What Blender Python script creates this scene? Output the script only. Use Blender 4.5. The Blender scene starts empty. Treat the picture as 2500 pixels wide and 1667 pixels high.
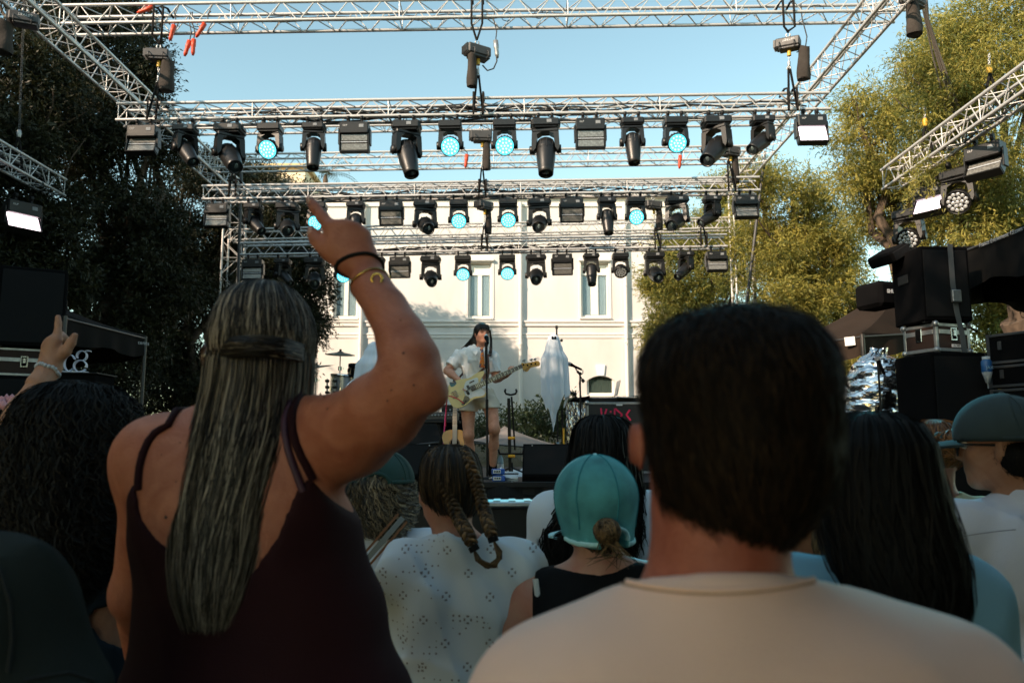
import bpy, math, random
import numpy as np
from math import sin, cos, tan, pi, radians, sqrt, atan2
from mathutils import Vector, Matrix, Quaternion, Euler
random.seed(7)
rng = np.random.default_rng(7)
SC = bpy.context.scene
COL = SC.collection
# camera
F = 1944.0                       # focal length in photograph pixels (2500 wide)
PITCH = math.atan(257.5 / F)
CAMZ = 1.52
cam_d = bpy.data.cameras.new('camera')
cam = bpy.data.objects.new('camera', cam_d)
COL.objects.link(cam)
cam_d.sensor_width = 36.0
cam_d.lens = 36.0 * F / 2500.0
cam_d.clip_start = 0.05
cam_d.clip_end = 2000.0
cam.location = (0, 0, CAMZ)
cam.rotation_euler = (pi / 2 + PITCH, 0, 0)
cam_d.dof.use_dof = True
cam_d.dof.focus_distance = 4.6
cam_d.dof.aperture_fstop = 5.2
SC.camera = cam
# world, sun, exposure
SUN_EL = radians(26.0)
SUN_AZ = radians(229.0)          # compass-like angle of the sun, clockwise from +Y
sun_dir = Vector((sin(SUN_AZ) * cos(SUN_EL), cos(SUN_AZ) * cos(SUN_EL), sin(SUN_EL)))
wd = bpy.data.worlds.new('World')
SC.world = wd
wd.use_nodes = True
nt = wd.node_tree
nt.nodes.clear()
sky = nt.nodes.new('ShaderNodeTexSky')
sky.sky_type = 'NISHITA'
sky.sun_disc = False
sky.sun_elevation = SUN_EL
sky.sun_rotation = SUN_AZ
sky.air_density = 1.0
sky.dust_density = 0.4
sky.ozone_density = 1.0
tint = nt.nodes.new('ShaderNodeMix')
tint.data_type = 'RGBA'
tint.blend_type = 'MULTIPLY'
tint.inputs[0].default_value = 1.0
tint.inputs[7].default_value = (1.42, 1.46, 1.09, 1)
bg = nt.nodes.new('ShaderNodeBackground')
bg.inputs['Strength'].default_value = 0.15
wo = nt.nodes.new('ShaderNodeOutputWorld')
nt.links.new(sky.outputs[0], tint.inputs[6])
nt.links.new(tint.outputs[2], bg.inputs['Color'])
nt.links.new(bg.outputs[0], wo.inputs['Surface'])
sl = bpy.data.lights.new('sun', 'SUN')
sl.energy = 5.0
sl.angle = radians(0.5)
sl.color = (1.0, 0.77, 0.57)
so = bpy.data.objects.new('sun', sl)
COL.objects.link(so)
so.rotation_euler = sun_dir.to_track_quat('Z', 'Y').to_euler()
SC.view_settings.view_transform = 'Standard'
SC.view_settings.look = 'None'
SC.view_settings.exposure = 0.66
SC.view_settings.gamma = 1.0
SC.view_settings.use_curve_mapping = False
SC.cycles.max_bounces = 6
SC.cycles.transparent_max_bounces = 8
SC.cycles.caustics_reflective = False
SC.cycles.caustics_refractive = False
# helpers
_cp, _sp = cos(PITCH), sin(PITCH)
def P(px, py, Y):
 a = (px - 1250.0) / F
 b = -(py - 833.5) / F
 dx, dy, dz = a, _cp - b * _sp, _sp + b * _cp
 t = Y / dy
 return Vector((dx * t, Y, CAMZ + dz * t))
def S(Y):
 return Y / F
def V(*a):
 return Vector(a if len(a) == 3 else a[0])
def frame_from(z, up=(0, 0, 1)):
 z = Vector(z).normalized()
 u = Vector(up)
 if abs(z.dot(u)) > 0.98:
  u = Vector((0, 1, 0)) if abs(z.y) < 0.9 else Vector((1, 0, 0))
 x = u.cross(z).normalized()
 y = z.cross(x)
 return Matrix((x, y, z)).transposed()
def axes(x, y, z):
 return Matrix((Vector(x), Vector(y), Vector(z))).transposed()
def T(v):
 return Matrix.Translation(Vector(v))
def RX(a): return Matrix.Rotation(a, 4, 'X')
def RY(a): return Matrix.Rotation(a, 4, 'Y')
def RZ(a): return Matrix.Rotation(a, 4, 'Z')
def mk_mesh(name, verts, faces, smooth=False):
 me = bpy.data.meshes.new(name)
 me.from_pydata([tuple(v) for v in verts], [], faces)
 if smooth:
  me.polygons.foreach_set('use_smooth', np.ones(len(me.polygons), dtype=bool))
 me.update()
 return me
def mesh_np(name, verts, quads, smooth=True):
 me = bpy.data.meshes.new(name)
 nv, nf, k = len(verts), len(quads), quads.shape[1]
 me.vertices.add(nv)
 me.vertices.foreach_set('co', np.ascontiguousarray(verts, dtype=np.float32).ravel())
 me.loops.add(nf * k)
 me.loops.foreach_set('vertex_index', np.ascontiguousarray(quads, dtype=np.int32).ravel())
 me.polygons.add(nf)
 me.polygons.foreach_set('loop_start', np.arange(0, nf * k, k, dtype=np.int32))
 me.polygons.foreach_set('loop_total', np.full(nf, k, dtype=np.int32))
 me.polygons.foreach_set('use_smooth', np.full(nf, smooth, dtype=bool))
 me.update(calc_edges=True)
 return me
def obj(name, me, mat=None, parent=None, M=None, kind=None, label=None):
 if isinstance(me, MB):
  me = me.mesh(name)
 o = bpy.data.objects.new(name, me)
 if mat is not None and me is not None and len(me.materials) == 0:
  me.materials.append(mat)
 COL.objects.link(o)
 if parent is not None:
  o.parent = parent
 if M is not None:
  o.matrix_basis = M
 if kind:
  o['kind'] = kind
 if label:
  o['label'] = label
 return o
def wchild(name, me, mat, parent, M=None, **k):
 Mi = world(parent).inverted()
 return obj(name, me, mat, parent, Mi @ (M if M is not None else Matrix.Identity(4)), **k)
def world(o):
 M = o.matrix_basis.copy()
 while o.parent is not None:
  o = o.parent
  M = o.matrix_basis @ M
 return M
def thing(name, label, cat, loc=(0, 0, 0), group=None, M=None):
 o = bpy.data.objects.new(name, None)
 o.empty_display_size = 0.1
 COL.objects.link(o)
 o.matrix_basis = M if M is not None else T(loc)
 o['label'] = label
 o['category'] = cat
 if group:
  o['group'] = group
 return o
def tag(o, label=None, cat=None, group=None, kind=None):
 for k, v in (('label', label), ('category', cat), ('group', group), ('kind', kind)):
  if v:
   o[k] = v
 return o
class MB:
 def __init__(self):
  self.v, self.f, self.sm = [], [], []
 def add(self, verts, faces, smooth=False):
  n = len(self.v)
  self.v += [tuple(v) for v in verts]
  self.f += [tuple(i + n for i in f) for f in faces]
  self.sm += [smooth] * len(faces)
  return self
 def box(self, c, s, R=None, b=0.0):
  c = Vector(c)
  h = [x / 2 for x in s]
  b = min(b, min(h) * 0.9)
  R = R.to_3x3() if R is not None else Matrix.Identity(3)
  vs, idx = [], {}
  if b <= 0:
   for sx in (-1, 1):
    for sy in (-1, 1):
     for sz in (-1, 1):
      vs.append(c + R @ Vector((sx * h[0], sy * h[1], sz * h[2])))
   fs = [(0, 1, 3, 2), (4, 6, 7, 5), (0, 4, 5, 1), (2, 3, 7, 6), (0, 2, 6, 4), (1, 5, 7, 3)]
   return self.add(vs, fs)
  loc = []
  for sx in (-1, 1):
   for sy in (-1, 1):
    for sz in (-1, 1):
     s3 = (sx, sy, sz)
     for k in range(3):
      p = [s3[j] * (h[j] if j == k else h[j] - b) for j in range(3)]
      idx[s3 + (k,)] = len(loc)
      loc.append(Vector(p))
  fs = []
  for k in range(3):
   i, j = (k + 1) % 3, (k + 2) % 3
   for s_ in (-1, 1):
    q = []
    for a, bb in ((-1, -1), (1, -1), (1, 1), (-1, 1)):
     t = [0, 0, 0]
     t[k], t[i], t[j] = s_, a, bb
     q.append(idx[tuple(t) + (k,)])
    fs.append(q)
   for a in (-1, 1):
    for bb in (-1, 1):
     q = []
     for ax, e in ((i, -1), (i, 1), (j, 1), (j, -1)):
      t = [0, 0, 0]
      t[k], t[i], t[j] = e, a, bb
      q.append(idx[tuple(t) + (ax,)])
     fs.append(q)
  for sx in (-1, 1):
   for sy in (-1, 1):
    for sz in (-1, 1):
     fs.append([idx[(sx, sy, sz, k)] for k in range(3)])
  out = []
  for f in fs:
   n = (loc[f[1]] - loc[f[0]]).cross(loc[f[2]] - loc[f[0]])
   cc = sum((loc[q] for q in f), Vector())
   out.append(f if n.dot(cc) > 0 else f[::-1])
  return self.add([c + R @ p for p in loc], out)
 def tube(self, pts, r, n=8, cap=True, smooth=True, ell=None):
  pts = [Vector(p) for p in pts]
  m = len(pts)
  rs = r if isinstance(r, (list, tuple)) else [r] * m
  vs, fs = [], []
  ref = None
  for i, p in enumerate(pts):
   d = (pts[min(i + 1, m - 1)] - pts[max(i - 1, 0)])
   d = d.normalized() if d.length > 1e-9 else Vector((0, 0, 1))
   if ref is None:
    ref = d.orthogonal().normalized()
   ref = (ref - d * ref.dot(d))
   ref = ref.normalized() if ref.length > 1e-6 else d.orthogonal().normalized()
   b = d.cross(ref)
   for k in range(n):
    a = 2 * pi * k / n
    vs.append(p + (ref * cos(a) + b * sin(a)) * rs[i])
  for i in range(m - 1):
   for k in range(n):
    k2 = (k + 1) % n
    fs.append((i * n + k, i * n + k2, (i + 1) * n + k2, (i + 1) * n + k))
  self.add(vs, fs, smooth)
  if cap:
   self.add(vs[:n], [tuple(range(n))[::-1]])
   self.add(vs[-n:], [tuple(range(n))])
  return self
 def lathe(self, prof, n=24, M=None, smooth=True, cap=True, a0=0.0, a1=2 * pi):
  M = M or Matrix.Identity(4)
  vs, fs = [], []
  full = abs(a1 - a0 - 2 * pi) < 1e-6
  nn = n if full else n + 1
  for r, z in prof:
   for k in range(nn):
    a = a0 + (a1 - a0) * k / n
    vs.append(M @ Vector((r * cos(a), r * sin(a), z)))
  for i in range(len(prof) - 1):
   for k in range(n):
    k2 = (k + 1) % nn if full else k + 1
    fs.append((i * nn + k, i * nn + k2, (i + 1) * nn + k2, (i + 1) * nn + k))
  self.add(vs, fs, smooth)
  if cap and full:
   if prof[0][0] > 1e-6:
    self.add(vs[:nn], [tuple(range(nn))[::-1]])
   if prof[-1][0] > 1e-6:
    self.add(vs[-nn:], [tuple(range(nn))])
  return self
 def prism(self, poly, d0, d1, M=None, smooth=False):
  M = M or Matrix.Identity(4)
  n = len(poly)
  vs = [M @ Vector((x, y, d0)) for x, y in poly] + [M @ Vector((x, y, d1)) for x, y in poly]
  area = sum(poly[i][0] * poly[(i + 1) % n][1] - poly[(i + 1) % n][0] * poly[i][1] for i in range(n))
  f0, f1 = tuple(range(n))[::-1], tuple(range(n, 2 * n))
  sd = [(i, (i + 1) % n, n + (i + 1) % n, n + i) for i in range(n)]
  if area < 0:
   f0, f1 = f0[::-1], f1[::-1]
   sd = [q[::-1] for q in sd]
  self.add(vs, [f0, f1])
  self.add(vs, sd, smooth)
  return self
 def grid(self, fn, nu, nv, smooth=True, closed_u=False):
  vs = [fn(i / (nu if closed_u else nu - 1), j / (nv - 1)) for j in range(nv) for i in range(nu)]
  fs = []
  for j in range(nv - 1):
   for i in range(nu if closed_u else nu - 1):
    i2 = (i + 1) % nu
    fs.append((j * nu + i, j * nu + i2, (j + 1) * nu + i2, (j + 1) * nu + i))
  return self.add(vs, fs, smooth)
 def sphere(self, c, r, n=12, m=8, R=None):
  r = r if isinstance(r, (tuple, list)) else (r, r, r)
  c = Vector(c)
  R = R or Matrix.Identity(3)
  prof = [(sin(pi * j / m), -cos(pi * j / m)) for j in range(m + 1)]
  vs = []
  for pr, pz in prof:
   for k in range(n):
    a = 2 * pi * k / n
    vs.append(c + R @ Vector((pr * cos(a) * r[0], pr * sin(a) * r[1], pz * r[2])))
  fs = [(j * n + k, j * n + (k + 1) % n, (j + 1) * n + (k + 1) % n, (j + 1) * n + k) for j in range(m) for k in range(n)]
  return self.add(vs, fs, True)
 def mesh(self, name='mesh'):
  me = bpy.data.meshes.new(name)
  me.from_pydata(self.v, [], self.f)
  me.polygons.foreach_set('use_smooth', np.array(self.sm, dtype=bool))
  me.update()
  return me
# materials
MATS = {}
def nd(nt, t, **kw):
 n = nt.nodes.new(t)
 for k, v in kw.items():
  if k in n.inputs.keys() if isinstance(k, str) else False:
   n.inputs[k].default_value = v
  else:
   setattr(n, k, v)
 return n
def mat(name, col, rough=0.6, metal=0.0, var=0.0, scale=8.0, bump=0.0, bscale=60.0, col2=None, emit=0.0, ecol=None,
  spec=0.5, coords='Object', detail=4.0, stretch=None, sheen=0.0, alpha=None, trans=0.0, sss=0.0, dist=0.0):
 if name in MATS:
  return MATS[name]
 m = bpy.data.materials.new(name)
 m.use_nodes = True
 nt = m.node_tree
 b = nt.nodes['Principled BSDF']
 c = tuple(col) + (1,)
 b.inputs['Base Color'].default_value = c
 b.inputs['Roughness'].default_value = rough
 b.inputs['Metallic'].default_value = metal
 b.inputs['Specular IOR Level'].default_value = spec
 if sheen:
  b.inputs['Sheen Weight'].default_value = sheen
 if trans:
  b.inputs['Transmission Weight'].default_value = trans
 if alpha is not None:
  b.inputs['Alpha'].default_value = alpha
 if sss:
  b.inputs['Subsurface Weight'].default_value = sss
  b.inputs['Subsurface Radius'].default_value = (0.012, 0.005, 0.003)
  b.inputs['Subsurface Scale'].default_value = 1.0
 if emit:
  b.inputs['Emission Color'].default_value = tuple(ecol or col) + (1,)
  b.inputs['Emission Strength'].default_value = emit
 if var or bump or col2:
  tc = nt.nodes.new('ShaderNodeTexCoord')
  src = tc.outputs[coords]
  if stretch:
   mp = nt.nodes.new('ShaderNodeMapping')
   mp.inputs['Scale'].default_value = stretch
   nt.links.new(src, mp.inputs['Vector'])
   src = mp.outputs[0]
  if var or col2:
   nz = nt.nodes.new('ShaderNodeTexNoise')
   nz.inputs['Scale'].default_value = scale
   nz.inputs['Detail'].default_value = detail
   nz.inputs['Distortion'].default_value = dist
   nt.links.new(src, nz.inputs['Vector'])
   rp = nt.nodes.new('ShaderNodeValToRGB')
   c2 = col2 or tuple(x * (1 - var) for x in col)
   rp.color_ramp.elements[0].position = 0.34
   rp.color_ramp.elements[0].color = tuple(c2) + (1,)
   rp.color_ramp.elements[1].position = 0.66
   rp.color_ramp.elements[1].color = c
   nt.links.new(nz.outputs['Fac'], rp.inputs['Fac'])
   nt.links.new(rp.outputs['Color'], b.inputs['Base Color'])
   mr = nt.nodes.new('ShaderNodeMapRange')
   mr.inputs['To Min'].default_value = min(1, rough + 0.10)
   mr.inputs['To Max'].default_value = max(0.03, rough - 0.08)
   nt.links.new(nz.outputs['Fac'], mr.inputs['Value'])
   nt.links.new(mr.outputs[0], b.inputs['Roughness'])
  if bump:
   nb = nt.nodes.new('ShaderNodeTexNoise')
   nb.inputs['Scale'].default_value = bscale
   nb.inputs['Detail'].default_value = 5.0
   nt.links.new(src, nb.inputs['Vector'])
   bp = nt.nodes.new('ShaderNodeBump')
   bp.inputs['Strength'].default_value = bump
   bp.inputs['Distance'].default_value = 0.01
   nt.links.new(nb.outputs['Fac'], bp.inputs['Height'])
   nt.links.new(bp.outputs['Normal'], b.inputs['Normal'])
 MATS[name] = m
 return m
_unit = {}
def unit_tube(m, n=8):
 k = (m.name, n)
 if k not in _unit:
  me = MB().lathe([(1, 0), (1, 1)], n).mesh('rod')
  me.materials.append(m)
  _unit[k] = me
 return _unit[k]
def rod(name, a, b, r, m, parent=None, n=8, **kw):
 a, b = Vector(a), Vector(b)
 d = b - a
 M = T(a) @ frame_from(d).to_4x4() @ Matrix.Diagonal((r, r, d.length, 1))
 me = unit_tube(m, n)
 if parent is None:
  return obj(name, me, None, None, M, **kw)
 return wchild(name, me, None, parent, M, **kw)
def text_mesh(s, size, extrude=0.001, align='CENTER', bold=0.0, shear=0.0):
 cu = bpy.data.curves.new('text', 'FONT')
 cu.body = s
 cu.size = size
 cu.extrude = extrude
 cu.align_x = align
 cu.align_y = 'CENTER'
 cu.offset = bold
 cu.shear = shear
 cu.resolution_u = 2
 o = bpy.data.objects.new('text', cu)
 COL.objects.link(o)
 dg = bpy.context.evaluated_depsgraph_get()
 me = bpy.data.meshes.new_from_object(o.evaluated_get(dg))
 bpy.data.objects.remove(o)
 bpy.data.curves.remove(cu)
 return me
def bvh_of(o):
 from mathutils.bvhtree import BVHTree
 M = world(o)
 me = o.data
 return BVHTree.FromPolygons([M @ v.co for v in me.vertices], [tuple(p.vertices) for p in me.polygons])
def snap(bvh, p, off):
 l, n, i, d = bvh.find_nearest(Vector(p))
 return l + n * off
def ring_on(bvh, c, axis, off, n=28, wob=0.0, far=0.09, rmax=9.0):
 F_ = frame_from(axis)
 out = []
 for a in np.linspace(0, 2 * pi, n):
  d = F_ @ Vector((cos(a), sin(a), wob * sin(3 * a)))
  l, nn, i, q = bvh.ray_cast(Vector(c) + d * far, -d)
  l = l if l is not None else Vector(c) + d * 0.03
  out.append(l + d * off if (l - Vector(c)).length < rmax else Vector(c) + d * rmax * 0.93)
 return out
# signed distance sculpting
class Sdf:
 def __init__(self, vox, pad=0.03):
  self.vox, self.pad, self.ops = vox, pad, []
 def cap(self, a, b, r1, r2=None, k=0.02, mode='u'):
  a, b = np.array(a, float), np.array(b, float)
  r2 = r1 if r2 is None else r2
  ba = b - a
  L = max(float(ba @ ba), 1e-9)
  def f(p):
   pa = p - a
   h = np.clip(pa @ ba / L, 0, 1)
   return np.linalg.norm(pa - h[..., None] * ba, axis=-1) - (r1 + (r2 - r1) * h)
  R = max(r1, r2)
  self.ops.append((f, np.minimum(a, b) - R, np.maximum(a, b) + R, k, mode))
  return self
 def ell(self, c, r, R=None, k=0.02, mode='u'):
  c, r = np.array(c, float), np.array(r, float)
  Rm = np.array(R.to_3x3() if R is not None else Matrix.Identity(3), float)
  def f(p):
   q = (p - c) @ Rm
   k0 = np.linalg.norm(q / r, axis=-1)
   k1 = np.linalg.norm(q / (r * r), axis=-1)
   return k0 * (k0 - 1.0) / np.maximum(k1, 1e-9)
  m = np.abs(Rm) @ r
  self.ops.append((f, c - m, c + m, k, mode))
  return self
 def box(self, c, h, R=None, rr=0.01, k=0.01, mode='u'):
  c, h = np.array(c, float), np.array(h, float)
  Rm = np.array(R.to_3x3() if R is not None else Matrix.Identity(3), float)
  def f(p):
   q = np.abs((p - c) @ Rm) - (h - rr)
   return np.linalg.norm(np.maximum(q, 0), axis=-1) + np.minimum(q.max(-1), 0) - rr
  m = np.abs(Rm) @ h
  self.ops.append((f, c - m, c + m, k, mode))
  return self
 def plane(self, c, n, k=0.004, mode='i'):
  c, n = np.array(c, float), np.array(Vector(n).normalized(), float)
  self.ops.append((lambda p: (p - c) @ n, None, None, k, mode))
  return self
 def fn(self, f, mode='w'):
  self.ops.append((f, None, None, 0, mode))
  return self
 def build(self, clip=None):
  vox = self.vox
  lo = np.min([o[1] for o in self.ops if o[1] is not None and o[4] == 'u'], axis=0) - self.pad
  hi = np.max([o[2] for o in self.ops if o[2] is not None and o[4] == 'u'], axis=0) + self.pad
  if clip is not None:
   lo = np.maximum(lo, clip[0]); hi = np.minimum(hi, clip[1])
  n = np.ceil((hi - lo) / vox).astype(int) + 1
  ax = [(lo[i] + vox * np.arange(n[i])) for i in range(3)]
  D = np.full(tuple(n), 0.2, dtype=np.float64)
  for f, a, b, k, mode in self.ops:
   if a is None:
    sl3 = (slice(0, n[0]), slice(0, n[1]), slice(0, n[2]))
   else:
    mg = k + 3 * vox
    i0 = np.clip(np.floor((a - mg - lo) / vox).astype(int), 0, n)
    i1 = np.clip(np.ceil((b + mg - lo) / vox).astype(int) + 1, 0, n)
    if (i1 <= i0).any():
     continue
    sl3 = tuple(slice(i0[i], i1[i]) for i in range(3))
   g = np.stack(np.meshgrid(ax[0][sl3[0]], ax[1][sl3[1]], ax[2][sl3[2]], indexing='ij'), -1)
   d = f(g)
   cur = D[sl3]
   if mode == 'w':
    D[sl3] = cur + d
    continue
   if mode == 'u':
    h = np.maximum(k - np.abs(cur - d), 0) / max(k, 1e-6)
    D[sl3] = np.minimum(cur, d) - h * h * k * 0.25
   else:
    if mode == 's':
     d = -d
    h = np.maximum(k - np.abs(cur - d), 0) / max(k, 1e-6)
    D[sl3] = np.maximum(cur, d) + h * h * k * 0.25
  D[0], D[-1] = np.maximum(D[0], vox), np.maximum(D[-1], vox)
  D[:, 0], D[:, -1] = np.maximum(D[:, 0], vox), np.maximum(D[:, -1], vox)
  D[:, :, 0], D[:, :, -1] = np.maximum(D[:, :, 0], vox), np.maximum(D[:, :, -1], vox)
  return surface_nets(D, lo, vox)
 def mesh(self, name='body', clip=None, smooth=1):
  v, q = self.build(clip)
  if smooth:
   v = relax(v, q, smooth)
  return mesh_np(name, v, q)
def surface_nets(D, lo, vox):
 ins = D < 0
 c = np.zeros(tuple(np.array(D.shape) - 1), dtype=np.int8)
 cs = [(i, j, k) for i in (0, 1) for j in (0, 1) for k in (0, 1)]
 sh = D.shape
 for i, j, k in cs:
  c += ins[i:sh[0] - 1 + i, j:sh[1] - 1 + j, k:sh[2] - 1 + k]
 act = np.argwhere((c > 0) & (c < 8))
 ids = np.full(c.shape, -1, dtype=np.int64)
 ids[act[:, 0], act[:, 1], act[:, 2]] = np.arange(len(act))
 vals = np.stack([D[act[:, 0] + i, act[:, 1] + j, act[:, 2] + k] for i, j, k in cs], 1)
 acc = np.zeros((len(act), 3)); cnt = np.zeros(len(act))
 for a in range(8):
  for b in range(a + 1, 8):
   da = np.array(cs[b]) - np.array(cs[a])
   if np.abs(da).sum() != 1:
    continue
   va, vb = vals[:, a], vals[:, b]
   x = (va < 0) != (vb < 0)
   t = np.where(x, va / np.where(x, va - vb, 1), 0)
   acc += np.where(x[:, None], np.array(cs[a]) + t[:, None] * da, 0)
   cnt += x
 verts = lo + vox * (act + acc / np.maximum(cnt, 1)[:, None])
 quads = []
 for ax in range(3):
  s0 = [slice(None)] * 3; s1 = [slice(None)] * 3
  s0[ax] = slice(0, sh[ax] - 1); s1[ax] = slice(1, sh[ax])
  A, B = ins[tuple(s0)], ins[tuple(s1)]
  e = np.argwhere(A != B)
  u, w = (ax + 1) % 3, (ax + 2) % 3
  e = e[(e[:, u] > 0) & (e[:, w] > 0) & (e[:, u] < sh[u] - 1) & (e[:, w] < sh[w] - 1)]
  if not len(e):
   continue
  fl = A[e[:, 0], e[:, 1], e[:, 2]]
  q = []
  for du, dw in ((-1, -1), (0, -1), (0, 0), (-1, 0)):
   p = e.copy(); p[:, u] += du; p[:, w] += dw
   q.append(ids[p[:, 0], p[:, 1], p[:, 2]])
  q = np.stack(q, 1)
  q[~fl] = q[~fl][:, ::-1]
  quads.append(q)
 quads = np.concatenate(quads)
 return verts, quads[(quads >= 0).all(1)]
def relax(v, q, it=1, lam=0.5):
 n = len(v)
 a = np.concatenate([q[:, i] for i in range(4)])
 b = np.concatenate([q[:, (i + 1) % 4] for i in range(4)])
 cnt = np.bincount(a, minlength=n) + np.bincount(b, minlength=n)
 for _ in range(it):
  s = np.stack([np.bincount(a, v[b, i], n) + np.bincount(b, v[a, i], n) for i in range(3)], 1)
  v = v * (1 - lam) + lam * s / np.maximum(cnt, 1)[:, None]
 return v
# materials of the place
M_wall = mat('facade_render', (0.69, 0.66, 0.635), 0.85, var=0.13, scale=1.1, bump=0.35, bscale=70, stretch=(1, 1, 0.3), detail=9, dist=0.6)
M_trim = mat('facade_trim', (0.72, 0.685, 0.65), 0.75, var=0.04, scale=2, bump=0.1, bscale=60)
M_frame = mat('window_paint', (0.80, 0.77, 0.70), 0.5)
M_keystone = mat('keystone_paint', (0.74, 0.80, 0.84), 0.7)
M_glass = mat('window_glass', (0.30, 0.42, 0.46), 0.06, spec=0.9, alpha=0.42)
M_glass_dark = mat('dark_window_glass', (0.06, 0.09, 0.08), 0.08, spec=0.8, alpha=0.55)
M_curtain = mat('curtain_cloth', (0.62, 0.72, 0.76), 0.9, bump=0.1)
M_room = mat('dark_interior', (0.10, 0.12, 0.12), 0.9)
M_ochre = mat('ochre_render', (0.62, 0.45, 0.25), 0.9, var=0.1, scale=1)
M_cream = mat('cream_render', (0.80, 0.66, 0.48), 0.9, var=0.05, scale=1)
M_tile = mat('roof_tile', (0.42, 0.20, 0.12), 0.85, var=0.3, scale=20)
M_ground = mat('trodden_grass', (0.10, 0.085, 0.05), 0.95, col2=(0.05, 0.055, 0.022), scale=2.5, bump=0.6, bscale=30, coords='Object')
M_bark = mat('bark', (0.12, 0.085, 0.06), 0.95, var=0.5, scale=10, bump=0.9, bscale=22, stretch=(1, 1, 0.25))
M_black = mat('black_plastic', (0.010, 0.010, 0.0105), 0.5, bump=0.06, bscale=150, spec=0.25)
M_blackmatt = mat('black_matt', (0.006, 0.006, 0.0065), 1.0, bump=0.2, bscale=180, spec=0.04)
M_deck = mat('stage_deck', (0.022, 0.022, 0.023), 0.65, var=0.4, scale=5, bump=0.15, bscale=80, spec=0.2)
M_steel = mat('galvanised_steel', (0.42, 0.43, 0.43), 0.42, metal=0.7, var=0.25, scale=14)
M_chrome = mat('chrome', (0.75, 0.75, 0.76), 0.12, metal=1.0)
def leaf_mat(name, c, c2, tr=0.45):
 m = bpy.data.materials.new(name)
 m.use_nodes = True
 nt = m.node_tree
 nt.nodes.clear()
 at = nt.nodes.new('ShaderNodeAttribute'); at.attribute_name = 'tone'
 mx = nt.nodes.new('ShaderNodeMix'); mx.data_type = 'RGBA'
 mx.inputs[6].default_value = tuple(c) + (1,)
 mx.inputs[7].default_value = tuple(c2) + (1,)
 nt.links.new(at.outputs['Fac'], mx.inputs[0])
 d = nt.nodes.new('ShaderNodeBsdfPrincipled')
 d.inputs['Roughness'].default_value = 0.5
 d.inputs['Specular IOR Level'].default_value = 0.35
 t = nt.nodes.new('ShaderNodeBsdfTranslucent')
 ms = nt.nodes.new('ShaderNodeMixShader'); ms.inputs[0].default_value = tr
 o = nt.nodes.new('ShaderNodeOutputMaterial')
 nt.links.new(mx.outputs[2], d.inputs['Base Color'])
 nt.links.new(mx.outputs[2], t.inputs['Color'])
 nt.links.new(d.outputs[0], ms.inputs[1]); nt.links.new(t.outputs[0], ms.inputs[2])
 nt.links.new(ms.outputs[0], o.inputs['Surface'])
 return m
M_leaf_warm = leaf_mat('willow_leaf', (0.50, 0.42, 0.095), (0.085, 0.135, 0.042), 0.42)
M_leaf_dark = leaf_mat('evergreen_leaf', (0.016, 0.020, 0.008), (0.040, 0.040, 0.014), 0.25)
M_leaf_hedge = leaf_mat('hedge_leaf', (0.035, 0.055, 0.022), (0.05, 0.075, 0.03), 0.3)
# ground
g = MB()
g.grid(lambda u, v: Vector(((u - 0.5) * 700, -60 + v * 700, 0.0)), 2, 2, smooth=False)
obj('ground', g, M_ground, kind='structure')
bk = MB()
bk.grid(lambda u, v: Vector(((u - 0.5) * 90, 15.5 + v * 70, 0.02 + 2.2 * min(1, v * 9))), 2, 30)
obj('terrace_bank', bk, M_ground, kind='structure')
# the white house behind the stage
HY = 28.0
def hx(px): return P(px, 900, HY).x
def hz(py): return P(1250, py, HY).z
house = thing('white_house', 'long white rendered house with tall windows and downpipes behind the stage', 'building', (hx(1180), HY, 2.1))
x0, x1, z0, z1 = hx(640), hx(1645), 2.0, hz(484)
wins = [(hx(810), hx(868), hz(777), hz(640)), (hx(1142), hx(1199), hz(777), hz(640)), (hx(1421), hx(1489), hz(775), hz(640))]
arch = (hx(1432), hx(1500), hz(965), hz(917))
xs = sorted({x0, x1, *[w[0] for w in wins], *[w[1] for w in wins], arch[0], arch[1]})
zs = sorted({z0, z1, wins[0][2], wins[0][3], wins[2][2], arch[2], arch[3]})
w = MB()
holes = wins + [arch]
for i in range(len(xs) - 1):
 for j in range(len(zs) - 1):
  cx, cz = (xs[i] + xs[i + 1]) / 2, (zs[j] + zs[j + 1]) / 2
  if any(h[0] < cx < h[1] and h[2] < cz < h[3] for h in holes):
   continue
  w.add([(xs[i], HY, zs[j]), (xs[i + 1], HY, zs[j]), (xs[i + 1], HY, zs[j + 1]), (xs[i], HY, zs[j + 1])], [(0, 1, 2, 3)])
for h in holes:
 a, b, c, d = h
 D = 0.26
 w.add([(a, HY, c), (a, HY + D, c), (a, HY + D, d), (a, HY, d)], [(0, 1, 2, 3)])
 w.add([(b, HY, c), (b, HY + D, c), (b, HY + D, d), (b, HY, d)], [(3, 2, 1, 0)])
 w.add([(a, HY, c), (b, HY, c), (b, HY + D, c), (a, HY + D, c)], [(0, 1, 2, 3)])
 w.add([(a, HY, d), (b, HY, d), (b, HY + D, d), (a, HY + D, d)], [(3, 2, 1, 0)])
a, b, c, d = arch
n = 10
rise = (d - c) * 0.28
top = [(a + (b - a) * i / n, d - rise + rise * sin(pi * i / n) ** 0.7) for i in range(n + 1)]
for i in range(n):
 (xa, za), (xb, zb) = top[i], top[i + 1]
 w.add([(xa, HY, za), (xb, HY, zb), (xb, HY, d), (xa, HY, d)], [(0, 1, 2, 3)])
 w.add([(xa, HY, za), (xb, HY, zb), (xb, HY + 0.26, zb), (xa, HY + 0.26, za)], [(3, 2, 1, 0)])
w.add([(x0, HY, z0), (x0, HY + 12, z0), (x0, HY + 12, z1), (x0, HY, z1)], [(3, 2, 1, 0)])
w.add([(x1, HY, z0), (x1, HY + 12, z0), (x1, HY + 12, z1), (x1, HY, z1)], [(0, 1, 2, 3)])
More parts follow.
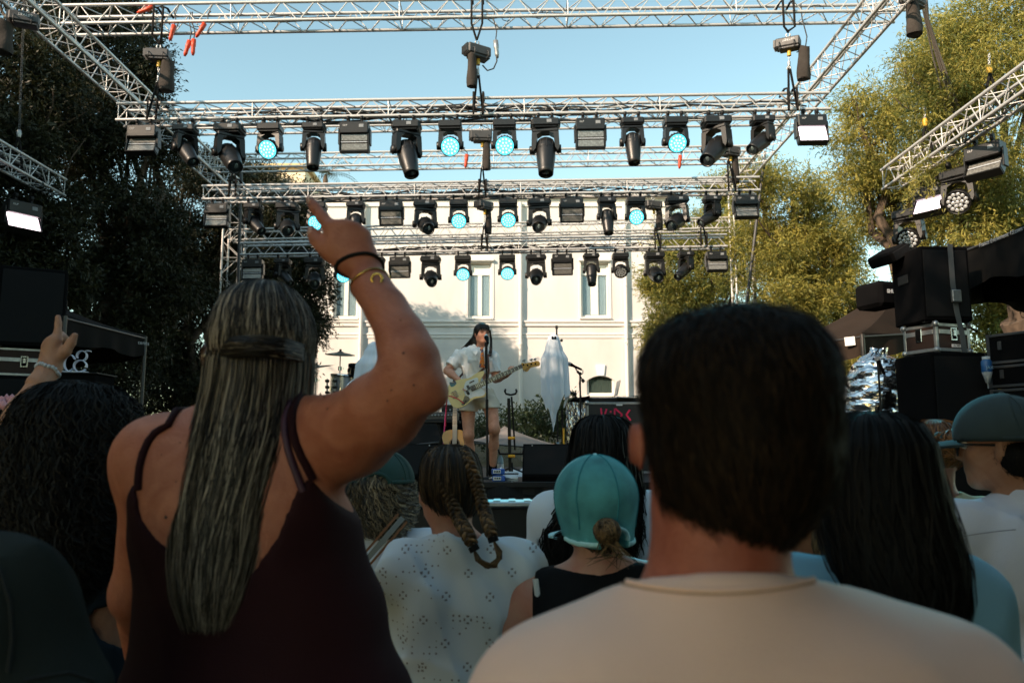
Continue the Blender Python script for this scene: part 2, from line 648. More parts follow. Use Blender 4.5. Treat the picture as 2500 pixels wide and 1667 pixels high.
w.add([(x0, HY + 12, z0), (x1, HY + 12, z0), (x1, HY + 12, z1), (x0, HY + 12, z1)], [(3, 2, 1, 0)])
w.add([(x0, HY, z1), (x1, HY, z1), (x1, HY + 12, z1), (x0, HY + 12, z1)], [(0, 1, 2, 3)])
wchild('wall', w, M_wall, house)
zc = hz(790)
for za, zb, pr in ((hz(797), hz(788), 0.06), (hz(788) + 0.002, hz(783), 0.10), (hz(826), hz(813), 0.03), (hz(818), hz(814.5), 0.05)):
 wchild('moulding', MB().box(((x0 + x1) / 2, HY - pr / 2 + 0.002, (za + zb) / 2), (x1 - x0, pr, zb - za), b=0.012), M_trim, house)
wchild('coping', MB().box(((x0 + x1) / 2, HY + 0.1, z1 + 0.06), (x1 - x0 + 0.3, 0.6, 0.13), b=0.02), M_trim, house)
wchild('moulding', MB().box(((x0 + x1) / 2, HY - 0.03, z1 - 0.28), (x1 - x0, 0.06, 0.10), b=0.012), M_trim, house)
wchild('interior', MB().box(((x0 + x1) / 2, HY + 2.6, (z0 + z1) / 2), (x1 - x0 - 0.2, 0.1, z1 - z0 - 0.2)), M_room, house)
def curtain(xa, xb, za, zb, y, waves):
 return MB().grid(lambda u, v: Vector((xa + (xb - xa) * u, y + 0.03 * sin(u * waves * 6.28 + 0.6 * sin(u * 17)) * (0.5 + 0.5 * v), za + (zb - za) * v)), 40, 4)
for k, (a, b, c, d) in enumerate(wins):
 wd_, hh = b - a, d - c
 fr = wchild('window', MB().box(((a + b) / 2, HY + 0.16, d - 0.03), (wd_, 0.09, 0.06), b=0.01)
    .box(((a + b) / 2, HY + 0.16, c + 0.05), (wd_, 0.10, 0.10), b=0.01)
    .box((a + 0.03, HY + 0.16, (c + d) / 2), (0.06, 0.09, hh - 0.13), b=0.01)
    .box((b - 0.03, HY + 0.16, (c + d) / 2), (0.06, 0.09, hh - 0.13), b=0.01), M_frame, house)
 fr['kind'] = ''
 del fr['kind']
 top_l = d - 0.42
 obj('transom', MB().box(((a + b) / 2, HY + 0.155, top_l), (wd_ - 0.13, 0.08, 0.09), b=0.01), M_frame, fr)
 obj('transom_panel', MB().box(((a + b) / 2, HY + 0.175, (top_l + d - 0.04) / 2), (wd_ - 0.13, 0.03, d - top_l - 0.12)), M_frame, fr)
 obj('mullion', MB().box(((a + b) / 2, HY + 0.15, (c + top_l) / 2 + 0.03), (0.15 + 0.12 * (k == 2), 0.07, top_l - c - 0.16), b=0.01), M_frame, fr)
 for s_ in (-1, 1):
  pw = (wd_ - 0.13 - 0.15 - 0.12 * (k == 2)) / 2
  px_ = (a + b) / 2 + s_ * (0.075 + 0.06 * (k == 2) + pw / 2)
  obj('pane', MB().box((px_, HY + 0.17, (c + top_l) / 2 + 0.03), (pw, 0.012, top_l - c - 0.17)), M_glass, fr)
  obj('curtain', curtain(px_ - pw / 2 - 0.02, px_ + pw / 2 + 0.02, c + 0.1, top_l, HY + 0.32, 2.5 + k), M_curtain, fr)
 wchild('sill', MB().box(((a + b) / 2, HY - 0.03, c - 0.04), (wd_ + 0.16, 0.16, 0.07), b=0.012), M_trim, house)
 wchild('lintel', MB().box(((a + b) / 2, HY - 0.06, d + 0.06), (wd_ + 0.18, 0.16, 0.09), b=0.012)
   .box(((a + b) / 2, HY - 0.02, d + 0.0), (wd_ + 0.06, 0.06, 0.05), b=0.01), M_trim, house)
 wchild('architrave', MB().box((a - 0.05, HY - 0.012, (c + d) / 2), (0.09, 0.03, hh), b=0.006)
   .box((b + 0.05, HY - 0.012, (c + d) / 2), (0.09, 0.03, hh), b=0.006), M_trim, house)
a, b, c, d = arch
fr = wchild('arched_window', MB().box(((a + b) / 2, HY + 0.14, c + 0.05), (b - a, 0.1, 0.09), b=0.01).box((b - 0.04, HY + 0.14, (c + d) / 2 - 0.02), (0.08, 0.06, d - c - 0.2), b=0.01)
   .box((a + 0.04, HY + 0.14, (c + d) / 2 - 0.02), (0.08, 0.06, d - c - 0.2), b=0.01), M_frame, house)
obj('pane', MB().box(((a + b) / 2, HY + 0.16, (c + d) / 2), (b - a - 0.1, 0.012, d - c - 0.05)), M_glass_dark, fr)
obj('curtain', curtain(a + 0.05, b - 0.05, c + 0.08, d, HY + 0.3, 7), mat('dark_curtain', (0.13, 0.16, 0.15), 0.9), fr)
wchild('sill', MB().box(((a + b) / 2, HY - 0.03, c - 0.03), (b - a + 0.12, 0.16, 0.07), b=0.012), M_trim, house)
wchild('keystone', MB().prism([(hx(1459), hz(917)), (hx(1474), hz(917)), (hx(1477), hz(891)), (hx(1455), hz(891))], 0, 0.07,
        Matrix(((1, 0, 0, 0), (0, 0, -1, HY + 0.01), (0, 1, 0, 0), (0, 0, 0, 1)))), M_keystone, house)
for px in (880, 1271, 1530):
 x = hx(px)
 dp = wchild('downpipe', MB().tube([(x, HY - 0.13, z1 - 0.2), (x, HY - 0.13, z0)], 0.065, 10), M_trim, house)
 for q in range(4):
  zb = z0 + 1.0 + q * 2.1
  obj('bracket', MB().tube([(x, HY - 0.13, zb), (x, HY - 0.13, zb + 0.07)], 0.08, 10).box((x, HY - 0.04, zb + 0.035), (0.05, 0.1, 0.05)), M_trim, dp)
 wchild('pilaster', MB().box((x + 0.02, HY - 0.006, (z1 + z0) / 2 - 0.2), (0.34, 0.022, z1 - z0 - 0.5)), M_wall, house)
FY = 46.0
far = thing('cream_house', 'distant cream house with ochre eaves seen between dark trees and trusses', 'building', (P(600, 500, FY).x, FY, 2.2))
fx0, fx1, fz1 = P(575, 500, FY).x, P(742, 500, FY).x, P(600, 412, FY).z
wchild('wall', MB().box(((fx0 + fx1) / 2, FY + 4, fz1 / 2 + 1), (fx1 - fx0, 8, fz1 - 2)), M_cream, far)
wchild('eaves', MB().box(((fx0 + fx1) / 2, FY + 4, fz1 + 0.12), (fx1 - fx0 + 0.5, 8.6, 0.24), b=0.04), M_ochre, far)
wchild('roof', MB().box(((fx0 + fx1) / 2, FY + 4.2, fz1 + 0.38), (fx1 - fx0 - 1.0, 7, 0.28), b=0.1), M_trim, far)
for px in (600, 690):
 p = P(px, 470, FY)
 f_ = wchild('window', MB().box((p.x, FY - 0.02, p.z), (0.9, 0.06, 1.7)), M_frame, far)
 obj('pane', MB().box((p.x, FY - 0.06, p.z), (0.7, 0.02, 1.5)), M_glass_dark, f_)
# trees
def crown_mesh(name, clumps, density, leaf=(0.11, 0.024), seed=0, droop=0.5, tone=0.5, sub=0):
 r = np.random.default_rng(seed)
 VV, TT = [], []
 if sub:
  new = []
  for c, rad in clumps:
   for k in range(sub):
    d = r.normal(size=3); d /= np.linalg.norm(d)
    f = r.uniform(0.26, 0.50)
    new.append((tuple(np.array(c) + d * np.array(rad) * r.uniform(0.45, 0.95)), tuple(np.array(rad) * f * np.array([1.15, 1.15, 0.8]))))
  clumps = new
 for c, rad in clumps:
  rad = np.array(rad, float)
  area = 4 * pi * ((rad[0] * rad[1]) ** 1.6 / 3 + (rad[0] * rad[2]) ** 1.6 / 3 + (rad[1] * rad[2]) ** 1.6 / 3) ** (1 / 1.6)
  ntw = max(6, int(area * density * 4.6))
  d = r.normal(size=(ntw, 3)); d /= np.linalg.norm(d, axis=1)[:, None]
  s = r.uniform(0.10, 1.0, ntw) ** 0.42 * (1 + 0.10 * r.normal(size=ntw))
  lump = 1 + 0.22 * np.sin(d[:, 0] * 5.1 + seed) * np.sin(d[:, 2] * 6.3 + 1.3 * seed) + 0.16 * np.sin(d[:, 1] * 9 + d[:, 2] * 7)
  base = np.array(c) + d * rad * (s * lump)[:, None]
  td = d * 0.8 + r.normal(size=(ntw, 3)) * 0.55
  td[:, 2] -= droop * r.uniform(0, 1, ntw)
  td /= np.linalg.norm(td, axis=1)[:, None]
  nl = 9
  tl = r.uniform(0.16, 0.42, ntw)
  t = np.linspace(0.05, 1.0, nl)
  pos = base[:, None, :] + td[:, None, :] * (t[None, :, None] * tl[:, None, None]) + r.normal(size=(ntw, nl, 3)) * 0.018
  ld = td[:, None, :] * 0.8 + r.normal(size=(ntw, nl, 3)) * 0.62
  ld[..., 2] -= droop * 0.35
  ld /= np.linalg.norm(ld, axis=2)[..., None]
  nr = r.normal(size=(ntw, nl, 3)) + np.array([0, 0, 0.5])
  sd = np.cross(ld, nr); sd /= np.maximum(np.linalg.norm(sd, axis=2), 1e-6)[..., None]
  L = leaf[0] * r.uniform(0.65, 1.25, (ntw, nl, 1))
  W = leaf[1] * r.uniform(0.7, 1.25, (ntw, nl, 1))
  p0, p2 = pos, pos + ld * L
  pm = pos + ld * L * 0.45
  q = np.stack([p0, pm + sd * W / 2, p2, pm - sd * W / 2], 2).reshape(-1, 3)
  VV.append(q)
  tn = np.clip(np.repeat(r.uniform(0, 1, ntw), nl) * 0.7 + r.uniform(0, 0.3, ntw * nl) + (tone - 0.5), 0, 1)
  TT.append(np.repeat(tn, 4))
 Vv = np.concatenate(VV); Tt = np.concatenate(TT)
 me = mesh_np(name, Vv, np.arange(len(Vv)).reshape(-1, 4), smooth=False)
 at = me.attributes.new('tone', 'FLOAT', 'POINT')
 at.data.foreach_set('value', Tt.astype(np.float32))
 return me
def branch_pts(a, b, wob=0.25, n=6):
 a, b = Vector(a), Vector(b)
 L = (b - a).length
 return [a.lerp(b, i / n) + Vector((random.uniform(-1, 1), random.uniform(-1, 1), 0)) * wob * L * 0.12 * sin(pi * i / n) for i in range(n + 1)]
def tree(label, base, clumps, density, m_leaf, seed, name='tree', r0=0.22, leaf=(0.11, 0.024), droop=0.5, group=None, tone=0.5, cat='tree'):
 base = Vector(base)
 t = thing(name, label, cat, base, group)
 lowest = min(c[2] - rd[2] * 0.3 for c, rd in clumps)
 cen = sum((Vector(c) for c, rd in clumps), Vector()) / len(clumps)
 fork = base.lerp(Vector((cen.x, cen.y, max(base.z + 1.2, lowest))), 0.8)
 mb = MB()
 mb.tube(branch_pts(base, fork), [r0 * (1.25 - 0.45 * i / 6) for i in range(7)], 9)
 wchild('trunk', mb, M_bark, t)
 lm = MB()
 for c, rd in clumps:
  tip = Vector(c)
  lm.tube(branch_pts(fork - (fork - base) * random.uniform(0.02, 0.25), tip, 0.6), [r0 * 0.55 * (1 - 0.85 * i / 6) + 0.01 for i in range(7)], 6)
  for q in range(4):
   d = Vector((random.uniform(-1, 1), random.uniform(-1, 1), random.uniform(-0.5, 1))) * 0.8
   e = tip + Vector((d.x * rd[0], d.y * rd[1], d.z * rd[2]))
   lm.tube(branch_pts(fork.lerp(tip, random.uniform(0.5, 0.95)), e, 0.6, 4), [0.035, 0.028, 0.02, 0.013, 0.006], 5)
 wchild('limbs', lm, M_bark, t, kind='stuff')
 cm = crown_mesh('crown', [(tuple(Vector(c) - base), rd) for c, rd in clumps], density * (0.72 if m_leaf is M_leaf_warm else 0.85), leaf, seed, droop, tone, 11)
 obj('crown', cm, m_leaf, t)
 return t
def pc(px, py, Y, rpx, rpy=None, ry=None):
 s = S(Y)
 r = rpx * s
 rz = (rpy or rpx) * s
 return (tuple(P(px, py, Y)), (r, ry or max(r, 0.6) * 0.9, rz))
GL = 'dark evergreen trees along the left side'
# left side, dark, each its own tree
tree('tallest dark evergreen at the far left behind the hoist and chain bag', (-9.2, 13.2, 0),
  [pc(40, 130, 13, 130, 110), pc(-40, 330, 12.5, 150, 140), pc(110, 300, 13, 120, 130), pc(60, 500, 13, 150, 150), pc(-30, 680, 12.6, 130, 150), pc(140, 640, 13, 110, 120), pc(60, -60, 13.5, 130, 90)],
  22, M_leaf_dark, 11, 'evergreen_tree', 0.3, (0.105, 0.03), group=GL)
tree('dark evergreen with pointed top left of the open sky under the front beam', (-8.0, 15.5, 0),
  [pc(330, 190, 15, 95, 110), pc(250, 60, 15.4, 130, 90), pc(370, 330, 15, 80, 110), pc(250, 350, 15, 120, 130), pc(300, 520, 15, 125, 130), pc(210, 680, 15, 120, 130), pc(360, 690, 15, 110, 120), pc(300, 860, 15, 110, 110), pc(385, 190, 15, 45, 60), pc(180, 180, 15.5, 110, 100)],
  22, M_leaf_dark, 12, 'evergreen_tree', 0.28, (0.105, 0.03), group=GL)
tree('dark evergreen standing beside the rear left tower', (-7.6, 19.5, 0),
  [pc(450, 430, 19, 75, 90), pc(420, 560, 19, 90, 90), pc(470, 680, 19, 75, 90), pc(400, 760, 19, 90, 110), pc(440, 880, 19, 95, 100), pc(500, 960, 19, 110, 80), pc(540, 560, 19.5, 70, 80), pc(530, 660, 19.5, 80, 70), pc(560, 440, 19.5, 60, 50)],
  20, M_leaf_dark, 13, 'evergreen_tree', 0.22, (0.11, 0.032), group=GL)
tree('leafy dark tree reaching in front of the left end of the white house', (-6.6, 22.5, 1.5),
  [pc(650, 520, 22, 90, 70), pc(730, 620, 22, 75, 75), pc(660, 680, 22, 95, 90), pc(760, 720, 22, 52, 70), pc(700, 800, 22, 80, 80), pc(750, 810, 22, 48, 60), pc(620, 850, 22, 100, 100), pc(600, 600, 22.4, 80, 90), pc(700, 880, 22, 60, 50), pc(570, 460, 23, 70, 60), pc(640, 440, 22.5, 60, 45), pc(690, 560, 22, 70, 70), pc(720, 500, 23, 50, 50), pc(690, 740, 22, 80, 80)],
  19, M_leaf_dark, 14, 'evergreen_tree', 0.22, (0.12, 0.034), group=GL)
pt = thing('palm_tree', 'small palm top showing above the house parapet between the trusses', 'tree', P(795, 560, 34) - Vector((0, 0, 6)))
pb = P(795, 425, 34)
wchild('trunk', MB().tube([pb - Vector((0, 0, 8)), pb - Vector((0, 0, 0.3)), pb], [0.14, 0.12, 0.05], 8), M_bark, pt)
for k in range(20):
 a = 2 * pi * k / 20 + random.uniform(-0.2, 0.2)
 el = random.uniform(-0.2, 1.2)
 fm = MB()
 L = random.uniform(1.3, 1.8)
 for q in range(13):
  t = (q + 1) / 13
  c = pb + Vector((cos(a) * cos(el), sin(a) * cos(el), sin(el) - 0.45 * t * t)) * L * t
  sd = Vector((-sin(a), cos(a), 0))
  for s_ in (-1, 1):
   e = c + sd * s_ * 0.28 * (1.1 - t) + Vector((cos(a), sin(a), -0.5)) * 0.16
   fm.add([c, c + Vector((cos(a), sin(a), 0)) * 0.06, e], [(0, 1, 2)])
 wchild('frond', fm, M_leaf_hedge, pt)
GR = 'sunlit willowy trees along the right side'
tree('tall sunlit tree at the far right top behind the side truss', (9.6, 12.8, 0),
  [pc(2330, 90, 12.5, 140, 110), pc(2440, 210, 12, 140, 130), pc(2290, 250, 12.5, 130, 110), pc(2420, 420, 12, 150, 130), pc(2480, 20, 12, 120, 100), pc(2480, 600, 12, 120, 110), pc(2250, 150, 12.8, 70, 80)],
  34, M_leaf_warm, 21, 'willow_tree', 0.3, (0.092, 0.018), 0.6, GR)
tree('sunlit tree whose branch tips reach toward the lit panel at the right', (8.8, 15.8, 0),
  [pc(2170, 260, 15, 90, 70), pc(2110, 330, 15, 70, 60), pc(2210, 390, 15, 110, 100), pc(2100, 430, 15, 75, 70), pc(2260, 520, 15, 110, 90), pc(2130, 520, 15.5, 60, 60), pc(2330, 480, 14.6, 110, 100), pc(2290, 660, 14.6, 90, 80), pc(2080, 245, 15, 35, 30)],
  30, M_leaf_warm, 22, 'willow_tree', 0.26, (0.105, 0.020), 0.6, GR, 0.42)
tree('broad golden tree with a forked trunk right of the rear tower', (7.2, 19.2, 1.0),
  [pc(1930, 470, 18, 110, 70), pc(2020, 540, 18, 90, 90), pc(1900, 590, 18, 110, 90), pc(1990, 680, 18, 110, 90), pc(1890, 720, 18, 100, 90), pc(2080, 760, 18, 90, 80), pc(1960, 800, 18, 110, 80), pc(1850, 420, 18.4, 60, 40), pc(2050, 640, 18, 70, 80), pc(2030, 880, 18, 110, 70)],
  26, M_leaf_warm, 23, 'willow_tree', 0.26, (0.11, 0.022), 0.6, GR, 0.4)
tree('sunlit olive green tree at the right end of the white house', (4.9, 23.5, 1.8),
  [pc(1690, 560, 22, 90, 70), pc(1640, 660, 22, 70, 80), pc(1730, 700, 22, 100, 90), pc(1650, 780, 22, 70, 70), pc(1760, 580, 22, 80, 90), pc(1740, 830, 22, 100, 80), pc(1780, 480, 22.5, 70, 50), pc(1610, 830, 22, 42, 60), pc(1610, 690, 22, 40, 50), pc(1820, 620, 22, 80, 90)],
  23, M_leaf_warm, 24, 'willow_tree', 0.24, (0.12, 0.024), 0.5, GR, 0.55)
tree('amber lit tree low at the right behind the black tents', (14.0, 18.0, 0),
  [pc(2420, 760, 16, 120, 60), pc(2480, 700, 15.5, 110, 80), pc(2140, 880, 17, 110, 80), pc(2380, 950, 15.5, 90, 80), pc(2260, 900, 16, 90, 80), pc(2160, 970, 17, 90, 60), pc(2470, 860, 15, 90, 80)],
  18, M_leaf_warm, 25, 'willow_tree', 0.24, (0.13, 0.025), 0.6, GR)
shade = [((-10.5, 4.5, 0), 5.6, 1.1, 'left of the loudspeaker stack'), ((-11.0, 8.6, 0), 5.2, 1, 'left of the side truss'), ((-10.0, 0.2, 0), 6.0, 1.2, 'level with the crowd at the left'), ((-8.0, -3.8, 0), 8.2, 1.3, 'behind the crowd at the left'),  # unseen trees, added to block sun and sky from stage and crowd
   ((9.2, 1.0, 0), 5.2, 1.1, 'level with the crowd at the right'),
   ((-16.0, -1.0, 0), 7.6, 1.35, 'in the second row, rearmost'), ((-16.0, 4.6, 0), 8.2, 1.4, 'in the second row behind the loudspeaker stack'), ((-16.5, 10.2, 0), 8.2, 1.4, 'in the second row beside the front beam'), ((-16.5, 15.6, 0), 8.0, 1.3, 'in the second row beside the rear tower'),
   ((-12.5, -9.5, 0), 7.4, 1.35, 'far behind the crowd at the left'), ((3.4, -2.6, 0), 4.6, 1.15, 'close behind the crowd at the right'), ((6.8, -0.4, 0), 4.8, 1.1, 'beside the crowd at the right')]
cl = [((0, 0, 0), (2.6, 2.6, 2.4)), ((1.5, 0.6, -1.4), (2.0, 2.2, 1.9)), ((-1.4, 1.3, -1.0), (2.1, 2.0, 2.2)), ((-0.3, -1.6, -1.5), (2.3, 2.0, 1.9)), ((0.4, 0.3, 1.7), (1.6, 1.6, 1.4)), ((0.2, 0, -2.9), (2.0, 2.0, 1.2))]
shade_crown = crown_mesh('crown', cl, 6, (0.15, 0.05), 31, 0.4)
shade_crown.materials.append(M_leaf_dark)
for k, (b_, h_, sc_, wh_) in enumerate(shade):
 t = thing('evergreen_tree', 'unseen evergreen tree added to shade the scene, ' + wh_, 'tree', b_, 'unseen trees added for shade')
 wchild('trunk', MB().tube(branch_pts(b_, Vector(b_) + Vector((0, 0, h_))), 0.22, 8), M_bark, t)
 obj('crown', shade_crown, None, t, T((0, 0, h_)) @ RZ(k * 1.3) @ Matrix.Diagonal((sc_, sc_, sc_, 1)))
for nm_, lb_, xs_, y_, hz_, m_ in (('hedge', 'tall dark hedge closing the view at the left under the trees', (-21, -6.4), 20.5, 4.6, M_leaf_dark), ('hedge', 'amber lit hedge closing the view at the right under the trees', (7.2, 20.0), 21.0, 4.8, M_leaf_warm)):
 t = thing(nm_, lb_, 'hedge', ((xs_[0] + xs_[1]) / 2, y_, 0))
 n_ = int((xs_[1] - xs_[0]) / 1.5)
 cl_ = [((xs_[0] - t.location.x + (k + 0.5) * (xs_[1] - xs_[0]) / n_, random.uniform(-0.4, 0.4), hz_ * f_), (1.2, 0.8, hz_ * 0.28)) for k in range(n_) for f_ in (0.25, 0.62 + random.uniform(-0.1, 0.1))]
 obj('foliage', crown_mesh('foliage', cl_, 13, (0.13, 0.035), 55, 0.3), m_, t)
 wchild('stems', MB().tube([(t.location.x, y_, 0), (t.location.x, y_, 3)], 0.08, 6), M_bark, t)
for k, (nm, lb, cl_) in enumerate((
  ('bush', 'dark round bush behind the stage under the hanging ghost sheet', [pc(1340, 1020, 17, 50, 34), pc(1372, 1000, 17, 34, 30), pc(1300, 1040, 17, 40, 26), pc(1400, 1030, 17, 40, 30)]),
  ('bush', 'thin dark bush by the wire fence left of the microphone stand', [pc(1160, 1040, 18, 40, 26), pc(1235, 1035, 18, 34, 24)]),
  ('bush', 'low dark hedge behind the drum kit', [pc(820, 1040, 18, 90, 45), pc(950, 1050, 18, 90, 40), pc(1060, 1060, 18, 60, 30)]),
  ('bush', 'dark hedge behind the black keyboard case', [pc(1480, 1060, 17, 70, 45), pc(1590, 1040, 17, 80, 60)]))):
 bx_ = sum(c[0][0] for c in cl_) / len(cl_)
 t = thing(nm, lb, 'bush', (bx_, cl_[0][0][1], 0.9))
 obj('foliage', crown_mesh('foliage', [(tuple(Vector(c) - Vector((bx_, cl_[0][0][1], 0.9))), r_) for c, r_ in cl_], 16, (0.09, 0.045), 40 + k, 0.1), M_leaf_hedge, t)
 wchild('stems', MB().tube([(bx_, cl_[0][0][1], 0.2), (bx_, cl_[0][0][1], 1.6)], 0.06, 6), M_bark, t)
fen = thing('wire_fence', 'chain-link fence with grey posts behind the stage in front of the white house', 'fence', (-0.2, 19.6, 1.5))
fy = 19.6
fxa, fxb, fza, fzb = P(700, 1000, fy).x, P(1420, 1000, fy).x, 1.0, P(1250, 1002, fy).z
for k in range(6):
 rod('post', (fxa + (fxb - fxa) * k / 5, fy, 0.4), (fxa + (fxb - fxa) * k / 5, fy, fzb + 0.05), 0.03, M_steel, fen)
wm = MB()
stp = 0.11
k = 0
xx = fxa - (fzb - fza)
while xx < fxb:
 for s_ in (0, 1):
  a_, b_ = (xx, xx + (fzb - fza))
  if s_:
   a_, b_ = b_, a_
  if min(a_, b_) > fxa and max(a_, b_) < fxb:
   wm.tube([(a_, fy + 0.004 * s_, fza), (b_, fy + 0.004 * s_, fzb)], 0.0045, 3, cap=False)
 xx += stp
wchild('wire_mesh', wm, mat('fence_wire', (0.12, 0.14, 0.13), 0.6), fen, kind='stuff')
# truss rig
M_alu = mat('truss_aluminium', (0.66, 0.65, 0.635), 0.42, metal=0.35, var=0.22, scale=16, stretch=(1, 1, 1), coords='Generated')
M_strap = mat('black_webbing', (0.012, 0.011, 0.010), 0.9, spec=0.2, bump=0.3, bscale=120)
M_cable = mat('black_cable', (0.012, 0.012, 0.012), 0.55)
M_bag = mat('chain_bag_canvas', (0.040, 0.032, 0.026), 0.9, var=0.3, scale=6, bump=0.5, bscale=30)
M_redplug = mat('red_plug', (0.62, 0.06, 0.015), 0.45)
M_yellow = mat('yellow_collar', (0.62, 0.36, 0.03), 0.5)
M_grey = mat('dark_grey_case', (0.055, 0.055, 0.056), 0.5, var=0.2, scale=10)
M_white = mat('white_print', (0.75, 0.75, 0.75), 0.6)
def truss(name, label, p0, p1, w=0.25, h=0.25, bay=0.5, group=None, fine=True, rc=0.024, rb=0.0085, cat='truss', side=1, ends=True):
 p0, p1 = Vector(p0), Vector(p1)
 d = (p1 - p0)
 L = d.length
 d.normalize()
 away = Vector((0, 0, 1)).cross(d).normalized() * side
 up = d.cross(away) * side
 if up.z < 0:
  up = -up
 t = thing(name, label, cat, (p0 + p1) / 2, group)
 c = [Vector(), away * w, up * h, away * w + up * h]
 for q in c:
  rod('chord', p0 + q, p1 + q, rc, M_alu, t, 10)
 nb = max(2, int(round(L / bay)))
 br = []
 faces = [(c[0], c[2]), (c[0], c[1]), (c[1], c[3]), (c[2], c[3])]
 for fi, (a, b) in enumerate(faces):
  for k in range(nb):
   s0, s1, s2 = L * k / nb, L * (k + 0.5) / nb, L * (k + 1) / nb
   if fi % 2:
    a_, b_ = b, a
   else:
    a_, b_ = a, b
   br.append((p0 + d * (s0 + 0.02) + a_, p0 + d * (s1 - 0.012) + b_))
   br.append((p0 + d * (s1 + 0.012) + b_, p0 + d * (s2 - 0.02) + a_))
 for e in range(0, nb + 1, 4 if not ends else max(1, nb // 5)):
  s = min(max(L * e / nb, 0.03), L - 0.03)
  for a, b in faces:
   br.append((p0 + d * s + a, p0 + d * s + b))
 if fine and len(br) <= 300:
  for a, b in br:
   rod('brace', a, b, rb, M_alu, t, 6)
 else:
  mb = MB()
  for a, b in br:
   mb.tube([a, b], rb, 5, cap=False)
  wchild('bracing', mb, M_alu, t, kind='stuff')
 return t, (p0, d, L, away, up)
TR = {}
GT = 'lighting trusses hung in rows above the stage'
GB = 'cross beams of the stage roof grid'
YA, YD, YF = 11.2, 14.3, 16.5
TR['A'] = truss('roof_truss', 'front cross beam of the roof grid along the top of the picture', P(150, 58, YA), P(2210, 25, YA), 0.34, 0.29, 0.5, GB, rc=0.026)
def roofpt(x, Y): return Vector((x, Y, 7.55 + 0.0175 * x))
xl, xr = P(82, 11, 10.6).x, P(2196, 7, 10.6).x
TR['A2'] = truss('roof_truss', 'second cross beam of the roof grid half hidden behind the front light row', roofpt(xl + 0.3, 14.3), roofpt(xr - 0.3, 14.3), 0.3, 0.29, 0.5, GB, fine=False)
TR['A3'] = truss('roof_truss', 'third cross beam of the roof grid, bare, right behind the front row of lamps', roofpt(xl + 0.3, 16.4), roofpt(xr - 0.3, 16.4), 0.3, 0.29, 0.5, GB, fine=False)
TR['A4'] = truss('roof_truss', 'rearmost upper cross beam of the roof grid just above the second light row', roofpt(xl + 0.3, 18.6), roofpt(xr - 0.3, 18.6), 0.3, 0.29, 0.5, GB, fine=False)
TR['E'] = truss('roof_truss', 'lower rear beam between the towers crossing the white house front', P(560, 586, 18.9), P(1790, 556, 18.9), 0.28, 0.26, 0.45, GB, fine=False)
TR['RL'] = truss('rail_truss', 'left side rail of the roof grid running back to the rear tower', Vector((xl, 8.6, 7.55 + 0.0175 * xl - 0.02)), Vector((xl, 18.8, 7.55 + 0.0175 * xl - 0.02)), 0.36, 0.36, 0.5, 'side rails of the roof grid', rc=0.027, side=-1)
TR['RR'] = truss('rail_truss', 'right side rail of the roof grid running back to the rear tower', Vector((xr, 8.6, 7.55 + 0.0175 * xr)), Vector((xr, 18.8, 7.55 + 0.0175 * xr)), 0.36, 0.36, 0.5, 'side rails of the roof grid', rc=0.027, side=1)
TR['B'] = truss('light_truss', 'front light row truss carrying the largest lamps', P(283, 293, YA), P(2027, 266, YA), 0.25, 0.25, 0.5, GT)
TR['D'] = truss('light_truss', 'middle light row truss behind the pointing hand', P(492, 486, YD), P(1856, 464, YD), 0.25, 0.25, 0.5, GT)
TR['F'] = truss('light_truss', 'rear light row truss lowest over the stage', P(586, 622, YF), P(1776, 601, YF), 0.25, 0.25, 0.5, GT)
TR['SL'] = truss('light_truss', 'short side truss sloping out of the left edge with one lit panel', Vector((P(118, 478, 13.0).x, 9.0, P(150, 478, 13.0).z - 0.02)), P(118, 478, 13.0), 0.28, 0.28, 0.5, GT, side=-1)
TR['SR'] = truss('light_truss', 'side truss slanting out of the right edge in front of the sunlit trees', Vector((P(2195, 462, 13.2).x, 8.4, P(2195, 462, 13.2).z)), P(2195, 462, 13.2), 0.28, 0.34, 0.5, GT, side=1, rc=0.028)
def tower(label, x, y, z1):
 t = thing('truss_tower', label, 'tower', (x, y, 0), 'rear towers of the stage roof')
 w = 0.40
 cs = [Vector((x + sx * w / 2, y + sy * w / 2, 0)) for sx in (-1, 1) for sy in (-1, 1)]
 for c in cs:
  rod('chord', c, c + Vector((0, 0, z1)), 0.025, M_alu, t, 10)
 nb = int(z1 / 0.42)
 for a, b in ((0, 1), (0, 2), (1, 3), (2, 3)):
  for k in range(nb):
   za, zb = z1 * k / nb, z1 * (k + 1) / nb
   A, B = (cs[a], cs[b]) if k % 2 else (cs[b], cs[a])
   rod('brace', A + Vector((0, 0, za + 0.02)), B + Vector((0, 0, zb - 0.02)), 0.009, M_alu, t, 6)
   if k % 2 == 0:
    rod('brace', cs[a] + Vector((0, 0, za)), cs[b] + Vector((0, 0, za)), 0.009, M_alu, t, 6)
 wchild('base_plate', MB().box((x, y, 0.05), (1.0, 1.0, 0.1), b=0.01), M_steel, t)
 return t
tower('silver lattice tower left of the stage beside the dark trees', P(563, 600, 18.7).x, 18.9, 7.75)
tower('lattice tower right of the stage in front of the golden tree', P(1815, 600, 18.7).x, 18.9, 7.95)
for lb, a, b in (('dark slanting brace pole at the right end of the light rows', P(1868, 370, 17.6), P(1828, 700, 17.6)),
     ('dark vertical pole just right of the rear right tower', P(1842, 540, 18.2), P(1846, 900, 18.2)),
     ('dark pole left of the rear left tower', P(590, 400, 17.6), P(575, 900, 17.6))):
 a.z, b.z = a.z, b.z
 p = thing('brace_pole', lb, 'pole', b)
 rod('tube', a, b - (a - b).normalized() * 2.0, 0.035, M_grey, p)
 rod('collar', a.lerp(b, 0.1), a.lerp(b, 0.13), 0.05, M_black, p)
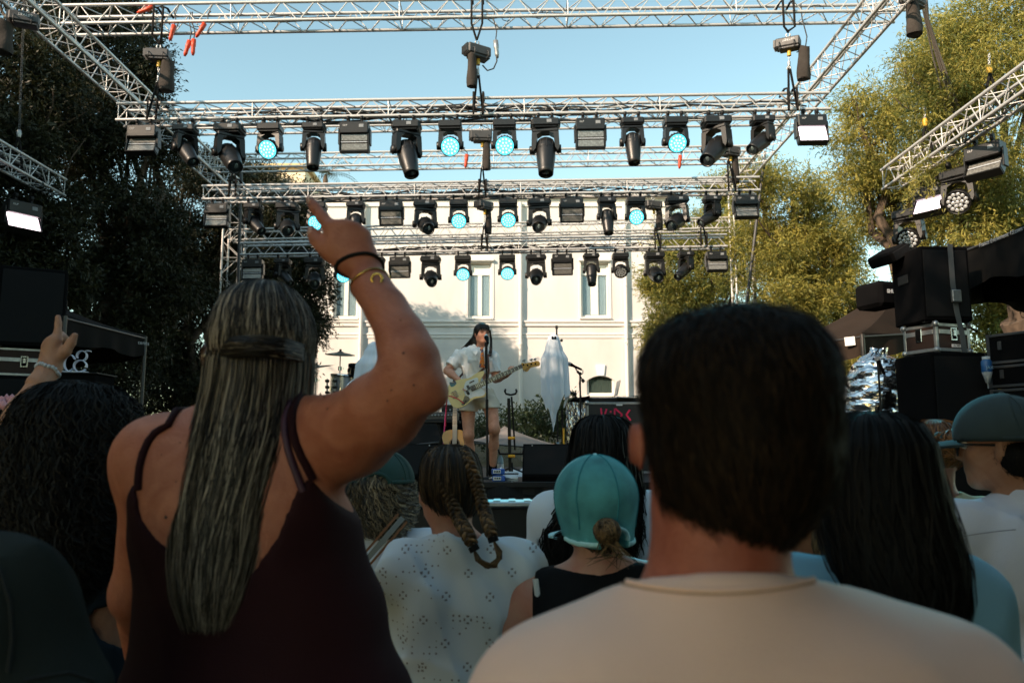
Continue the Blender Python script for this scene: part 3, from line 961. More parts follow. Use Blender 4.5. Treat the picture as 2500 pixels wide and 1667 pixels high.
# hoists, slings, bags
def sling(label, top, bot, w=0.12, wraps=True, hh=0.3, dd=0.3):
 t = thing('sling', label, 'sling', top)
 top, bot = Vector(top), Vector(bot)
 for k, s_ in enumerate((-1, 1)):
  a = top + Vector((s_ * w / 2, -0.04, 0))
  mb = MB()
  mb.tube([a + Vector((0, dd + 0.06, 0.02)), a + Vector((0, dd * 0.5, 0.05)), a, a - Vector((0, 0, hh)), bot + Vector((s_ * 0.012, 0, 0.03)), bot], 0.017, 6)
  wchild('strap', mb, M_strap, t)
 return t
def hoist(label, p, s=1.0, yaw=0.0, bag=(-0.12, -0.1, 0.55), chain_to=None, text=None, bagw=0.078, tilt=0.0):
 t = thing('chain_hoist', label, 'hoist', M=T(p) @ RZ(yaw) @ RY(tilt), group='chain hoists holding the trusses')
 M_ = T((0, 0, -0.20 * s))
 body = obj('body', MB().box((0, 0, 0), (0.40 * s, 0.22 * s, 0.16 * s), b=0.018).box((0.02, 0, -0.095 * s), (0.33 * s, 0.19 * s, 0.04 * s), b=0.01), M_grey, t, M_)
 for k in range(5):
  obj('fin', MB().box((-0.215 * s, -0.08 * s + 0.04 * s * k, 0), (0.03 * s, 0.012, 0.13 * s)), M_grey, body)
 hk = MB().tube([Vector((0.03 * cos(a), 0, -0.045 + 0.03 * sin(a))) for a in np.linspace(2.2, 7.2, 10)], 0.011, 6)
 hk.tube([(0, 0, -0.075), (0, 0, -0.13)], 0.014, 8)
 obj('hook', hk, M_steel, t)
 for s_ in (-1, 1):
  obj('handle', MB().tube([(s_ * 0.12 * s, -0.11 * s, -0.20 * s), (s_ * 0.12 * s, -0.15 * s, -0.22 * s), (s_ * 0.12 * s, -0.15 * s, -0.30 * s), (s_ * 0.12 * s, -0.09 * s, -0.31 * s)], 0.008, 6), M_grey, t)
 if text:
  obj('lettering', text_mesh(text, 0.055 * s), M_white, body, T((0.02, -0.112 * s, 0.02)) @ RX(pi / 2) @ RZ(pi))
 if bag:
  x, y, L = bag
  bw = bagw
  def fb(u, v):
   a = 2 * pi * u
   z = -0.30 * s - L * v
   r_ = bw * (0.82 + 0.30 * v ** 1.5 * (1 - 0.5 * max(0, v - 0.8) / 0.2)) * (1 + 0.06 * sin(3 * a + 7 * v) + 0.04 * sin(5 * a))
   return Vector((x + r_ * cos(a), y + r_ * 0.8 * sin(a), z + 0.015 * sin(2 * a) * (v < 0.1)))
  obj('chain_bag', MB().grid(fb, 20, 9, closed_u=True).tube([(x, y, -0.30 * s - L * 0.98), (x, y, -0.30 * s - L - 0.01)], [bw * 0.9, bw * 0.4], 12), M_bag, t)
 if chain_to is not None:
  inv = world(t).inverted()
  e = inv @ Vector(chain_to)
  st = Vector((0.02 * s, 0, -0.30 * s))
  obj('collar', MB().tube([st.lerp(e, 0.02), st.lerp(e, 0.02) + Vector((0, 0, -0.10))], 0.03, 8), M_yellow, t)
  mb = MB()
  n = int((e - st).length / 0.035)
  for k in range(n):
   a, b = st.lerp(e, k / n), st.lerp(e, (k + 1.25) / n)
   o_ = Vector((0.011, 0, 0)) if k % 2 else Vector((0, 0.011, 0))
   mb.tube([a - o_, b - o_], 0.004, 4).tube([a + o_, b + o_], 0.004, 4)
  obj('chain', mb, M_steel, t)
  hb = MB().tube([e + Vector((0.026 * cos(a), 0, 0.02 + 0.026 * sin(a))) for a in np.linspace(-1.0, 4.1, 10)], 0.010, 6).tube([e + Vector((0, 0, 0.05)), e + Vector((0, 0, 0.12))], 0.022, 8)
  obj('lower_hook', hb, M_steel, t)
 return t
sling('twin black sling from the front beam to the middle hoist', P(1165, -15, YA - 0.02), P(1164, 98, YA), 0.16, hh=0.5)
hoist('angular grey chain hoist at the top middle under the front beam', P(1165, 98, YA), 0.95, 0.55, (-0.11, -0.05, 0.50), P(1167, 188, YA))
sling('black sling from the middle hoist chain down around the front light row', P(1168, 228, YA - 0.1), P(1167, 190, YA), 0.14, hh=0.33)
sling('black sling hanging below the front light row at the middle', P(1171, 250, YD), P(1175, 308, YD), 0.14, hh=0.2)
hoist('boxy chain hoist hanging behind the middle of the front lamp row', P(1175, 308, YD), 1.0, 0.08, (0.10, 0.0, 0.55), P(1177, 412, YD))
sling('black sling holding the middle light row at its centre', P(1178, 440, YD - 0.08), P(1177, 414, YD), 0.13, hh=0.34)
hoist('small chain hoist at the centre just above the rear light row', P(1182, 480, YF), 0.95, 0.7, (0.12, 0, 0.5), P(1182, 556, YF))
sling('black sling around the rear light row at its centre', P(1183, 576, YF - 0.08), P(1182, 556, YF), 0.13, hh=0.32)
sling('black sling from the front beam to the right hoist', P(1922, 5, YA - 0.02), P(1924, 80, YA), 0.16, hh=0.42)
hoist('lettered chain hoist at the upper right with a hanging brown bag', P(1924, 80, YA), 0.88, -0.5, (0.22, 0.02, 0.50), P(1926, 170, YA), 'LIFTKET', 0.095, 0.05)
sling('black sling around the right end of the front light row', P(1932, 218, YA - 0.1), P(1927, 172, YA), 0.13, hh=0.34)
hoist('small chain hoist over the right part of the rear light row', P(1594, 480, YF), 0.9, 0.3, (0.14, 0, 0.45), P(1600, 560, YF))
sling('black sling around the right part of the rear light row', P(1605, 574, YF - 0.08), P(1600, 560, YF), 0.12, hh=0.32)
sling('black sling from the front beam to the left hoist', P(390, 20, YA - 0.02), P(388, 108, YA), 0.14, hh=0.45)
hoist('dark chain hoist at the upper left in front of the dark trees', P(388, 108, YA), 0.85, 0.1, (0.14, 0.0, 0.48), P(386, 205, YA), None, 0.11)
sling('black sling around the left end of the front light row', P(375, 246, YA - 0.1), P(386, 206, YA), 0.13, hh=0.3)
sling('black sling around the left end of the middle light row', P(570, 440, YD - 0.1), P(572, 405, YD), 0.13, hh=0.3)
sling('black sling around the right end of the middle light row', P(1785, 430, YD - 0.1), P(1778, 395, YD), 0.13, hh=0.3)
sling('black sling around the right end of the rear light row', P(1717, 568, YF - 0.1), P(1712, 540, YF), 0.13, hh=0.3)
hoist('dark chain hoist behind the right hand lamps of the front row', P(1780, 345, YD), 0.95, 0.4, (0.12, 0, 0.5), P(1778, 395, YD))
hoist('lettered hoist with a brown bag at the far left edge', P(62, 18, 9.8), 0.85, 0.4, (-0.22, 0.0, 0.42), None, 'LIFTKET', 0.12)
hoist('dark hoist with a long bag at the top right edge', P(2225, -30, 10.5), 0.95, 0.6, (-0.10, -0.05, 0.48), None, None, 0.12)
for lb, a, b, hk in (('thin chain hanging at the left edge down to the side truss', P(60, -20, 9.9), P(47, 318, 12.0), True),
      ('dark chain collar and sling holding the side truss at the right', P(2258, 260, 12.0), P(2258, 290, 12.0), True),
      ('dark chain collar and sling nearest the right edge', P(2415, 130, 10.8), P(2415, 160, 10.8), True)):
 t = thing('hanging_chain', lb, 'chain', a)
 mb = MB()
 n = max(6, int((a - b).length / 0.04))
 for k in range(n):
  p, q = a.lerp(b, k / n), a.lerp(b, (k + 1.2) / n)
  o_ = Vector((0.012, 0, 0)) if k % 2 else Vector((0, 0.012, 0))
  mb.tube([p - o_, q - o_], 0.006, 4).tube([p + o_, q + o_], 0.006, 4)
 wchild('links', mb, M_steel, t, kind='stuff')
 wchild('hook_body', MB().tube([b, b - Vector((0, 0, 0.06)), b - Vector((0, 0, 0.12))], [0.03, 0.045, 0.03], 10), M_steel if 'left' in lb else M_yellow, t)
 e = b - Vector((0, 0, 0.62))
 for s_ in (-1, 1):
  wchild('strap', MB().tube([b - Vector((0, 0, 0.12)), b + Vector((s_ * 0.05, 0, -0.3)), e + Vector((s_ * 0.09, 0, 0))], 0.02, 6), M_strap, t)
t = MB()
for k in range(5):
 o_ = Vector((random.uniform(-0.05, 0.05), random.uniform(-0.05, 0.05), 0))
 pts = [P(2250, -20, 11.0), P(2262, 50, 11.3), P(2285, 140, 11.6), P(2310, 225, 11.9), P(2330, 300, 12.1)]
 t.tube([p + o_ * (0.4 + abs(i - 1) * 0.5) for i, p in enumerate(pts)], 0.013, 6)
tag(obj('cable_bundle', t, mat('grey_cable', (0.16, 0.14, 0.12), 0.6)), 'bundle of grey cables sagging down to the right side truss', 'cable', kind='stuff')
# cables lying in the trusses
def loom(label, key, n, seed, r=0.011, wob=0.06):
 p0, d, L, aw, up = TR[key][1]
 rr = random.Random(seed)
 mb = MB()
 for k in range(n):
  y, z = rr.uniform(0.03, 0.22), rr.uniform(0.02, 0.14)
  s0 = rr.uniform(0, 0.35) * L
  s1 = rr.uniform(0.55, 1.0) * L
  m_ = int((s1 - s0) / 0.35)
  pts = []
  for i in range(m_ + 1):
   s = s0 + (s1 - s0) * i / m_
   pts.append(p0 + d * s + aw * (y + rr.uniform(-wob, wob) * 0.6) + up * (max(0.0, z + rr.uniform(-wob, wob))))
  mb.tube(pts, r * rr.uniform(0.6, 1.3), 5)
 for k in range(n * 2):   # loose loops and tie ends
  s = rr.uniform(0.03, 0.97) * L
  c = p0 + d * s + aw * rr.uniform(0, 0.22) + up * rr.uniform(0.02, 0.16)
  R_ = rr.uniform(0.05, 0.13)
  a0 = rr.uniform(0, 6)
  mb.tube([c + d * R_ * cos(a0 + a) + up * R_ * 0.7 * sin(a0 + a) + aw * 0.02 * a for a in np.linspace(0, rr.uniform(2.5, 6.5), 9)], 0.006, 4)
 tag(obj('cable_loom', mb, M_cable), label, 'cables', kind='stuff')
loom('tangled black cables lying inside the front light row truss', 'B', 12, 1)
loom('tangled black cables lying inside the middle light row truss', 'D', 10, 2)
loom('tangled black cables lying inside the rear light row truss', 'F', 8, 3)
loom('thin black cables clipped along the front cross beam', 'A', 3, 4, 0.010, 0.03)
loom('black cables lying inside the right side truss', 'SR', 5, 5)
loom('black cables lying inside the left side truss', 'SL', 4, 6)
def plug(label, p, ang=0.0, to=None, m=None, s=1.0):
 t = thing('cable_plug', label, 'plug', M=T(p) @ RY(ang), group='power plugs dangling from the front beam')
 obj('plug_body', MB().lathe([(0.0, 0.0), (0.034 * s, 0.0), (0.036 * s, -0.10 * s), (0.028 * s, -0.12 * s), (0.03 * s, -0.2 * s), (0.016 * s, -0.25 * s), (0, -0.25 * s)], 12), m or M_redplug, t)
 if to is not None:
  inv = world(t).inverted()
  e = inv @ Vector(to)
  obj('cord', MB().tube([(0, 0, 0), e * 0.3 + Vector((0.02, 0, 0)), e * 0.7 - Vector((0.02, 0, 0)), e], 0.009, 6), M_cable, t)
 return t
plug('left one of two orange plugs dangling below the front beam', P(463, 100, YA), 0.25, P(466, 30, YA))
plug('right one of two orange plugs dangling below the front beam', P(473, 97, YA), 0.0, P(470, 30, YA))
plug('orange plug leaning inside the front beam right of the dangling pair', P(500, 58, YA), 0.5, P(515, 28, YA))
plug('dark red plug inside the front beam left of the dangling pair', P(425, 62, YA), 0.2, P(430, 20, YA))
plug('orange coupling lying on the upper left of the front beam', P(374, 18, YA), 1.2, P(420, 8, YA))
plug('grey threaded connector on a long cord right of the middle hoist', P(1210, 100, YA), -0.1, P(1208, 26, YA), M_steel, 1.1)
tag(obj('cable', MB().tube([P(1212, 132, YA), P(1213, 150, YA), P(1205, 168, YA), P(1190, 173, YA), P(1178, 160, YA)], 0.011, 6), M_cable), 'black cord curling from the grey connector up to the middle hoist', 'cable')
tag(obj('cable', MB().tube([P(1955, 10, YA), P(1958, 45, YA), P(1970, 90, YA), P(1966, 120, YA), P(1945, 128, YA)], 0.009, 6), M_cable), 'thin cord hanging beside the lettered right hoist', 'cable')
plug('small orange plug hanging behind the front lamps at the right', P(1661, 380, 14), 0.1, P(1663, 365, 14))
plug('small red plug hanging behind the front lamps near the middle', P(1140, 378, 14), 0.1, P(1134, 360, 14))
tag(obj('cable_coil', MB().tube([P(2365, 500, 12) + Vector((0.25 * cos(a) + 0.01 * a, 0.02 * sin(3 * a), 0.42 * sin(a))) for a in np.linspace(0.3, 26, 90)], 0.011, 5), M_cable), 'hanging coil of black cable under the right side truss', 'cable')
# lamps
def emat(name, col, strength, base=(0.8, 0.8, 0.8)):
 return mat(name, base, 0.2, emit=strength, ecol=col)
M_cyan = emat('cyan_led_cell', (0.10, 0.72, 0.90), 1.25, (0.1, 0.5, 0.6))
M_cyan_hi = emat('cyan_led_core', (0.40, 0.95, 1.0), 1.9, (0.3, 0.8, 0.9))
M_pinkled = emat('pinkish_white_panel', (1.0, 0.78, 0.86), 3.2)
M_lens = mat('lamp_lens', (0.03, 0.04, 0.045), 0.03, spec=1.0)
M_lensglint = mat('lens_glint_shape', (0.35, 0.45, 0.45), 0.05, metal=0.7)  # pale metal for a modelled glint, standing for the reflection on the lens
M_ledoff = mat('unlit_led_strip', (0.30, 0.30, 0.28), 0.25, var=0.5, scale=40, metal=0.3)
M_ledcell_off = mat('unlit_led_cell', (0.62, 0.64, 0.66), 0.15, metal=0.4)
M_lampbody = mat('lamp_body', (0.012, 0.0115, 0.011), 0.38, var=0.25, scale=6, bump=0.05, bscale=90)
M_print = mat('pale_logo_print', (0.55, 0.55, 0.55), 0.5)
M_display = mat('lamp_display', (0.25, 0.26, 0.27), 0.2)
def yoke_mesh(hw, th, L, d, bow=0.10):
 o = [(-hw, 0.0), (-hw * 1.02, -L * 0.35), (-hw * 1.05, -L), (-hw * 1.05 + th, -L - 0.04), (-hw + th * 1.1, -L * 0.62), (-hw * 0.62, -L * 0.30),
   (-hw * 0.3, -L * 0.20), (hw * 0.3, -L * 0.20), (hw * 0.62, -L * 0.30), (hw - th * 1.1, -L * 0.62), (hw * 1.05 - th, -L - 0.04), (hw * 1.05, -L), (hw * 1.02, -L * 0.35), (hw, 0.0)]
 Mx = Matrix(((1, 0, 0, 0), (0, 0, 1, 0), (0, 1, 0, 0), (0, 0, 0, 1)))
 mb = MB()
 mb.box((0, 0, -L * 0.10), (2 * hw, d, L * 0.20), b=0.015)
 for s_ in (-1, 1):
  q = [(s_ * hw, -L * 0.20), (s_ * hw * 1.03, -L * 0.6), (s_ * hw * 1.05, -L), (s_ * (hw * 1.05 - th * 0.4), -L - 0.05), (s_ * (hw * 1.05 - th), -L), (s_ * (hw - th * 1.1), -L * 0.6), (s_ * hw * 0.62, -L * 0.32), (s_ * hw * 0.30, -L * 0.20)]
  mb.prism(q, -d / 2, d / 2, Mx)
  mb.lathe([(0.0, -th * 0.7), (0.06, -th * 0.7), (0.062, th * 0.5), (0.0, th * 0.5)], 14, T((s_ * hw * 1.0, 0, -L)) @ RY(pi / 2))
 return mb
LAMP = {}
for nm, k in (('big', 1.0), ('small', 0.80)):
 bb = MB().box((0, 0, -0.075 * k), (0.40 * k, 0.30 * k, 0.12 * k), b=0.02 * k).box((0, 0, -0.14 * k), (0.34 * k, 0.25 * k, 0.03 * k), b=0.01)
 for s_ in (-1, 1):
  bb.box((s_ * 0.205 * k, 0, -0.07 * k), (0.03 * k, 0.16 * k, 0.06 * k), b=0.01)
 LAMP[nm + '_base'] = bb.mesh('base')
 LAMP[nm + '_yoke'] = yoke_mesh(0.195 * k, 0.062 * k, 0.30 * k, 0.19 * k).mesh('yoke')
 pr = [(0.0, 0.17), (0.085, 0.165), (0.125, 0.13), (0.140, 0.05), (0.142, -0.05), (0.138, -0.16), (0.124, -0.28), (0.112, -0.38), (0.108, -0.44), (0.098, -0.445), (0.09, -0.41)]
 hd = MB().lathe([(r * k, z * k) for r, z in pr], 28, cap=False)
 for q in range(9):
  a = 2 * pi * q / 9
  hd.box((0.137 * k * cos(a), 0.137 * k * sin(a), 0.02 * k), (0.02 * k, 0.02 * k, 0.14 * k), RZ(a), b=0.004)
 LAMP[nm + '_head'] = hd.mesh('head')
 LAMP[nm + '_lens'] = MB().lathe([(0.0, -0.425 * k), (0.05 * k, -0.42 * k), (0.09 * k, -0.408 * k)], 20, cap=False).mesh('lens')
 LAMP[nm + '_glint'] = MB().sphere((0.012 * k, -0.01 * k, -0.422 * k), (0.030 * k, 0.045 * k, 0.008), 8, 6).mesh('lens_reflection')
 LAMP[nm + '_ring'] = MB().lathe([(0.146 * k, 0.01 * k), (0.148 * k, -0.005 * k), (0.146 * k, -0.02 * k)], 28, cap=False).mesh('trim_ring')
 for q in ('base', 'yoke', 'head', 'ring'):
  LAMP[nm + '_' + q].materials.append(M_lampbody)
 LAMP[nm + '_lens'].materials.append(M_lens)
 LAMP[nm + '_glint'].materials.append(M_lensglint)
 dm = MB().box((0.05 * k, -0.152 * k, -0.07 * k), (0.07 * k, 0.008, 0.05 * k), b=0.003).mesh('display')
 dm.materials.append(M_display)
 LAMP[nm + '_display'] = dm
bb = MB().box((0, 0, -0.07), (0.34, 0.26, 0.115), b=0.02).box((0, 0, -0.135), (0.30, 0.22, 0.03), b=0.01)
LAMP['wash_base'] = bb.mesh('base')
LAMP['wash_yoke'] = yoke_mesh(0.168, 0.048, 0.24, 0.15).mesh('yoke')
hd = MB().lathe([(0.0, 0.10), (0.08, 0.095), (0.118, 0.06), (0.135, 0.0), (0.142, -0.06), (0.142, -0.10), (0.134, -0.102), (0.130, -0.09)], 30, cap=False)
for q in range(20):
 a = 2 * pi * q / 20
 hd.box((0.138 * cos(a), 0.138 * sin(a), -0.03), (0.012, 0.012, 0.07), RZ(a))
LAMP['wash_head'] = hd.mesh('head')
for q in ('base', 'yoke', 'head'):
 LAMP['wash_' + q].materials.append(M_lampbody)
face = MB().lathe([(0, -0.088), (0.132, -0.088)], 28, cap=False)
cells, cores = MB(), MB()
hexs = [(0, 0)] + [(0.048 * cos(a * pi / 3), 0.048 * sin(a * pi / 3)) for a in range(6)] + [(0.096 * cos(a * pi / 6 + 0.26), 0.096 * sin(a * pi / 6 + 0.26)) for a in range(12)]
for x, y in hexs:
 cells.lathe([(0.0235, -0.089), (0.0225, -0.096), (0.013, -0.100), (0.0, -0.101)], 10, T((x, y, 0)), cap=False)
 cores.lathe([(0.013, -0.1005), (0.0, -0.1022)], 8, T((x, y, 0)), cap=False)
for k, (mf, mc, mk) in {'lit': (M_cyan, M_cyan, M_cyan_hi), 'off': (M_black, M_ledcell_off, M_ledcell_off)}.items():
 for nm, b_, m_ in (('face', face, mf), ('cells', cells, mc), ('cores', cores, mk)):
  me = b_.mesh('led_' + nm)
  me.materials.append(m_)
  LAMP['wash_%s_%s' % (nm, k)] = me
LAMP['strobe_base'] = MB().box((0, 0, -0.095), (0.42, 0.20, 0.17), b=0.012).box((0, -0.09, -0.17), (0.40, 0.03, 0.03), b=0.006).mesh('base')
LAMP['strobe_arm'] = MB().box((0, 0, -0.02), (0.022, 0.12, 0.24), b=0.006).mesh('arm')
fr = MB()
for z in (0.135, -0.135):
 fr.box((0, -0.02, z), (0.43, 0.12, 0.02), b=0.006)
for x in (-0.21, 0.21):
 fr.box((x, -0.02, 0), (0.02, 0.12, 0.252), b=0.006)
fr.box((0, 0.035, 0), (0.41, 0.05, 0.262), b=0.01)
LAMP['strobe_panel'] = fr.mesh('panel_frame')
LAMP['strobe_plate'] = MB().box((0, -0.05, 0), (0.385, 0.02, 0.095), b=0.004).mesh('led_plate')
LAMP['strobe_tube'] = MB().tube([(-0.19, -0.055, 0), (0.19, -0.055, 0)], 0.012, 8).mesh('tube_strip')
LAMP['strobe_full'] = MB().box((0, -0.06, 0), (0.395, 0.02, 0.245), b=0.006).mesh('led_plate')
for q in ('base', 'arm', 'panel'):
 LAMP['strobe_' + q].materials.append(M_lampbody)
LAMP['strobe_tube'].materials.append(M_ledcell_off)
for me_, m_ in ((LAMP['strobe_plate'], M_ledoff), (LAMP['strobe_full'], M_pinkled)):
 me_.materials.append(m_)
LOGO = text_mesh('GLP', 0.038)
LOGO.materials.append(M_print)
CLAMP = MB().box((0, 0, 0.035), (0.035, 0.05, 0.07), b=0.006).lathe([(0.03, -0.02), (0.042, -0.018), (0.042, 0.018), (0.03, 0.02)], 12, T((0, 0, 0.085)) @ RY(pi / 2)).mesh('clamp')
CLAMP.materials.append(M_black)
def lamp(kind, label, p, pan=0.0, tilt=0.0, roll=0.0, lit=False, s=1.0, group=None, face_yaw=0.0):
 names = {'big': 'spot_lamp', 'small': 'spot_lamp', 'wash': 'wash_lamp', 'strobe': 'strobe_panel'}
 t = thing(names[kind], label, 'stage light', M=T(p) @ RZ(face_yaw) @ RY(roll) @ Matrix.Scale(s, 4), group=group)
 off = T((0, 0, -0.085))
 for x in (-0.10, 0.10):
  obj('clamp', CLAMP, None, t, off @ T((x, 0, -0.012)))
 b = obj('base', LAMP[kind + '_base'], None, t, off)
 if kind in ('big', 'small', 'wash'):
  k = {'big': 1.0, 'small': 0.8, 'wash': 0.86}[kind]
  Lk = {'big': 0.30, 'small': 0.24, 'wash': 0.24}[kind]
  if kind != 'wash':
   obj('display', LAMP[kind + '_display'], None, b)
  My = off @ T((0, 0, -0.15 * k)) @ RZ(pan)
  obj('yoke', LAMP[kind + '_yoke'], None, t, My)
  Mh = My @ T((0, 0, -Lk)) @ RX(-tilt)
  h = obj('head', LAMP[kind + '_head'], None, t, Mh)
  if kind == 'wash':
   z = 'lit' if lit else 'off'
   obj('led_face', LAMP['wash_face_' + z], None, h)
   obj('led_cells', LAMP['wash_cells_' + z], None, h, kind='stuff')
   obj('led_cores', LAMP['wash_cores_' + z], None, h, kind='stuff')
  else:
   obj('lens', LAMP[kind + '_lens'], None, h)
   obj('lens_reflection', LAMP[kind + '_glint'], None, h)
   obj('trim_ring', LAMP[kind + '_ring'], None, h)
 else:
  obj('logo', LOGO, None, b, T((-0.13, -0.102, -0.07)) @ RX(pi / 2))
  obj('display', LAMP['big_display'], None, b, T((0.06, 0.05, -0.01)))
  for x in (-0.225, 0.225):
   obj('arm', LAMP['strobe_arm'], None, t, off @ T((x, 0, -0.20)))
  Mp = off @ T((0, 0, -0.31)) @ RX(-tilt)
  pn = obj('panel_frame', LAMP['strobe_panel'], None, t, Mp)
  if lit:
   obj('led_plate', LAMP['strobe_full'], None, pn)
  else:
   for z in (0.07, -0.07):
    obj('led_plate', LAMP['strobe_plate'], None, pn, T((0, 0, z)))
   obj('tube_strip', LAMP['strobe_tube'], None, pn)
 return t
GLR = {'B': 'lamps of the front light row', 'D': 'lamps of the middle light row', 'F': 'lamps of the rear light row'}
ROWW = {'B': 'front', 'D': 'middle', 'F': 'rear'}
ORD = ['first', 'second', 'third', 'fourth', 'fifth', 'sixth', 'seventh', 'eighth', 'ninth', 'tenth', 'eleventh', 'twelfth', 'thirteenth', 'fourteenth', 'fifteenth', 'sixteenth']
rows = {
 'B': [('strobe', 350, 0, 0.35, 0), ('small', 452, 0.9, 0.75, 0), ('big', 560, 0.62, 0.85, 0), ('wash', 659, -0.15, 1.05, 1), ('small', 766, 0.1, 0.22, 0), ('strobe', 866, 0, -0.05, 0),
   ('big', 992, 0.55, 0.42, 0), ('wash', 1099, 0.0, 1.05, 1), ('wash', 1231, 0.0, 1.05, 1), ('big', 1331, -0.1, 0.32, 0), ('strobe', 1440, 0, -0.05, 0), ('small', 1543, 0.0, 0.2, 0),
   ('wash', 1648, 0.1, 1.05, 1), ('big', 1748, -0.75, 0.85, 0), ('small', 1861, -0.95, 0.95, 0), ('strobe', 1979, 0, 0.3, 1)],
 'D': [('strobe', 530, 0, 0.2, 0), ('small', 618, 0.9, 0.9, 0), ('big', 702, 0.3, 1.12, 0), ('wash', 774, -0.25, 1.1, 1), ('small', 868, 0.1, 0.25, 0), ('strobe', 955, 0, -0.25, 0),
   ('big', 1038, 0.25, 1.12, 0), ('wash', 1120, 0.0, 1.0, 1), ('wash', 1240, 0.0, 1.0, 1), ('big', 1316, -0.1, 1.12, 0), ('strobe', 1395, 0, -0.25, 0), ('small', 1481, 0.1, 0.25, 0),
   ('wash', 1551, 0.0, 1.2, 1), ('big', 1652, -0.5, 1.12, 0), ('small', 1738, -1.1, 1.0, 0), ('strobe', 1819, 0, 0.3, 0)],
 'F': [('strobe', 617, 0, 0.1, 0), ('small', 690, 0.9, 0.9, 0), ('big', 768, 0.25, 1.12, 0), ('wash', 838, 0.15, 1.05, 1), ('small', 920, 0.1, 0.3, 0), ('strobe', 976, 0, -0.3, 0),
   ('big', 1051, 0.15, 1.12, 0), ('wash', 1130, 0.0, 0.95, 1), ('wash', 1238, 0.0, 0.95, 1), ('big', 1308, -0.05, 1.12, 0), ('strobe', 1372, 0, -0.3, 0), ('small', 1443, -0.1, 0.3, 0),
   ('wash', 1514, -0.05, 0.8, 0), ('big', 1597, 0.0, 1.12, 0), ('small', 1674, -1.0, 0.9, 0), ('strobe', 1748, 0, 0.3, 0)],
}
KW = {'big': 'large black spot lamp', 'small': 'slim black spot lamp', 'wash': 'round black wash lamp', 'strobe': 'rectangular black strobe panel'}
LITW = {('wash', 1): ' lit cyan', ('strobe', 1): ' lit pinkish white', ('wash', 0): ', unlit,'}
cyan_lamps = []
for key, lst in rows.items():
 p0, d, L, aw, up = TR[key][1]
 Yr = p0.y
 rl = math.atan2(d.z, d.x)
 for k, (kind, px, pan, tilt, lit) in enumerate(lst):
  x = P(px, 400, Yr).x
  s_ = (x - p0.x) / d.x
  for _ in range(2):
   q = p0 + d * s_
   x = P(px, 833.5 - (q.z - CAMZ) / Yr * F * 0.93 + 300, Yr).x
   x = (px - 1250) / F * (Yr * _cp + (q.z - 0.3 - CAMZ) * _sp)
   s_ = (x - p0.x) / d.x
  q = p0 + d * s_ - Vector((0, 0, 0.024))
  lab = '%s%s in the %s row, %s from its left' % (KW[kind], LITW.get((kind, lit), ''), ROWW[key], ORD[k])
  lamp(kind, lab, q, pan, tilt, -rl, bool(lit), 1.0, GLR[key])
  if kind == 'wash' and lit:
   cyan_lamps.append(q - Vector((0, 0.15, 0.55)))
GS = 'lamps under the side trusses'
p0, d, L, aw, up = TR['SR'][1]
def on_side(key, Y):
 p0, d, L, aw, up = TR[key][1]
 return p0 + d * ((Y - p0.y) / d.y) - Vector((0, 0, 0.03))
yawR, yawL = -0.75, 0.75
lamp('strobe', 'lit white panel under the right side truss beside the round lamp', on_side('SR', 12.3) + Vector((0.05, 0, -0.12)), 0, 0.55, 0, True, 1.15, GS, -0.95)
lamp('wash', 'unlit round lamp right of the lit panel on the right side truss', on_side('SR', 11.6) + Vector((0.1, 0, -0.08)), 0.1, 1.05, 0, False, 1.3, GS, -0.95)
lamp('strobe', 'dark unlit panel high under the right side truss', on_side('SR', 10.9) + Vector((0.1, 0, 0.02)), 0, 0.6, 0, False, 1.15, GS, -0.95)
lamp('wash', 'unlit round lamp lowest at the far end of the right side truss', on_side('SR', 12.95) + Vector((0.0, 0, -0.30)), 0.1, 1.05, 0, False, 1.3, GS, -0.9)
lamp('strobe', 'lit white panel under the left side truss', on_side('SL', 12.0) + Vector((0.22, 0, -0.30)), 0, 0.55, 0, True, 1.15, GS, 0.95)
lamp('wash', 'unlit dark round lamp right of the lit panel at the left', on_side('SL', 12.75) + Vector((-0.05, 0, -0.15)), 0.0, 1.05, 0, False, 1.2, GS, 0.9)
lamp('strobe', 'dark unlit panel cut by the left edge of the picture', on_side('SL', 11.1) + Vector((-0.1, 0, 0.05)), 0, 0.6, 0, False, 1.0, GS, 0.6)
for k in (1, 2, 3):
 if k < len(cyan_lamps):
  ld = bpy.data.lights.new('cyan_beam', 'SPOT')
  ld.energy = 330 if k < 3 else 900
  ld.color = (0.10, 0.78, 1.0)
  ld.spot_size = radians(20 if k < 3 else 14)
  ld.spot_blend = 0.6
  ld.shadow_soft_size = 0.12
  lo_ = bpy.data.objects.new('cyan_beam', ld)
  COL.objects.link(lo_)
  src = cyan_lamps[k] + Vector((0, -0.1, 0))
  tgt = [Vector((0, 0, 0)), Vector((-0.3, 5.8, 1.2)), Vector((0.3, 6.6, 1.3)), Vector((1.3, 2.2, 1.5))][k]
  lo_.matrix_world = T(src) @ (src - tgt).to_track_quat('Z', 'Y').to_matrix().to_4x4()
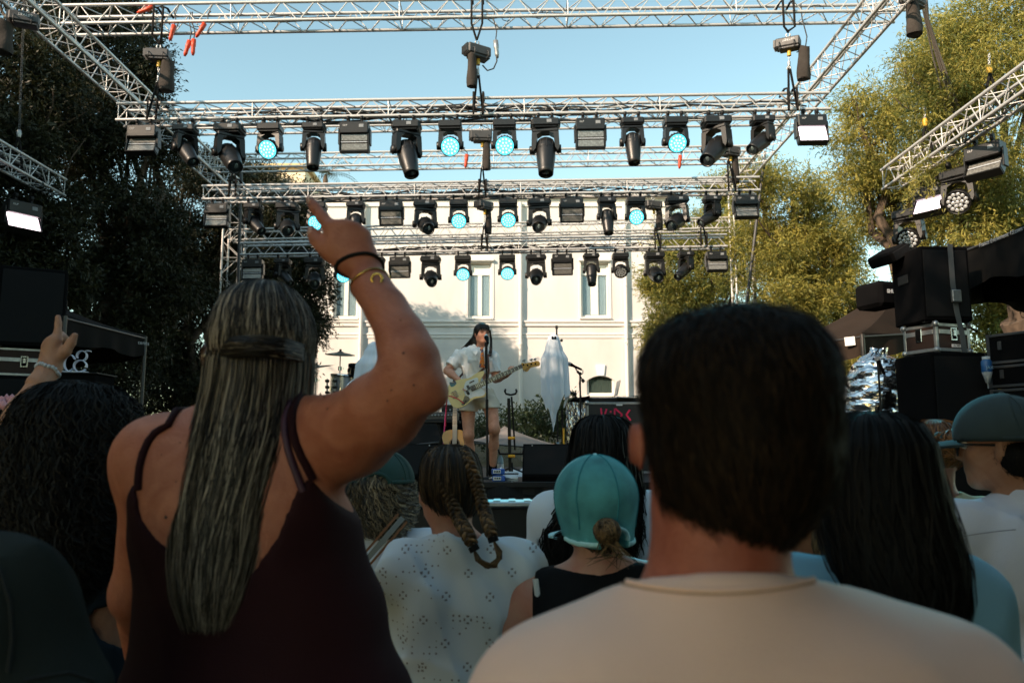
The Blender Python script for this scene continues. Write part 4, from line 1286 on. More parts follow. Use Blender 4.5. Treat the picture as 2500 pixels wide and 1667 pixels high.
# stage
DZ = 1.19
M_skirt = mat('black_stage_cloth', (0.010, 0.010, 0.011), 0.95, bump=0.4, bscale=12, stretch=(6, 6, 0.6))
st = thing('stage', 'black stage deck with a black cloth skirt across its front', 'stage', (0, 10.6, 0))
for i in range(6):
 for j in range(3):
  wchild('deck_panel', MB().box((-5 + 2 * i, 7.62 + 1.0 + 2 * j, DZ - 0.06), (1.994, 1.994, 0.12), b=0.006), M_deck, st)
wchild('skirt', MB().grid(lambda u, v: Vector((-6 + 12 * u, 7.60 + 0.03 * sin(u * 150), 0.02 + (DZ - 0.04) * v)), 300, 3), M_skirt, st)
wchild('edge_rail', MB().box((0, 7.59, DZ - 0.02), (12, 0.03, 0.05), b=0.004), M_black, st)
for i in range(5):
 for j in range(3):
  rod('leg', (-5.6 + 2.8 * i, 8.2 + 2.6 * j, 0), (-5.6 + 2.8 * i, 8.2 + 2.6 * j, DZ - 0.121), 0.025, M_steel, st)
def on_stage(px, Y, z=DZ):
 return Vector((P(px, 1100, Y).x, Y, z))
# barrier in front of the crowd, with pale top steps
M_barrier = mat('barrier_aluminium', (0.52, 0.55, 0.56), 0.35, metal=0.75, var=0.2, scale=12)
for k in range(7):
 x = -3.15 + 1.05 * k
 t = thing('crowd_barrier', 'metal crowd barrier section in front of the stage, %s from the left' % ORD[k], 'barrier', (x, 5.9, 0), 'crowd barrier in front of the stage')
 wchild('front_panel', MB().box((x, 5.82, 0.56), (1.02, 0.03, 1.05), b=0.008), M_black, t)
 wchild('top_plate', MB().box((x, 5.92, 1.115), (1.02, 0.30, 0.035), b=0.008), M_barrier, t)
 for q in range(9):
  wchild('rib', MB().box((x - 0.44 + 0.11 * q, 5.92, 1.137), (0.05, 0.24, 0.006)), M_barrier, t)
 wchild('foot_plate', MB().box((x, 6.4, 0.03), (1.02, 1.1, 0.05), b=0.008), M_barrier, t)
 for s_ in (-1, 1):
  wchild('brace', MB().tube([(x + s_ * 0.45, 5.95, 1.05), (x + s_ * 0.45, 6.85, 0.06)], 0.022, 8), M_barrier, t)
# floor monitors
M_grille = mat('speaker_grille', (0.012, 0.012, 0.0125), 0.8, spec=0.15, var=0.25, scale=300, bump=0.4, bscale=500)
def wedge(label, x, y, wd, yaw=0.0):
 t = thing('floor_monitor', label, 'speaker', M=T((x, y, DZ)) @ RZ(yaw), group='floor monitors at the stage edge')
 poly = [(-0.24, 0.0), (0.20, 0.0), (0.26, 0.10), (0.02, 0.36), (-0.08, 0.36), (-0.26, 0.05)]
 Mx = Matrix(((0, 0, 1, 0), (1, 0, 0, 0), (0, 1, 0, 0), (0, 0, 0, 1)))
 obj('cabinet', MB().prism(poly, -wd / 2, wd / 2, Mx), M_blackmatt, t)
 obj('grille', MB().add([(-wd / 2 + 0.02, 0.255, 0.115), (wd / 2 - 0.02, 0.255, 0.115), (wd / 2 - 0.02, 0.035, 0.355), (-wd / 2 + 0.02, 0.035, 0.355)], [(0, 1, 2, 3)]), M_grille, t)
 obj('rear_panel', MB().add([(-wd / 2 + 0.015, -0.257, 0.07), (wd / 2 - 0.015, -0.257, 0.07), (wd / 2 - 0.015, -0.092, 0.35), (-wd / 2 + 0.015, -0.092, 0.35)], [(0, 1, 2, 3)]), M_grille, t)
 for s_ in (-1, 1):
  obj('handle', MB().lathe([(0.0, 0.0), (0.045, 0.0), (0.055, 0.006), (0.06, 0.0)], 16, T((s_ * (wd / 2 + 0.001), -0.04, 0.17)) @ RY(s_ * pi / 2)), M_black, t)
 for q in (-1, 1):
  obj('screw', MB().sphere((q * wd * 0.35, -0.1, 0.345), 0.008, 6, 4), M_steel, t)
 return t
wedge('grey black floor monitor right of the guitar stand', P(1352, 1130, 8.05).x, 8.05, 0.60, -0.08)
wedge('floor monitor seen under the raised elbow, left of the singer', P(990, 1130, 8.05).x, 8.05, 0.66, 0.15)
# microphone stands
M_micball = mat('microphone_grille', (0.30, 0.31, 0.32), 0.35, metal=0.8, bump=0.6, bscale=900)
def microphone(label, p, dirv, parent_group=None):
 t = thing('microphone', label, 'microphone', M=T(p) @ frame_from(dirv).to_4x4())
 obj('grille', MB().sphere((0, 0, 0), (0.026, 0.026, 0.028), 14, 10), M_micball, t)
 obj('body', MB().lathe([(0.022, -0.02), (0.024, -0.035), (0.017, -0.06), (0.013, -0.17), (0.010, -0.18), (0, -0.18)], 12), M_blackmatt, t)
 obj('collar_ring', MB().lathe([(0.027, -0.012), (0.028, -0.016), (0.027, -0.02)], 14, cap=False), M_steel, t)
 return t
def stand_base(t, foot, r=0.26):
 for k in range(3):
  a = 0.5 + 2 * pi * k / 3
  wchild('leg', MB().tube([foot + Vector((0, 0, 0.12)), foot + Vector((cos(a) * r, sin(a) * r, 0.012))], 0.009, 6), M_black, t)
 wchild('hub', MB().tube([foot + Vector((0, 0, 0.06)), foot + Vector((0, 0, 0.17))], 0.02, 8), M_black, t)
YM = 8.38
mic_top = P(1187, 822, YM)
foot = on_stage(1190, YM)
t = thing('microphone_stand', 'straight black microphone stand in front of the singer', 'stand', foot)
wchild('base_disc', MB().lathe([(0.0, 0.03), (0.10, 0.025), (0.125, 0.012), (0.125, 0.0)], 24, T(foot)), M_black, t)
rod('lower_tube', foot + Vector((0, 0, 0.02)), P(1189, 990, YM), 0.0115, M_black, t)
rod('upper_tube', P(1189, 992, YM), P(1187, 845, YM), 0.010, M_black, t)
rod('clutch', P(1189, 1000, YM), P(1189, 975, YM), 0.016, M_black, t)
rod('sleeve', P(1187.5, 900, YM), P(1187, 848, YM), 0.016, M_black, t)
wchild('clip', MB().box(tuple(P(1187, 842, YM)), (0.035, 0.05, 0.05), b=0.008), M_black, t)
microphone('microphone with steel blue grille right at the singer\'s mouth', mic_top + Vector((0.0, 0.0, 0)), Vector((-0.12, 0.75, 0.45)))
t = thing('microphone_stand', 'black boom microphone stand in front of the arched window', 'stand', on_stage(1419, 9.9))
rod('pole', on_stage(1419, 9.9), P(1416, 912, 9.9), 0.011, M_black, t)
rod('boom', P(1425, 932, 9.9), P(1404, 897, 9.9), 0.008, M_black, t)
wchild('clamp', MB().sphere(tuple(P(1416, 912, 9.9)), 0.022, 8, 6), M_black, t)
wchild('clamp', MB().sphere(tuple(P(1411, 908, 9.9)), 0.018, 8, 6), M_black, t)
wchild('counterweight', MB().tube([P(1421, 926, 9.9), P(1426, 933, 9.9)], 0.02, 8), M_black, t)
wchild('cable', MB().tube([P(1423, 903, 9.9), P(1423, 911, 9.9), P(1417, 916, 9.9), P(1414, 935, 9.9), P(1416, 962, 9.9), P(1420, 968, 9.9)], 0.006, 5), M_cable, t)
stand_base(t, on_stage(1419, 9.9))
microphone('gold toned vocal microphone on the boom stand', P(1389, 888, 9.9), Vector((-0.9, 0.0, 0.42)))
t = thing('guitar_stand', 'tall empty black guitar stand with orange collars', 'stand', on_stage(1248, 8.4))
fo = on_stage(1248, 8.4)
rod('pole', fo + Vector((-0.01, 0, 0.05)), P(1242, 972, 8.4), 0.017, M_black, t)
rod('pole', fo + Vector((0.04, 0.12, 0.3)), P(1249, 968, 8.45), 0.010, M_black, t)
for s_ in (-1, 1):
 c = P(1247, 964, 8.42)
 wchild('yoke_arm', MB().tube([c, c + Vector((s_ * 0.05, 0, 0.012)), c + Vector((s_ * 0.062, -0.03, 0.035)), c + Vector((s_ * 0.055, -0.05, 0.055))], 0.011, 8), M_black, t)
for py in (1069, 1113):
 wchild('collar', MB().box(tuple(P(1249, py, 8.36)), (0.075, 0.05, 0.030), b=0.008), mat('orange_collar', (0.80, 0.36, 0.01), 0.45), t)
stand_base(t, fo, 0.3)
for s_ in (-1, 1):
 wchild('cradle', MB().tube([fo + Vector((0, 0, 0.26)), fo + Vector((s_ * 0.12, -0.06, 0.26)), fo + Vector((s_ * 0.13, -0.12, 0.30))], 0.011, 8), M_black, t)
# acoustic guitar on the stage behind the singer
M_spruce = mat('spruce_top', (0.62, 0.30, 0.05), 0.25, var=0.15, scale=30, stretch=(8, 1, 1))
M_rosewood = mat('rosewood', (0.055, 0.03, 0.02), 0.5)
M_fret = mat('fret_wire', (0.6, 0.58, 0.5), 0.3, metal=0.9)
def smooth_outline(pts, n=6):
 out = []
 m = len(pts)
 for i in range(m):
  p0, p1, p2, p3 = (np.array(pts[(i + k - 1) % m], float) for k in range(4))
  for q in range(n):
   t_ = q / n
   out.append(tuple(0.5 * ((2 * p1) + (-p0 + p2) * t_ + (2 * p0 - 5 * p1 + 4 * p2 - p3) * t_ ** 2 + (-p0 + 3 * p1 - 3 * p2 + p3) * t_ ** 3)))
 return out
XZ = Matrix(((1, 0, 0, 0), (0, 0, -1, 0), (0, 1, 0, 0), (0, 0, 0, 1)))   # (x, y) -> (x, z), extrusion toward -Y
gp = Vector((P(1111, 1060, 9.3).x, 9.3, DZ + 0.02))
t = thing('acoustic_guitar', 'honey coloured acoustic guitar standing behind the singer\'s legs', 'guitar', M=T(gp) @ RX(-0.12))
half = [(0.0, 0.0), (0.12, 0.01), (0.19, 0.08), (0.20, 0.17), (0.15, 0.27), (0.125, 0.32), (0.145, 0.40), (0.13, 0.47), (0.06, 0.50), (0.0, 0.50)]
ol = smooth_outline(half + [(-x, y) for x, y in half[-2:0:-1]], 4)
obj('body', MB().prism(ol, 0.0, 0.10, XZ, True), mat('mahogany', (0.14, 0.05, 0.02), 0.4), t)
obj('soundboard', MB().prism([(x * 0.985, 0.25 + (y - 0.25) * 0.985) for x, y in ol], 0.1005, 0.104, XZ), M_spruce, t)
obj('sound_hole', MB().lathe([(0, 0), (0.05, 0)], 20, T((0, -0.1055, 0.34)) @ RX(pi / 2), cap=False), M_blackmatt, t)
obj('rosette', MB().lathe([(0.052, 0), (0.062, 0)], 24, T((0, -0.1056, 0.34)) @ RX(pi / 2), cap=False), M_rosewood, t)
obj('bridge', MB().box((0, -0.108, 0.15), (0.16, 0.01, 0.025), b=0.003), M_rosewood, t)
obj('neck', MB().box((0, -0.105, 0.64), (0.05, 0.02, 0.56), b=0.006), mat('neck_maple', (0.50, 0.40, 0.26), 0.4), t)
obj('fingerboard', MB().box((0, -0.118, 0.62), (0.052, 0.008, 0.60), b=0.002), mat('grey_fingerboard', (0.36, 0.33, 0.28), 0.5), t)
for k in range(18):
 obj('fret', MB().box((0, -0.123, 0.915 - 0.56 * (1 - 2 ** (-k / 12))), (0.05, 0.003, 0.004)), M_rosewood, t)
obj('headstock', MB().box((0, -0.10, 1.0), (0.07, 0.018, 0.17), RX(0.15), b=0.006), M_rosewood, t)
for s_ in (-1, 1):
 for k in range(3):
  obj('tuning_peg', MB().sphere((s_ * 0.05, -0.09, 0.95 + 0.045 * k), (0.014, 0.006, 0.010), 8, 6), M_steel, t)
# amplifier and keyboard rack left of the singer
ap = on_stage(1078, 9.9)
t = thing('keyboard_stand', 'black stand with small synth left of the bass player', 'stand', ap)
for s_ in (-1, 1):
 wchild('leg', MB().tube([ap + Vector((s_ * 0.14, 0, 0)), ap + Vector((-s_ * 0.05, 0, 0.62))], 0.016, 8).tube([ap + Vector((s_ * 0.14, 0.25, 0)), ap + Vector((-s_ * 0.05, 0.25, 0.62))], 0.016, 8), M_black, t)
wchild('top_tray', MB().box(tuple(ap + Vector((0, 0.1, 0.64))), (0.44, 0.3, 0.04), b=0.01), M_black, t)
sy = thing('synthesizer', 'small dark synth box with knobs on the black stand', 'synthesizer', ap + Vector((0, 0.1, 0.66)))
obj('case', MB().box((0, 0, 0.05), (0.40, 0.22, 0.10), b=0.012), M_grey, sy)
for k in range(9):
 obj('knob', MB().lathe([(0.012, 0), (0.012, 0.014), (0.0, 0.016)], 8, T((-0.16 + 0.04 * k, -0.111, 0.06)) @ RX(pi / 2)), M_steel, sy)
bk = on_stage(1108, 10.3)
t = thing('amplifier', 'tall black amplifier rack behind the acoustic guitar', 'amplifier', bk)
wchild('cabinet', MB().box(tuple(bk + Vector((0.0, 0.1, 0.36))), (0.34, 0.35, 0.72), b=0.012), M_blackmatt, t)
wchild('grille', MB().box(tuple(bk + Vector((0.0, -0.078, 0.30))), (0.30, 0.008, 0.5)), M_grille, t)
wchild('head', MB().box(tuple(bk + Vector((0.0, 0.1, 0.80))), (0.32, 0.28, 0.14), b=0.012), M_black, t)
for k in range(5):
 wchild('knob', MB().lathe([(0.014, 0), (0.012, 0.016), (0, 0.018)], 8, T(bk + Vector((-0.1 + 0.05 * k, -0.041, 0.80))) @ RX(pi / 2)), M_steel, t)
tag(obj('cable', MB().tube([P(1092, 960, 9.6), P(1090, 990, 9.6), P(1086, 1030, 9.5), P(1083, 1080, 9.4), P(1080, 1120, 9.3)], 0.008, 6), mat('pink_cable', (0.75, 0.03, 0.16), 0.5)), 'pink red cable hanging down left of the singer', 'cable')
tag(obj('cable', MB().tube([P(1246, 1160, 8.0) if q == 0 else P(1180 + 14 * q, 1163 + 5 * sin(q * 1.7), 7.9) for q in range(6)], 0.006, 5), M_white), 'pale cable lying in loops at the stage edge', 'cable')
# pedals, set list, bottles at the singer's feet
for k, (px, z_, lb) in enumerate(((1216, 0.065, 'upper blue effects pedal at the singer\'s feet'), (1218, 0.0, 'lower blue effects pedal under the upper one'))):
 p = on_stage(px, 7.85, DZ + z_)
 t = thing('effects_pedal', lb, 'pedal', M=T(p) @ RZ(0.1 * (1 - k)))
 obj('case', MB().box((0, 0, 0.028), (0.125, 0.10, 0.056), b=0.008), mat('pedal_blue', (0.02, 0.10, 0.42), 0.35), t)
 obj('face_plate', MB().box((-0.015, -0.0505, 0.03), (0.075, 0.004, 0.036)), M_white, t)
 for q in range(3):
  obj('knob', MB().lathe([(0.008, 0), (0.007, 0.012), (0, 0.013)], 8, T((-0.035 + 0.022 * q, -0.052, 0.032)) @ RX(pi / 2)), M_black, t)
 obj('footswitch', MB().lathe([(0.012, 0.056), (0.011, 0.068), (0, 0.07)], 10, T((0.03, 0, 0))), M_chrome, t)
t = thing('floor_box', 'flat pale box with cyan light on it beside the blue pedals', 'box', on_stage(1248, 7.95))
obj('case', MB().box((0, 0.04, 0.035), (0.14, 0.16, 0.06), RX(0.35), b=0.008), mat('pale_plastic', (0.62, 0.66, 0.68), 0.4), t)
obj('stripe', MB().box((0, 0.038, 0.068), (0.142, 0.03, 0.004), RX(0.35)), M_black, t)
def bottle(label, p, h=0.24, col=(0.35, 0.5, 0.58), cap=(0.2, 0.35, 0.5), cat='bottle'):
 t = thing('water_bottle', label, cat, p)
 obj('body', MB().lathe([(0, 0), (0.034, 0), (0.036, 0.02), (0.033, h * 0.5), (0.036, h * 0.62), (0.030, h * 0.78), (0.013, h * 0.92), (0.013, h * 0.94)], 14), mat('clear_plastic' + str(col[0]), col, 0.08, alpha=0.6), t)
 obj('cap', MB().lathe([(0.016, h * 0.94), (0.016, h), (0, h)], 10), mat('bottle_cap' + str(cap[0]), cap, 0.4), t)
 obj('paper_label', MB().lathe([(0.0365, h * 0.3), (0.0365, h * 0.55)], 14, cap=False), M_white, t)
 return t
bottle('clear water bottle standing behind the singer\'s right knee', on_stage(1222, 9.0, DZ), 0.26)
bottle('clear water bottle standing behind the right floor monitor', on_stage(1362, 8.6, DZ + 0.22), 0.16, (0.5, 0.55, 0.55))
t = thing('drum_riser', 'low black box at the back of the stage under bottles', 'box', on_stage(1300, 8.7))
obj('case', MB().box((0.25, 0.05, 0.11), (0.5, 0.3, 0.22), b=0.01), M_blackmatt, t)
obj('lid', MB().box((0.25, 0.05, 0.224), (0.49, 0.29, 0.008), b=0.003), M_grey, t)
t = thing('white_cloth', 'white cloth heap on the stage behind the monitor', 'cloth', on_stage(1270, 9.2, DZ))
obj('folds', MB().grid(lambda u, v: Vector(((u - 0.5) * 0.55, (v - 0.5) * 0.3, max(0, 0.13 * sin(pi * v) * (0.4 + 0.6 * u) + 0.02 * sin(u * 23) * sin(pi * v)))), 26, 12), mat('white_cotton', (0.72, 0.76, 0.80), 0.9), t)
# ghosts: white sheets over microphone stands
M_sheet = mat('white_sheet', (0.74, 0.80, 0.88), 0.9, var=0.03, scale=3, bump=0.15, bscale=40)
def ghost(label, apex, H, prof, seed, hem):
 t = thing('ghost_sheet', label, 'decoration', apex)
 rr = random.Random(seed)
 ph = [rr.uniform(0, 6) for _ in range(6)]
 def f(u, v):
  a = 2 * pi * u
  ln = H * (hem(a))
  z = -ln * v
  fr = min(1.0, v * hem(a))
  for i in range(len(prof) - 1):
   if prof[i][0] <= fr <= prof[i + 1][0]:
    q = (fr - prof[i][0]) / (prof[i + 1][0] - prof[i][0])
    q = q * q * (3 - 2 * q)
    l = prof[i][1] * (1 - q) + prof[i + 1][1] * q
    r = prof[i][2] * (1 - q) + prof[i + 1][2] * q
    break
  c = cos(a)
  rx = (r if c > 0 else l)
  fold = 1 + (0.08 + 0.24 * fr) * (sin(5 * a + ph[0] + 2 * fr) * 0.6 + sin(9 * a + ph[1]) * 0.55 + sin(14 * a + ph[2] - 3 * fr) * 0.25) * min(1, fr * 4)
  return Vector((c * rx * (1 + (fold - 1) * 0.6), sin(a) * 0.5 * (abs(l) + abs(r)) * 0.62 * fold, z + 0.012 * sin(7 * a + ph[3]) * fr))
 mb = MB().grid(f, 120, 46, closed_u=True)
 obj('sheet', mb, M_sheet, t)
 return t
s_ = S(9.6)
ap = P(1352, 815, 9.6)
gp_ = [(0.0, 2 * s_, 2 * s_), (0.012, 9 * s_, 9 * s_), (0.04, 14 * s_, 13 * s_), (0.09, 18 * s_, 16 * s_), (0.16, 22 * s_, 21 * s_), (0.28, 32 * s_, 32 * s_), (0.45, 32 * s_, 34 * s_), (0.64, 29 * s_, 35 * s_), (0.76, 25 * s_, 28 * s_), (0.86, 20 * s_, 12 * s_), (1.0, 12 * s_, 4 * s_)]
def hem1(a):
 f = cos(a + pi / 2 + 0.25)
 return 0.62 + 0.38 * max(0, f) ** 3 + 0.05 * sin(4 * a + 1) + 0.05 * sin(9 * a) + 0.06 * max(0, cos(a))
g1 = ghost('ghost made of a white sheet with two black eyes on a stand', ap, 232 * s_, gp_, 3, hem1)
for px in (1348.5, 1355):
 e = P(px, 826, 9.6) - ap
 obj('eye', MB().sphere((e.x, -0.048, e.z), (0.014, 0.02, 0.020), 10, 8), M_blackmatt, g1)
t = thing('stand_pole', 'black stand pole poking out above the ghost sheet', 'stand', on_stage(1362, 9.62))
rod('pole', on_stage(1362, 9.62), P(1359, 800, 9.62), 0.010, M_black, t)
rod('tip', P(1359, 803, 9.62), P(1359, 795, 9.62), 0.016, M_black, t)
wchild('clip', MB().sphere(tuple(P(1371, 831, 9.5)), 0.018, 8, 6), M_black, t)
ap2 = P(912, 834, 9.6)
gp2 = [(0.0, 3 * s_, 3 * s_), (0.04, 14 * s_, 14 * s_), (0.15, 24 * s_, 24 * s_), (0.32, 42 * s_, 42 * s_), (0.5, 44 * s_, 46 * s_), (0.75, 40 * s_, 42 * s_), (1.0, 36 * s_, 40 * s_)]
g2 = ghost('second white ghost sheet half hidden behind the raised arm', ap2, 190 * s_, gp2, 8, lambda a: 0.86 + 0.14 * sin(3 * a + 0.5))
t = thing('stand_pole', 'black stand inside the left ghost sheet', 'stand', on_stage(950, 9.65))
rod('pole', on_stage(950, 9.65), ap2 + Vector((0, 0.03, -0.03)), 0.010, M_black, t)
stand_base(t, on_stage(950, 9.65))
# drum kit
M_sparkle = mat('silver_sparkle_shell', (0.55, 0.57, 0.60), 0.25, metal=0.5, col2=(0.22, 0.23, 0.25), scale=180, coords='Object')
M_bronze = mat('dark_cymbal_bronze', (0.16, 0.13, 0.085), 0.35, metal=0.85, var=0.3, scale=10)
M_head = mat('drum_head', (0.72, 0.74, 0.76), 0.5)
YDr = 10.4
def cymbal(label, p, r, tilt, yaw, foot_px):
 t = thing('cymbal', label, 'cymbal', M=T(p))
 Mt = RZ(yaw) @ RX(tilt)
 obj('plate', MB().lathe([(0.0, 0.035), (0.03, 0.032), (0.05, 0.018), (r * 0.6, 0.006), (r, -0.012), (r * 0.6, 0.002), (0.05, 0.012), (0, 0.028)], 36, Mt), M_bronze, t)
 obj('wing_nut', MB().lathe([(0.016, 0.03), (0.016, 0.06), (0.0, 0.065)], 10), M_black, t)
 st_ = thing('cymbal_stand', 'chrome stand carrying the ' + label, 'stand', Vector((p.x, p.y, DZ)))
 h = p.z - DZ
 obj('pole', MB().tube([(0, 0, 0.05), (0, 0, h * 0.55)], 0.013, 8).tube([(0, 0, h * 0.5), (0, 0, h)], 0.008, 8), M_steel, st_)
 for z in (0.30, 0.55, 0.86):
  obj('clutch', MB().tube([(0, 0, h * z), (0, 0, h * z + 0.05)], 0.024, 8).box((0.03, 0, h * z + 0.025), (0.04, 0.015, 0.02), b=0.003), M_chrome, st_)
 for k in range(3):
  a = 2 * pi * k / 3 + 0.4
  obj('leg', MB().tube([(0, 0, 0.28), (0.24 * cos(a), 0.24 * sin(a), 0.01)], 0.009, 6), M_steel, st_)
 return t
cymbal('upper dark cymbal in front of the white wall', P(831, 864, YDr), 0.20, 0.20, 0.3, 830)
cymbal('larger dark cymbal at the left, behind the blonde hair', P(772, 897, YDr), 0.25, 0.22, -0.9, 772)
def drum(label, c, r, h, axis, shell, rim=M_chrome, head=M_head, lugs=8):
 t = thing('drum', label, 'drum', M=T(c) @ frame_from(axis).to_4x4(), group='drums of the kit')
 obj('shell', MB().lathe([(r, -h / 2), (r, h / 2)], 32), shell, t)
 obj('drum_head', MB().lathe([(0, h / 2 + 0.006), (r * 0.97, h / 2 + 0.004), (r * 1.0, h / 2 + 0.001)], 32, cap=False), head, t)
 for z in (-h / 2, h / 2):
  obj('hoop', MB().lathe([(r + 0.003, z - 0.016), (r + 0.016, z - 0.016), (r + 0.016, z + 0.016), (r + 0.003, z + 0.018), (r + 0.003, z - 0.016)], 32, cap=False), rim, t)
 for k in range(lugs):
  a = 2 * pi * k / lugs
  obj('lug', MB().tube([(cos(a) * (r + 0.012), sin(a) * (r + 0.012), -h / 2), (cos(a) * (r + 0.012), sin(a) * (r + 0.012), h / 2)], 0.005, 5).box((cos(a) * (r + 0.012), sin(a) * (r + 0.012), 0), (0.02, 0.02, 0.05), RZ(a), b=0.004), rim, t)
 return t
drum('small chrome tom with dark underside beside the ghost sheet', P(871, 905, YDr), 0.10, 0.13, Vector((0.12, -0.25, 1)), mat('mirror_shell', (0.30, 0.27, 0.25), 0.15, metal=0.95), M_blackmatt, M_blackmatt)
drum('silver sparkle floor tom behind the raised arm', P(838, 950, YDr + 0.1), 0.16, 0.36, Vector((0.05, -0.06, 1)), M_sparkle)
kick = drum('silver sparkle bass drum with white front head', P(898, 980, YDr - 0.1), 0.30, 0.40, Vector((0.12, -1, 0.02)), M_sparkle, M_chrome, M_head, 10)
for q, ch in enumerate('CANAL'):
 pass
txt = text_mesh('CAN', 0.115, 0.001, bold=0.006)
obj('lettering', txt, mat('dark_red_print', (0.32, 0.03, 0.03), 0.6), kick, T((-0.04, 0.10, 0.209)))
bd = MB().lathe([(0.0, 0.0), (0.02, 0.0)], 12, T((0.0, 0.225, 0.210)) @ Matrix.Diagonal((1.6, 0.9, 1, 1)), cap=False)
for s2 in (-1, 1):
 bd.add([(s2 * 0.028, 0.225, 0.210), (s2 * 0.058, 0.235, 0.210), (s2 * 0.058, 0.215, 0.210)], [(0, 1, 2)])
 bd.add([(-0.012, 0.225 + s2 * 0.018, 0.210), (0.012, 0.225 + s2 * 0.018, 0.210), (0, 0.225 + s2 * 0.036, 0.210)], [(0, 1, 2)])
obj('badge', bd, M_blackmatt, kick)
for px in (799, 818):
 t = thing('drum_hardware', 'chrome drum rod with clamps, %s of the floor tom' % ('left' if px < 810 else 'in front'), 'stand', on_stage(px, YDr - 0.15))
 rod('pole', on_stage(px, YDr - 0.15), P(px, 925, YDr - 0.15), 0.012, M_steel, t)
 for py in (930, 945, 958):
  wchild('clamp', MB().box(tuple(P(px, py, YDr - 0.16)), (0.05, 0.05, 0.035), b=0.006), M_black, t)
# black flight case with pink lettering, foil screen, keyboard and laptop
M_casepanel = mat('black_case_panel', (0.014, 0.013, 0.013), 0.5, bump=0.15, bscale=120)
M_caseedge = mat('case_edge_aluminium', (0.42, 0.43, 0.43), 0.38, metal=0.75, var=0.25, scale=20)
M_casebrown = mat('brown_case_panel', (0.035, 0.020, 0.015), 0.6, spec=0.2, bump=0.15, bscale=120)
def flight_case(label, M, sx, sy, sz, panel, lid=0.28, name='flight_case', balls=True, latches=(0.0,), group=None, edge=0.03):
 t = thing(name, label, 'case', M=M, group=group)
 obj('box', MB().box((0, 0, sz / 2), (sx, sy, sz), b=0.004), panel, t)
 e = edge
 for sx_ in (-1, 1):
  for sy_ in (-1, 1):
   obj('edge', MB().box((sx_ * (sx / 2 - e / 2 + 0.004), sy_ * (sy / 2 - e / 2 + 0.004), sz / 2), (e, e, sz - 0.02), b=0.004), M_caseedge, t)
 for z in (e / 2 - 0.003, sz - e / 2 + 0.003):
  for q in (-1, 1):
   obj('edge', MB().box((0, q * (sy / 2 - e / 2 + 0.005), z), (sx - 2 * e, e, e), b=0.004), M_caseedge, t)
   obj('edge', MB().box((q * (sx / 2 - e / 2 + 0.005), 0, z), (e, sy - 2 * e, e), b=0.004), M_caseedge, t)
 if lid:
  zl = sz * (1 - lid)
  for q in (-1, 1):
   obj('lid_band', MB().box((0, q * (sy / 2 + 0.003), zl), (sx - 2 * e, 0.012, 0.045), b=0.003), M_caseedge, t)
   obj('lid_band', MB().box((q * (sx / 2 + 0.003), 0, zl), (0.012, sy - 2 * e, 0.045), b=0.003), M_caseedge, t)
  for la in latches:
   lt = obj('latch', MB().box((la * sx, -sy / 2 - 0.010, zl - 0.02), (0.075, 0.014, 0.13), b=0.004), M_chrome, t)
   obj('latch_dish', MB().box((la * sx, -sy / 2 - 0.0185, zl - 0.02), (0.05, 0.004, 0.10), b=0.002), M_blackmatt, lt)
   obj('butterfly', MB().box((la * sx, -sy / 2 - 0.022, zl - 0.01), (0.03, 0.008, 0.06), b=0.003), M_chrome, lt)
   lt2 = obj('latch', MB().box((-sx / 2 - 0.010, la * sy, zl - 0.02), (0.014, 0.075, 0.13), b=0.004), M_chrome, t)
   obj('latch_dish', MB().box((-sx / 2 - 0.0185, la * sy, zl - 0.02), (0.004, 0.05, 0.10), b=0.002), M_blackmatt, lt2)
 if balls:
  for a in (-1, 1):
   for b_ in (-1, 1):
    for z in (0.0, sz):
     obj('corner_ball', MB().sphere((a * (sx / 2 - 0.006), b_ * (sy / 2 - 0.006), z + (0.008 if z == 0 else -0.008)), 0.034, 10, 8), M_caseedge, t)
 return t
YK = 10.2
xk0, xk1 = P(1432, 1000, YK).x, P(1640, 1000, YK).x
zt = P(1500, 982, YK).z
fc = flight_case('black flight case with pink tape lettering behind the dark haired head', T(((xk0 + xk1) / 2, YK + 0.35, DZ)), xk1 - xk0, 0.7, zt - DZ, M_casepanel, 0, latches=())
M_pink = mat('pink_tape', (0.72, 0.015, 0.09), 0.55)
def tape(a, b, w=0.022):
 a, b = P(a[0], a[1], YK - 0.006), P(b[0], b[1], YK - 0.006)
 d = (b - a)
 M = T((a + b) / 2) @ RY(-math.atan2(d.z, d.x))
 wchild('lettering', MB().box((0, 0, 0), (d.length, 0.004, w)), M_pink, fc, M)
for a, b in (((1467, 996), (1471, 1030)), ((1481, 998), (1471, 1032)), ((1491, 1014), (1491, 1032)), ((1491, 1003), (1491, 1007)), ((1501, 997), (1500, 1034)), ((1502, 997), (1519, 1012)), ((1519, 1012), (1504, 1032)),
    ((1538, 1000), (1529, 1012)), ((1529, 1012), (1540, 1026))):
 tape(a, b)
wchild('paper_label', MB().box(tuple(P(1512, 988, YK - 0.007)), (0.08, 0.003, 0.02)), M_white, fc)
kb = thing('keyboard', 'slim black keyboard lying on top of the pink lettered case', 'keyboard', ((xk0 + xk1) / 2 - 0.02, YK + 0.3, zt))
obj('case', MB().box((0, 0, 0.035), (1.0, 0.32, 0.065), b=0.01), M_black, kb)
for k in range(24):
 obj('key', MB().box((-0.42 + 0.035 * k, -0.05, 0.070), (0.032, 0.13, 0.008), b=0.002), M_white, kb)
obj('cover', MB().grid(lambda u, v: Vector((-0.1 + 0.7 * u, -0.17 + 0.3 * v, 0.085 + 0.03 * sin(u * 5) * v + 0.01 * sin(u * 17))), 24, 6), mat('teal_black_cloth', (0.02, 0.035, 0.035), 0.8), kb)
lp = thing('laptop', 'open laptop seen edge on over the black case', 'laptop', M=T(P(1503, 966, YK + 0.2)) @ RY(0.22))
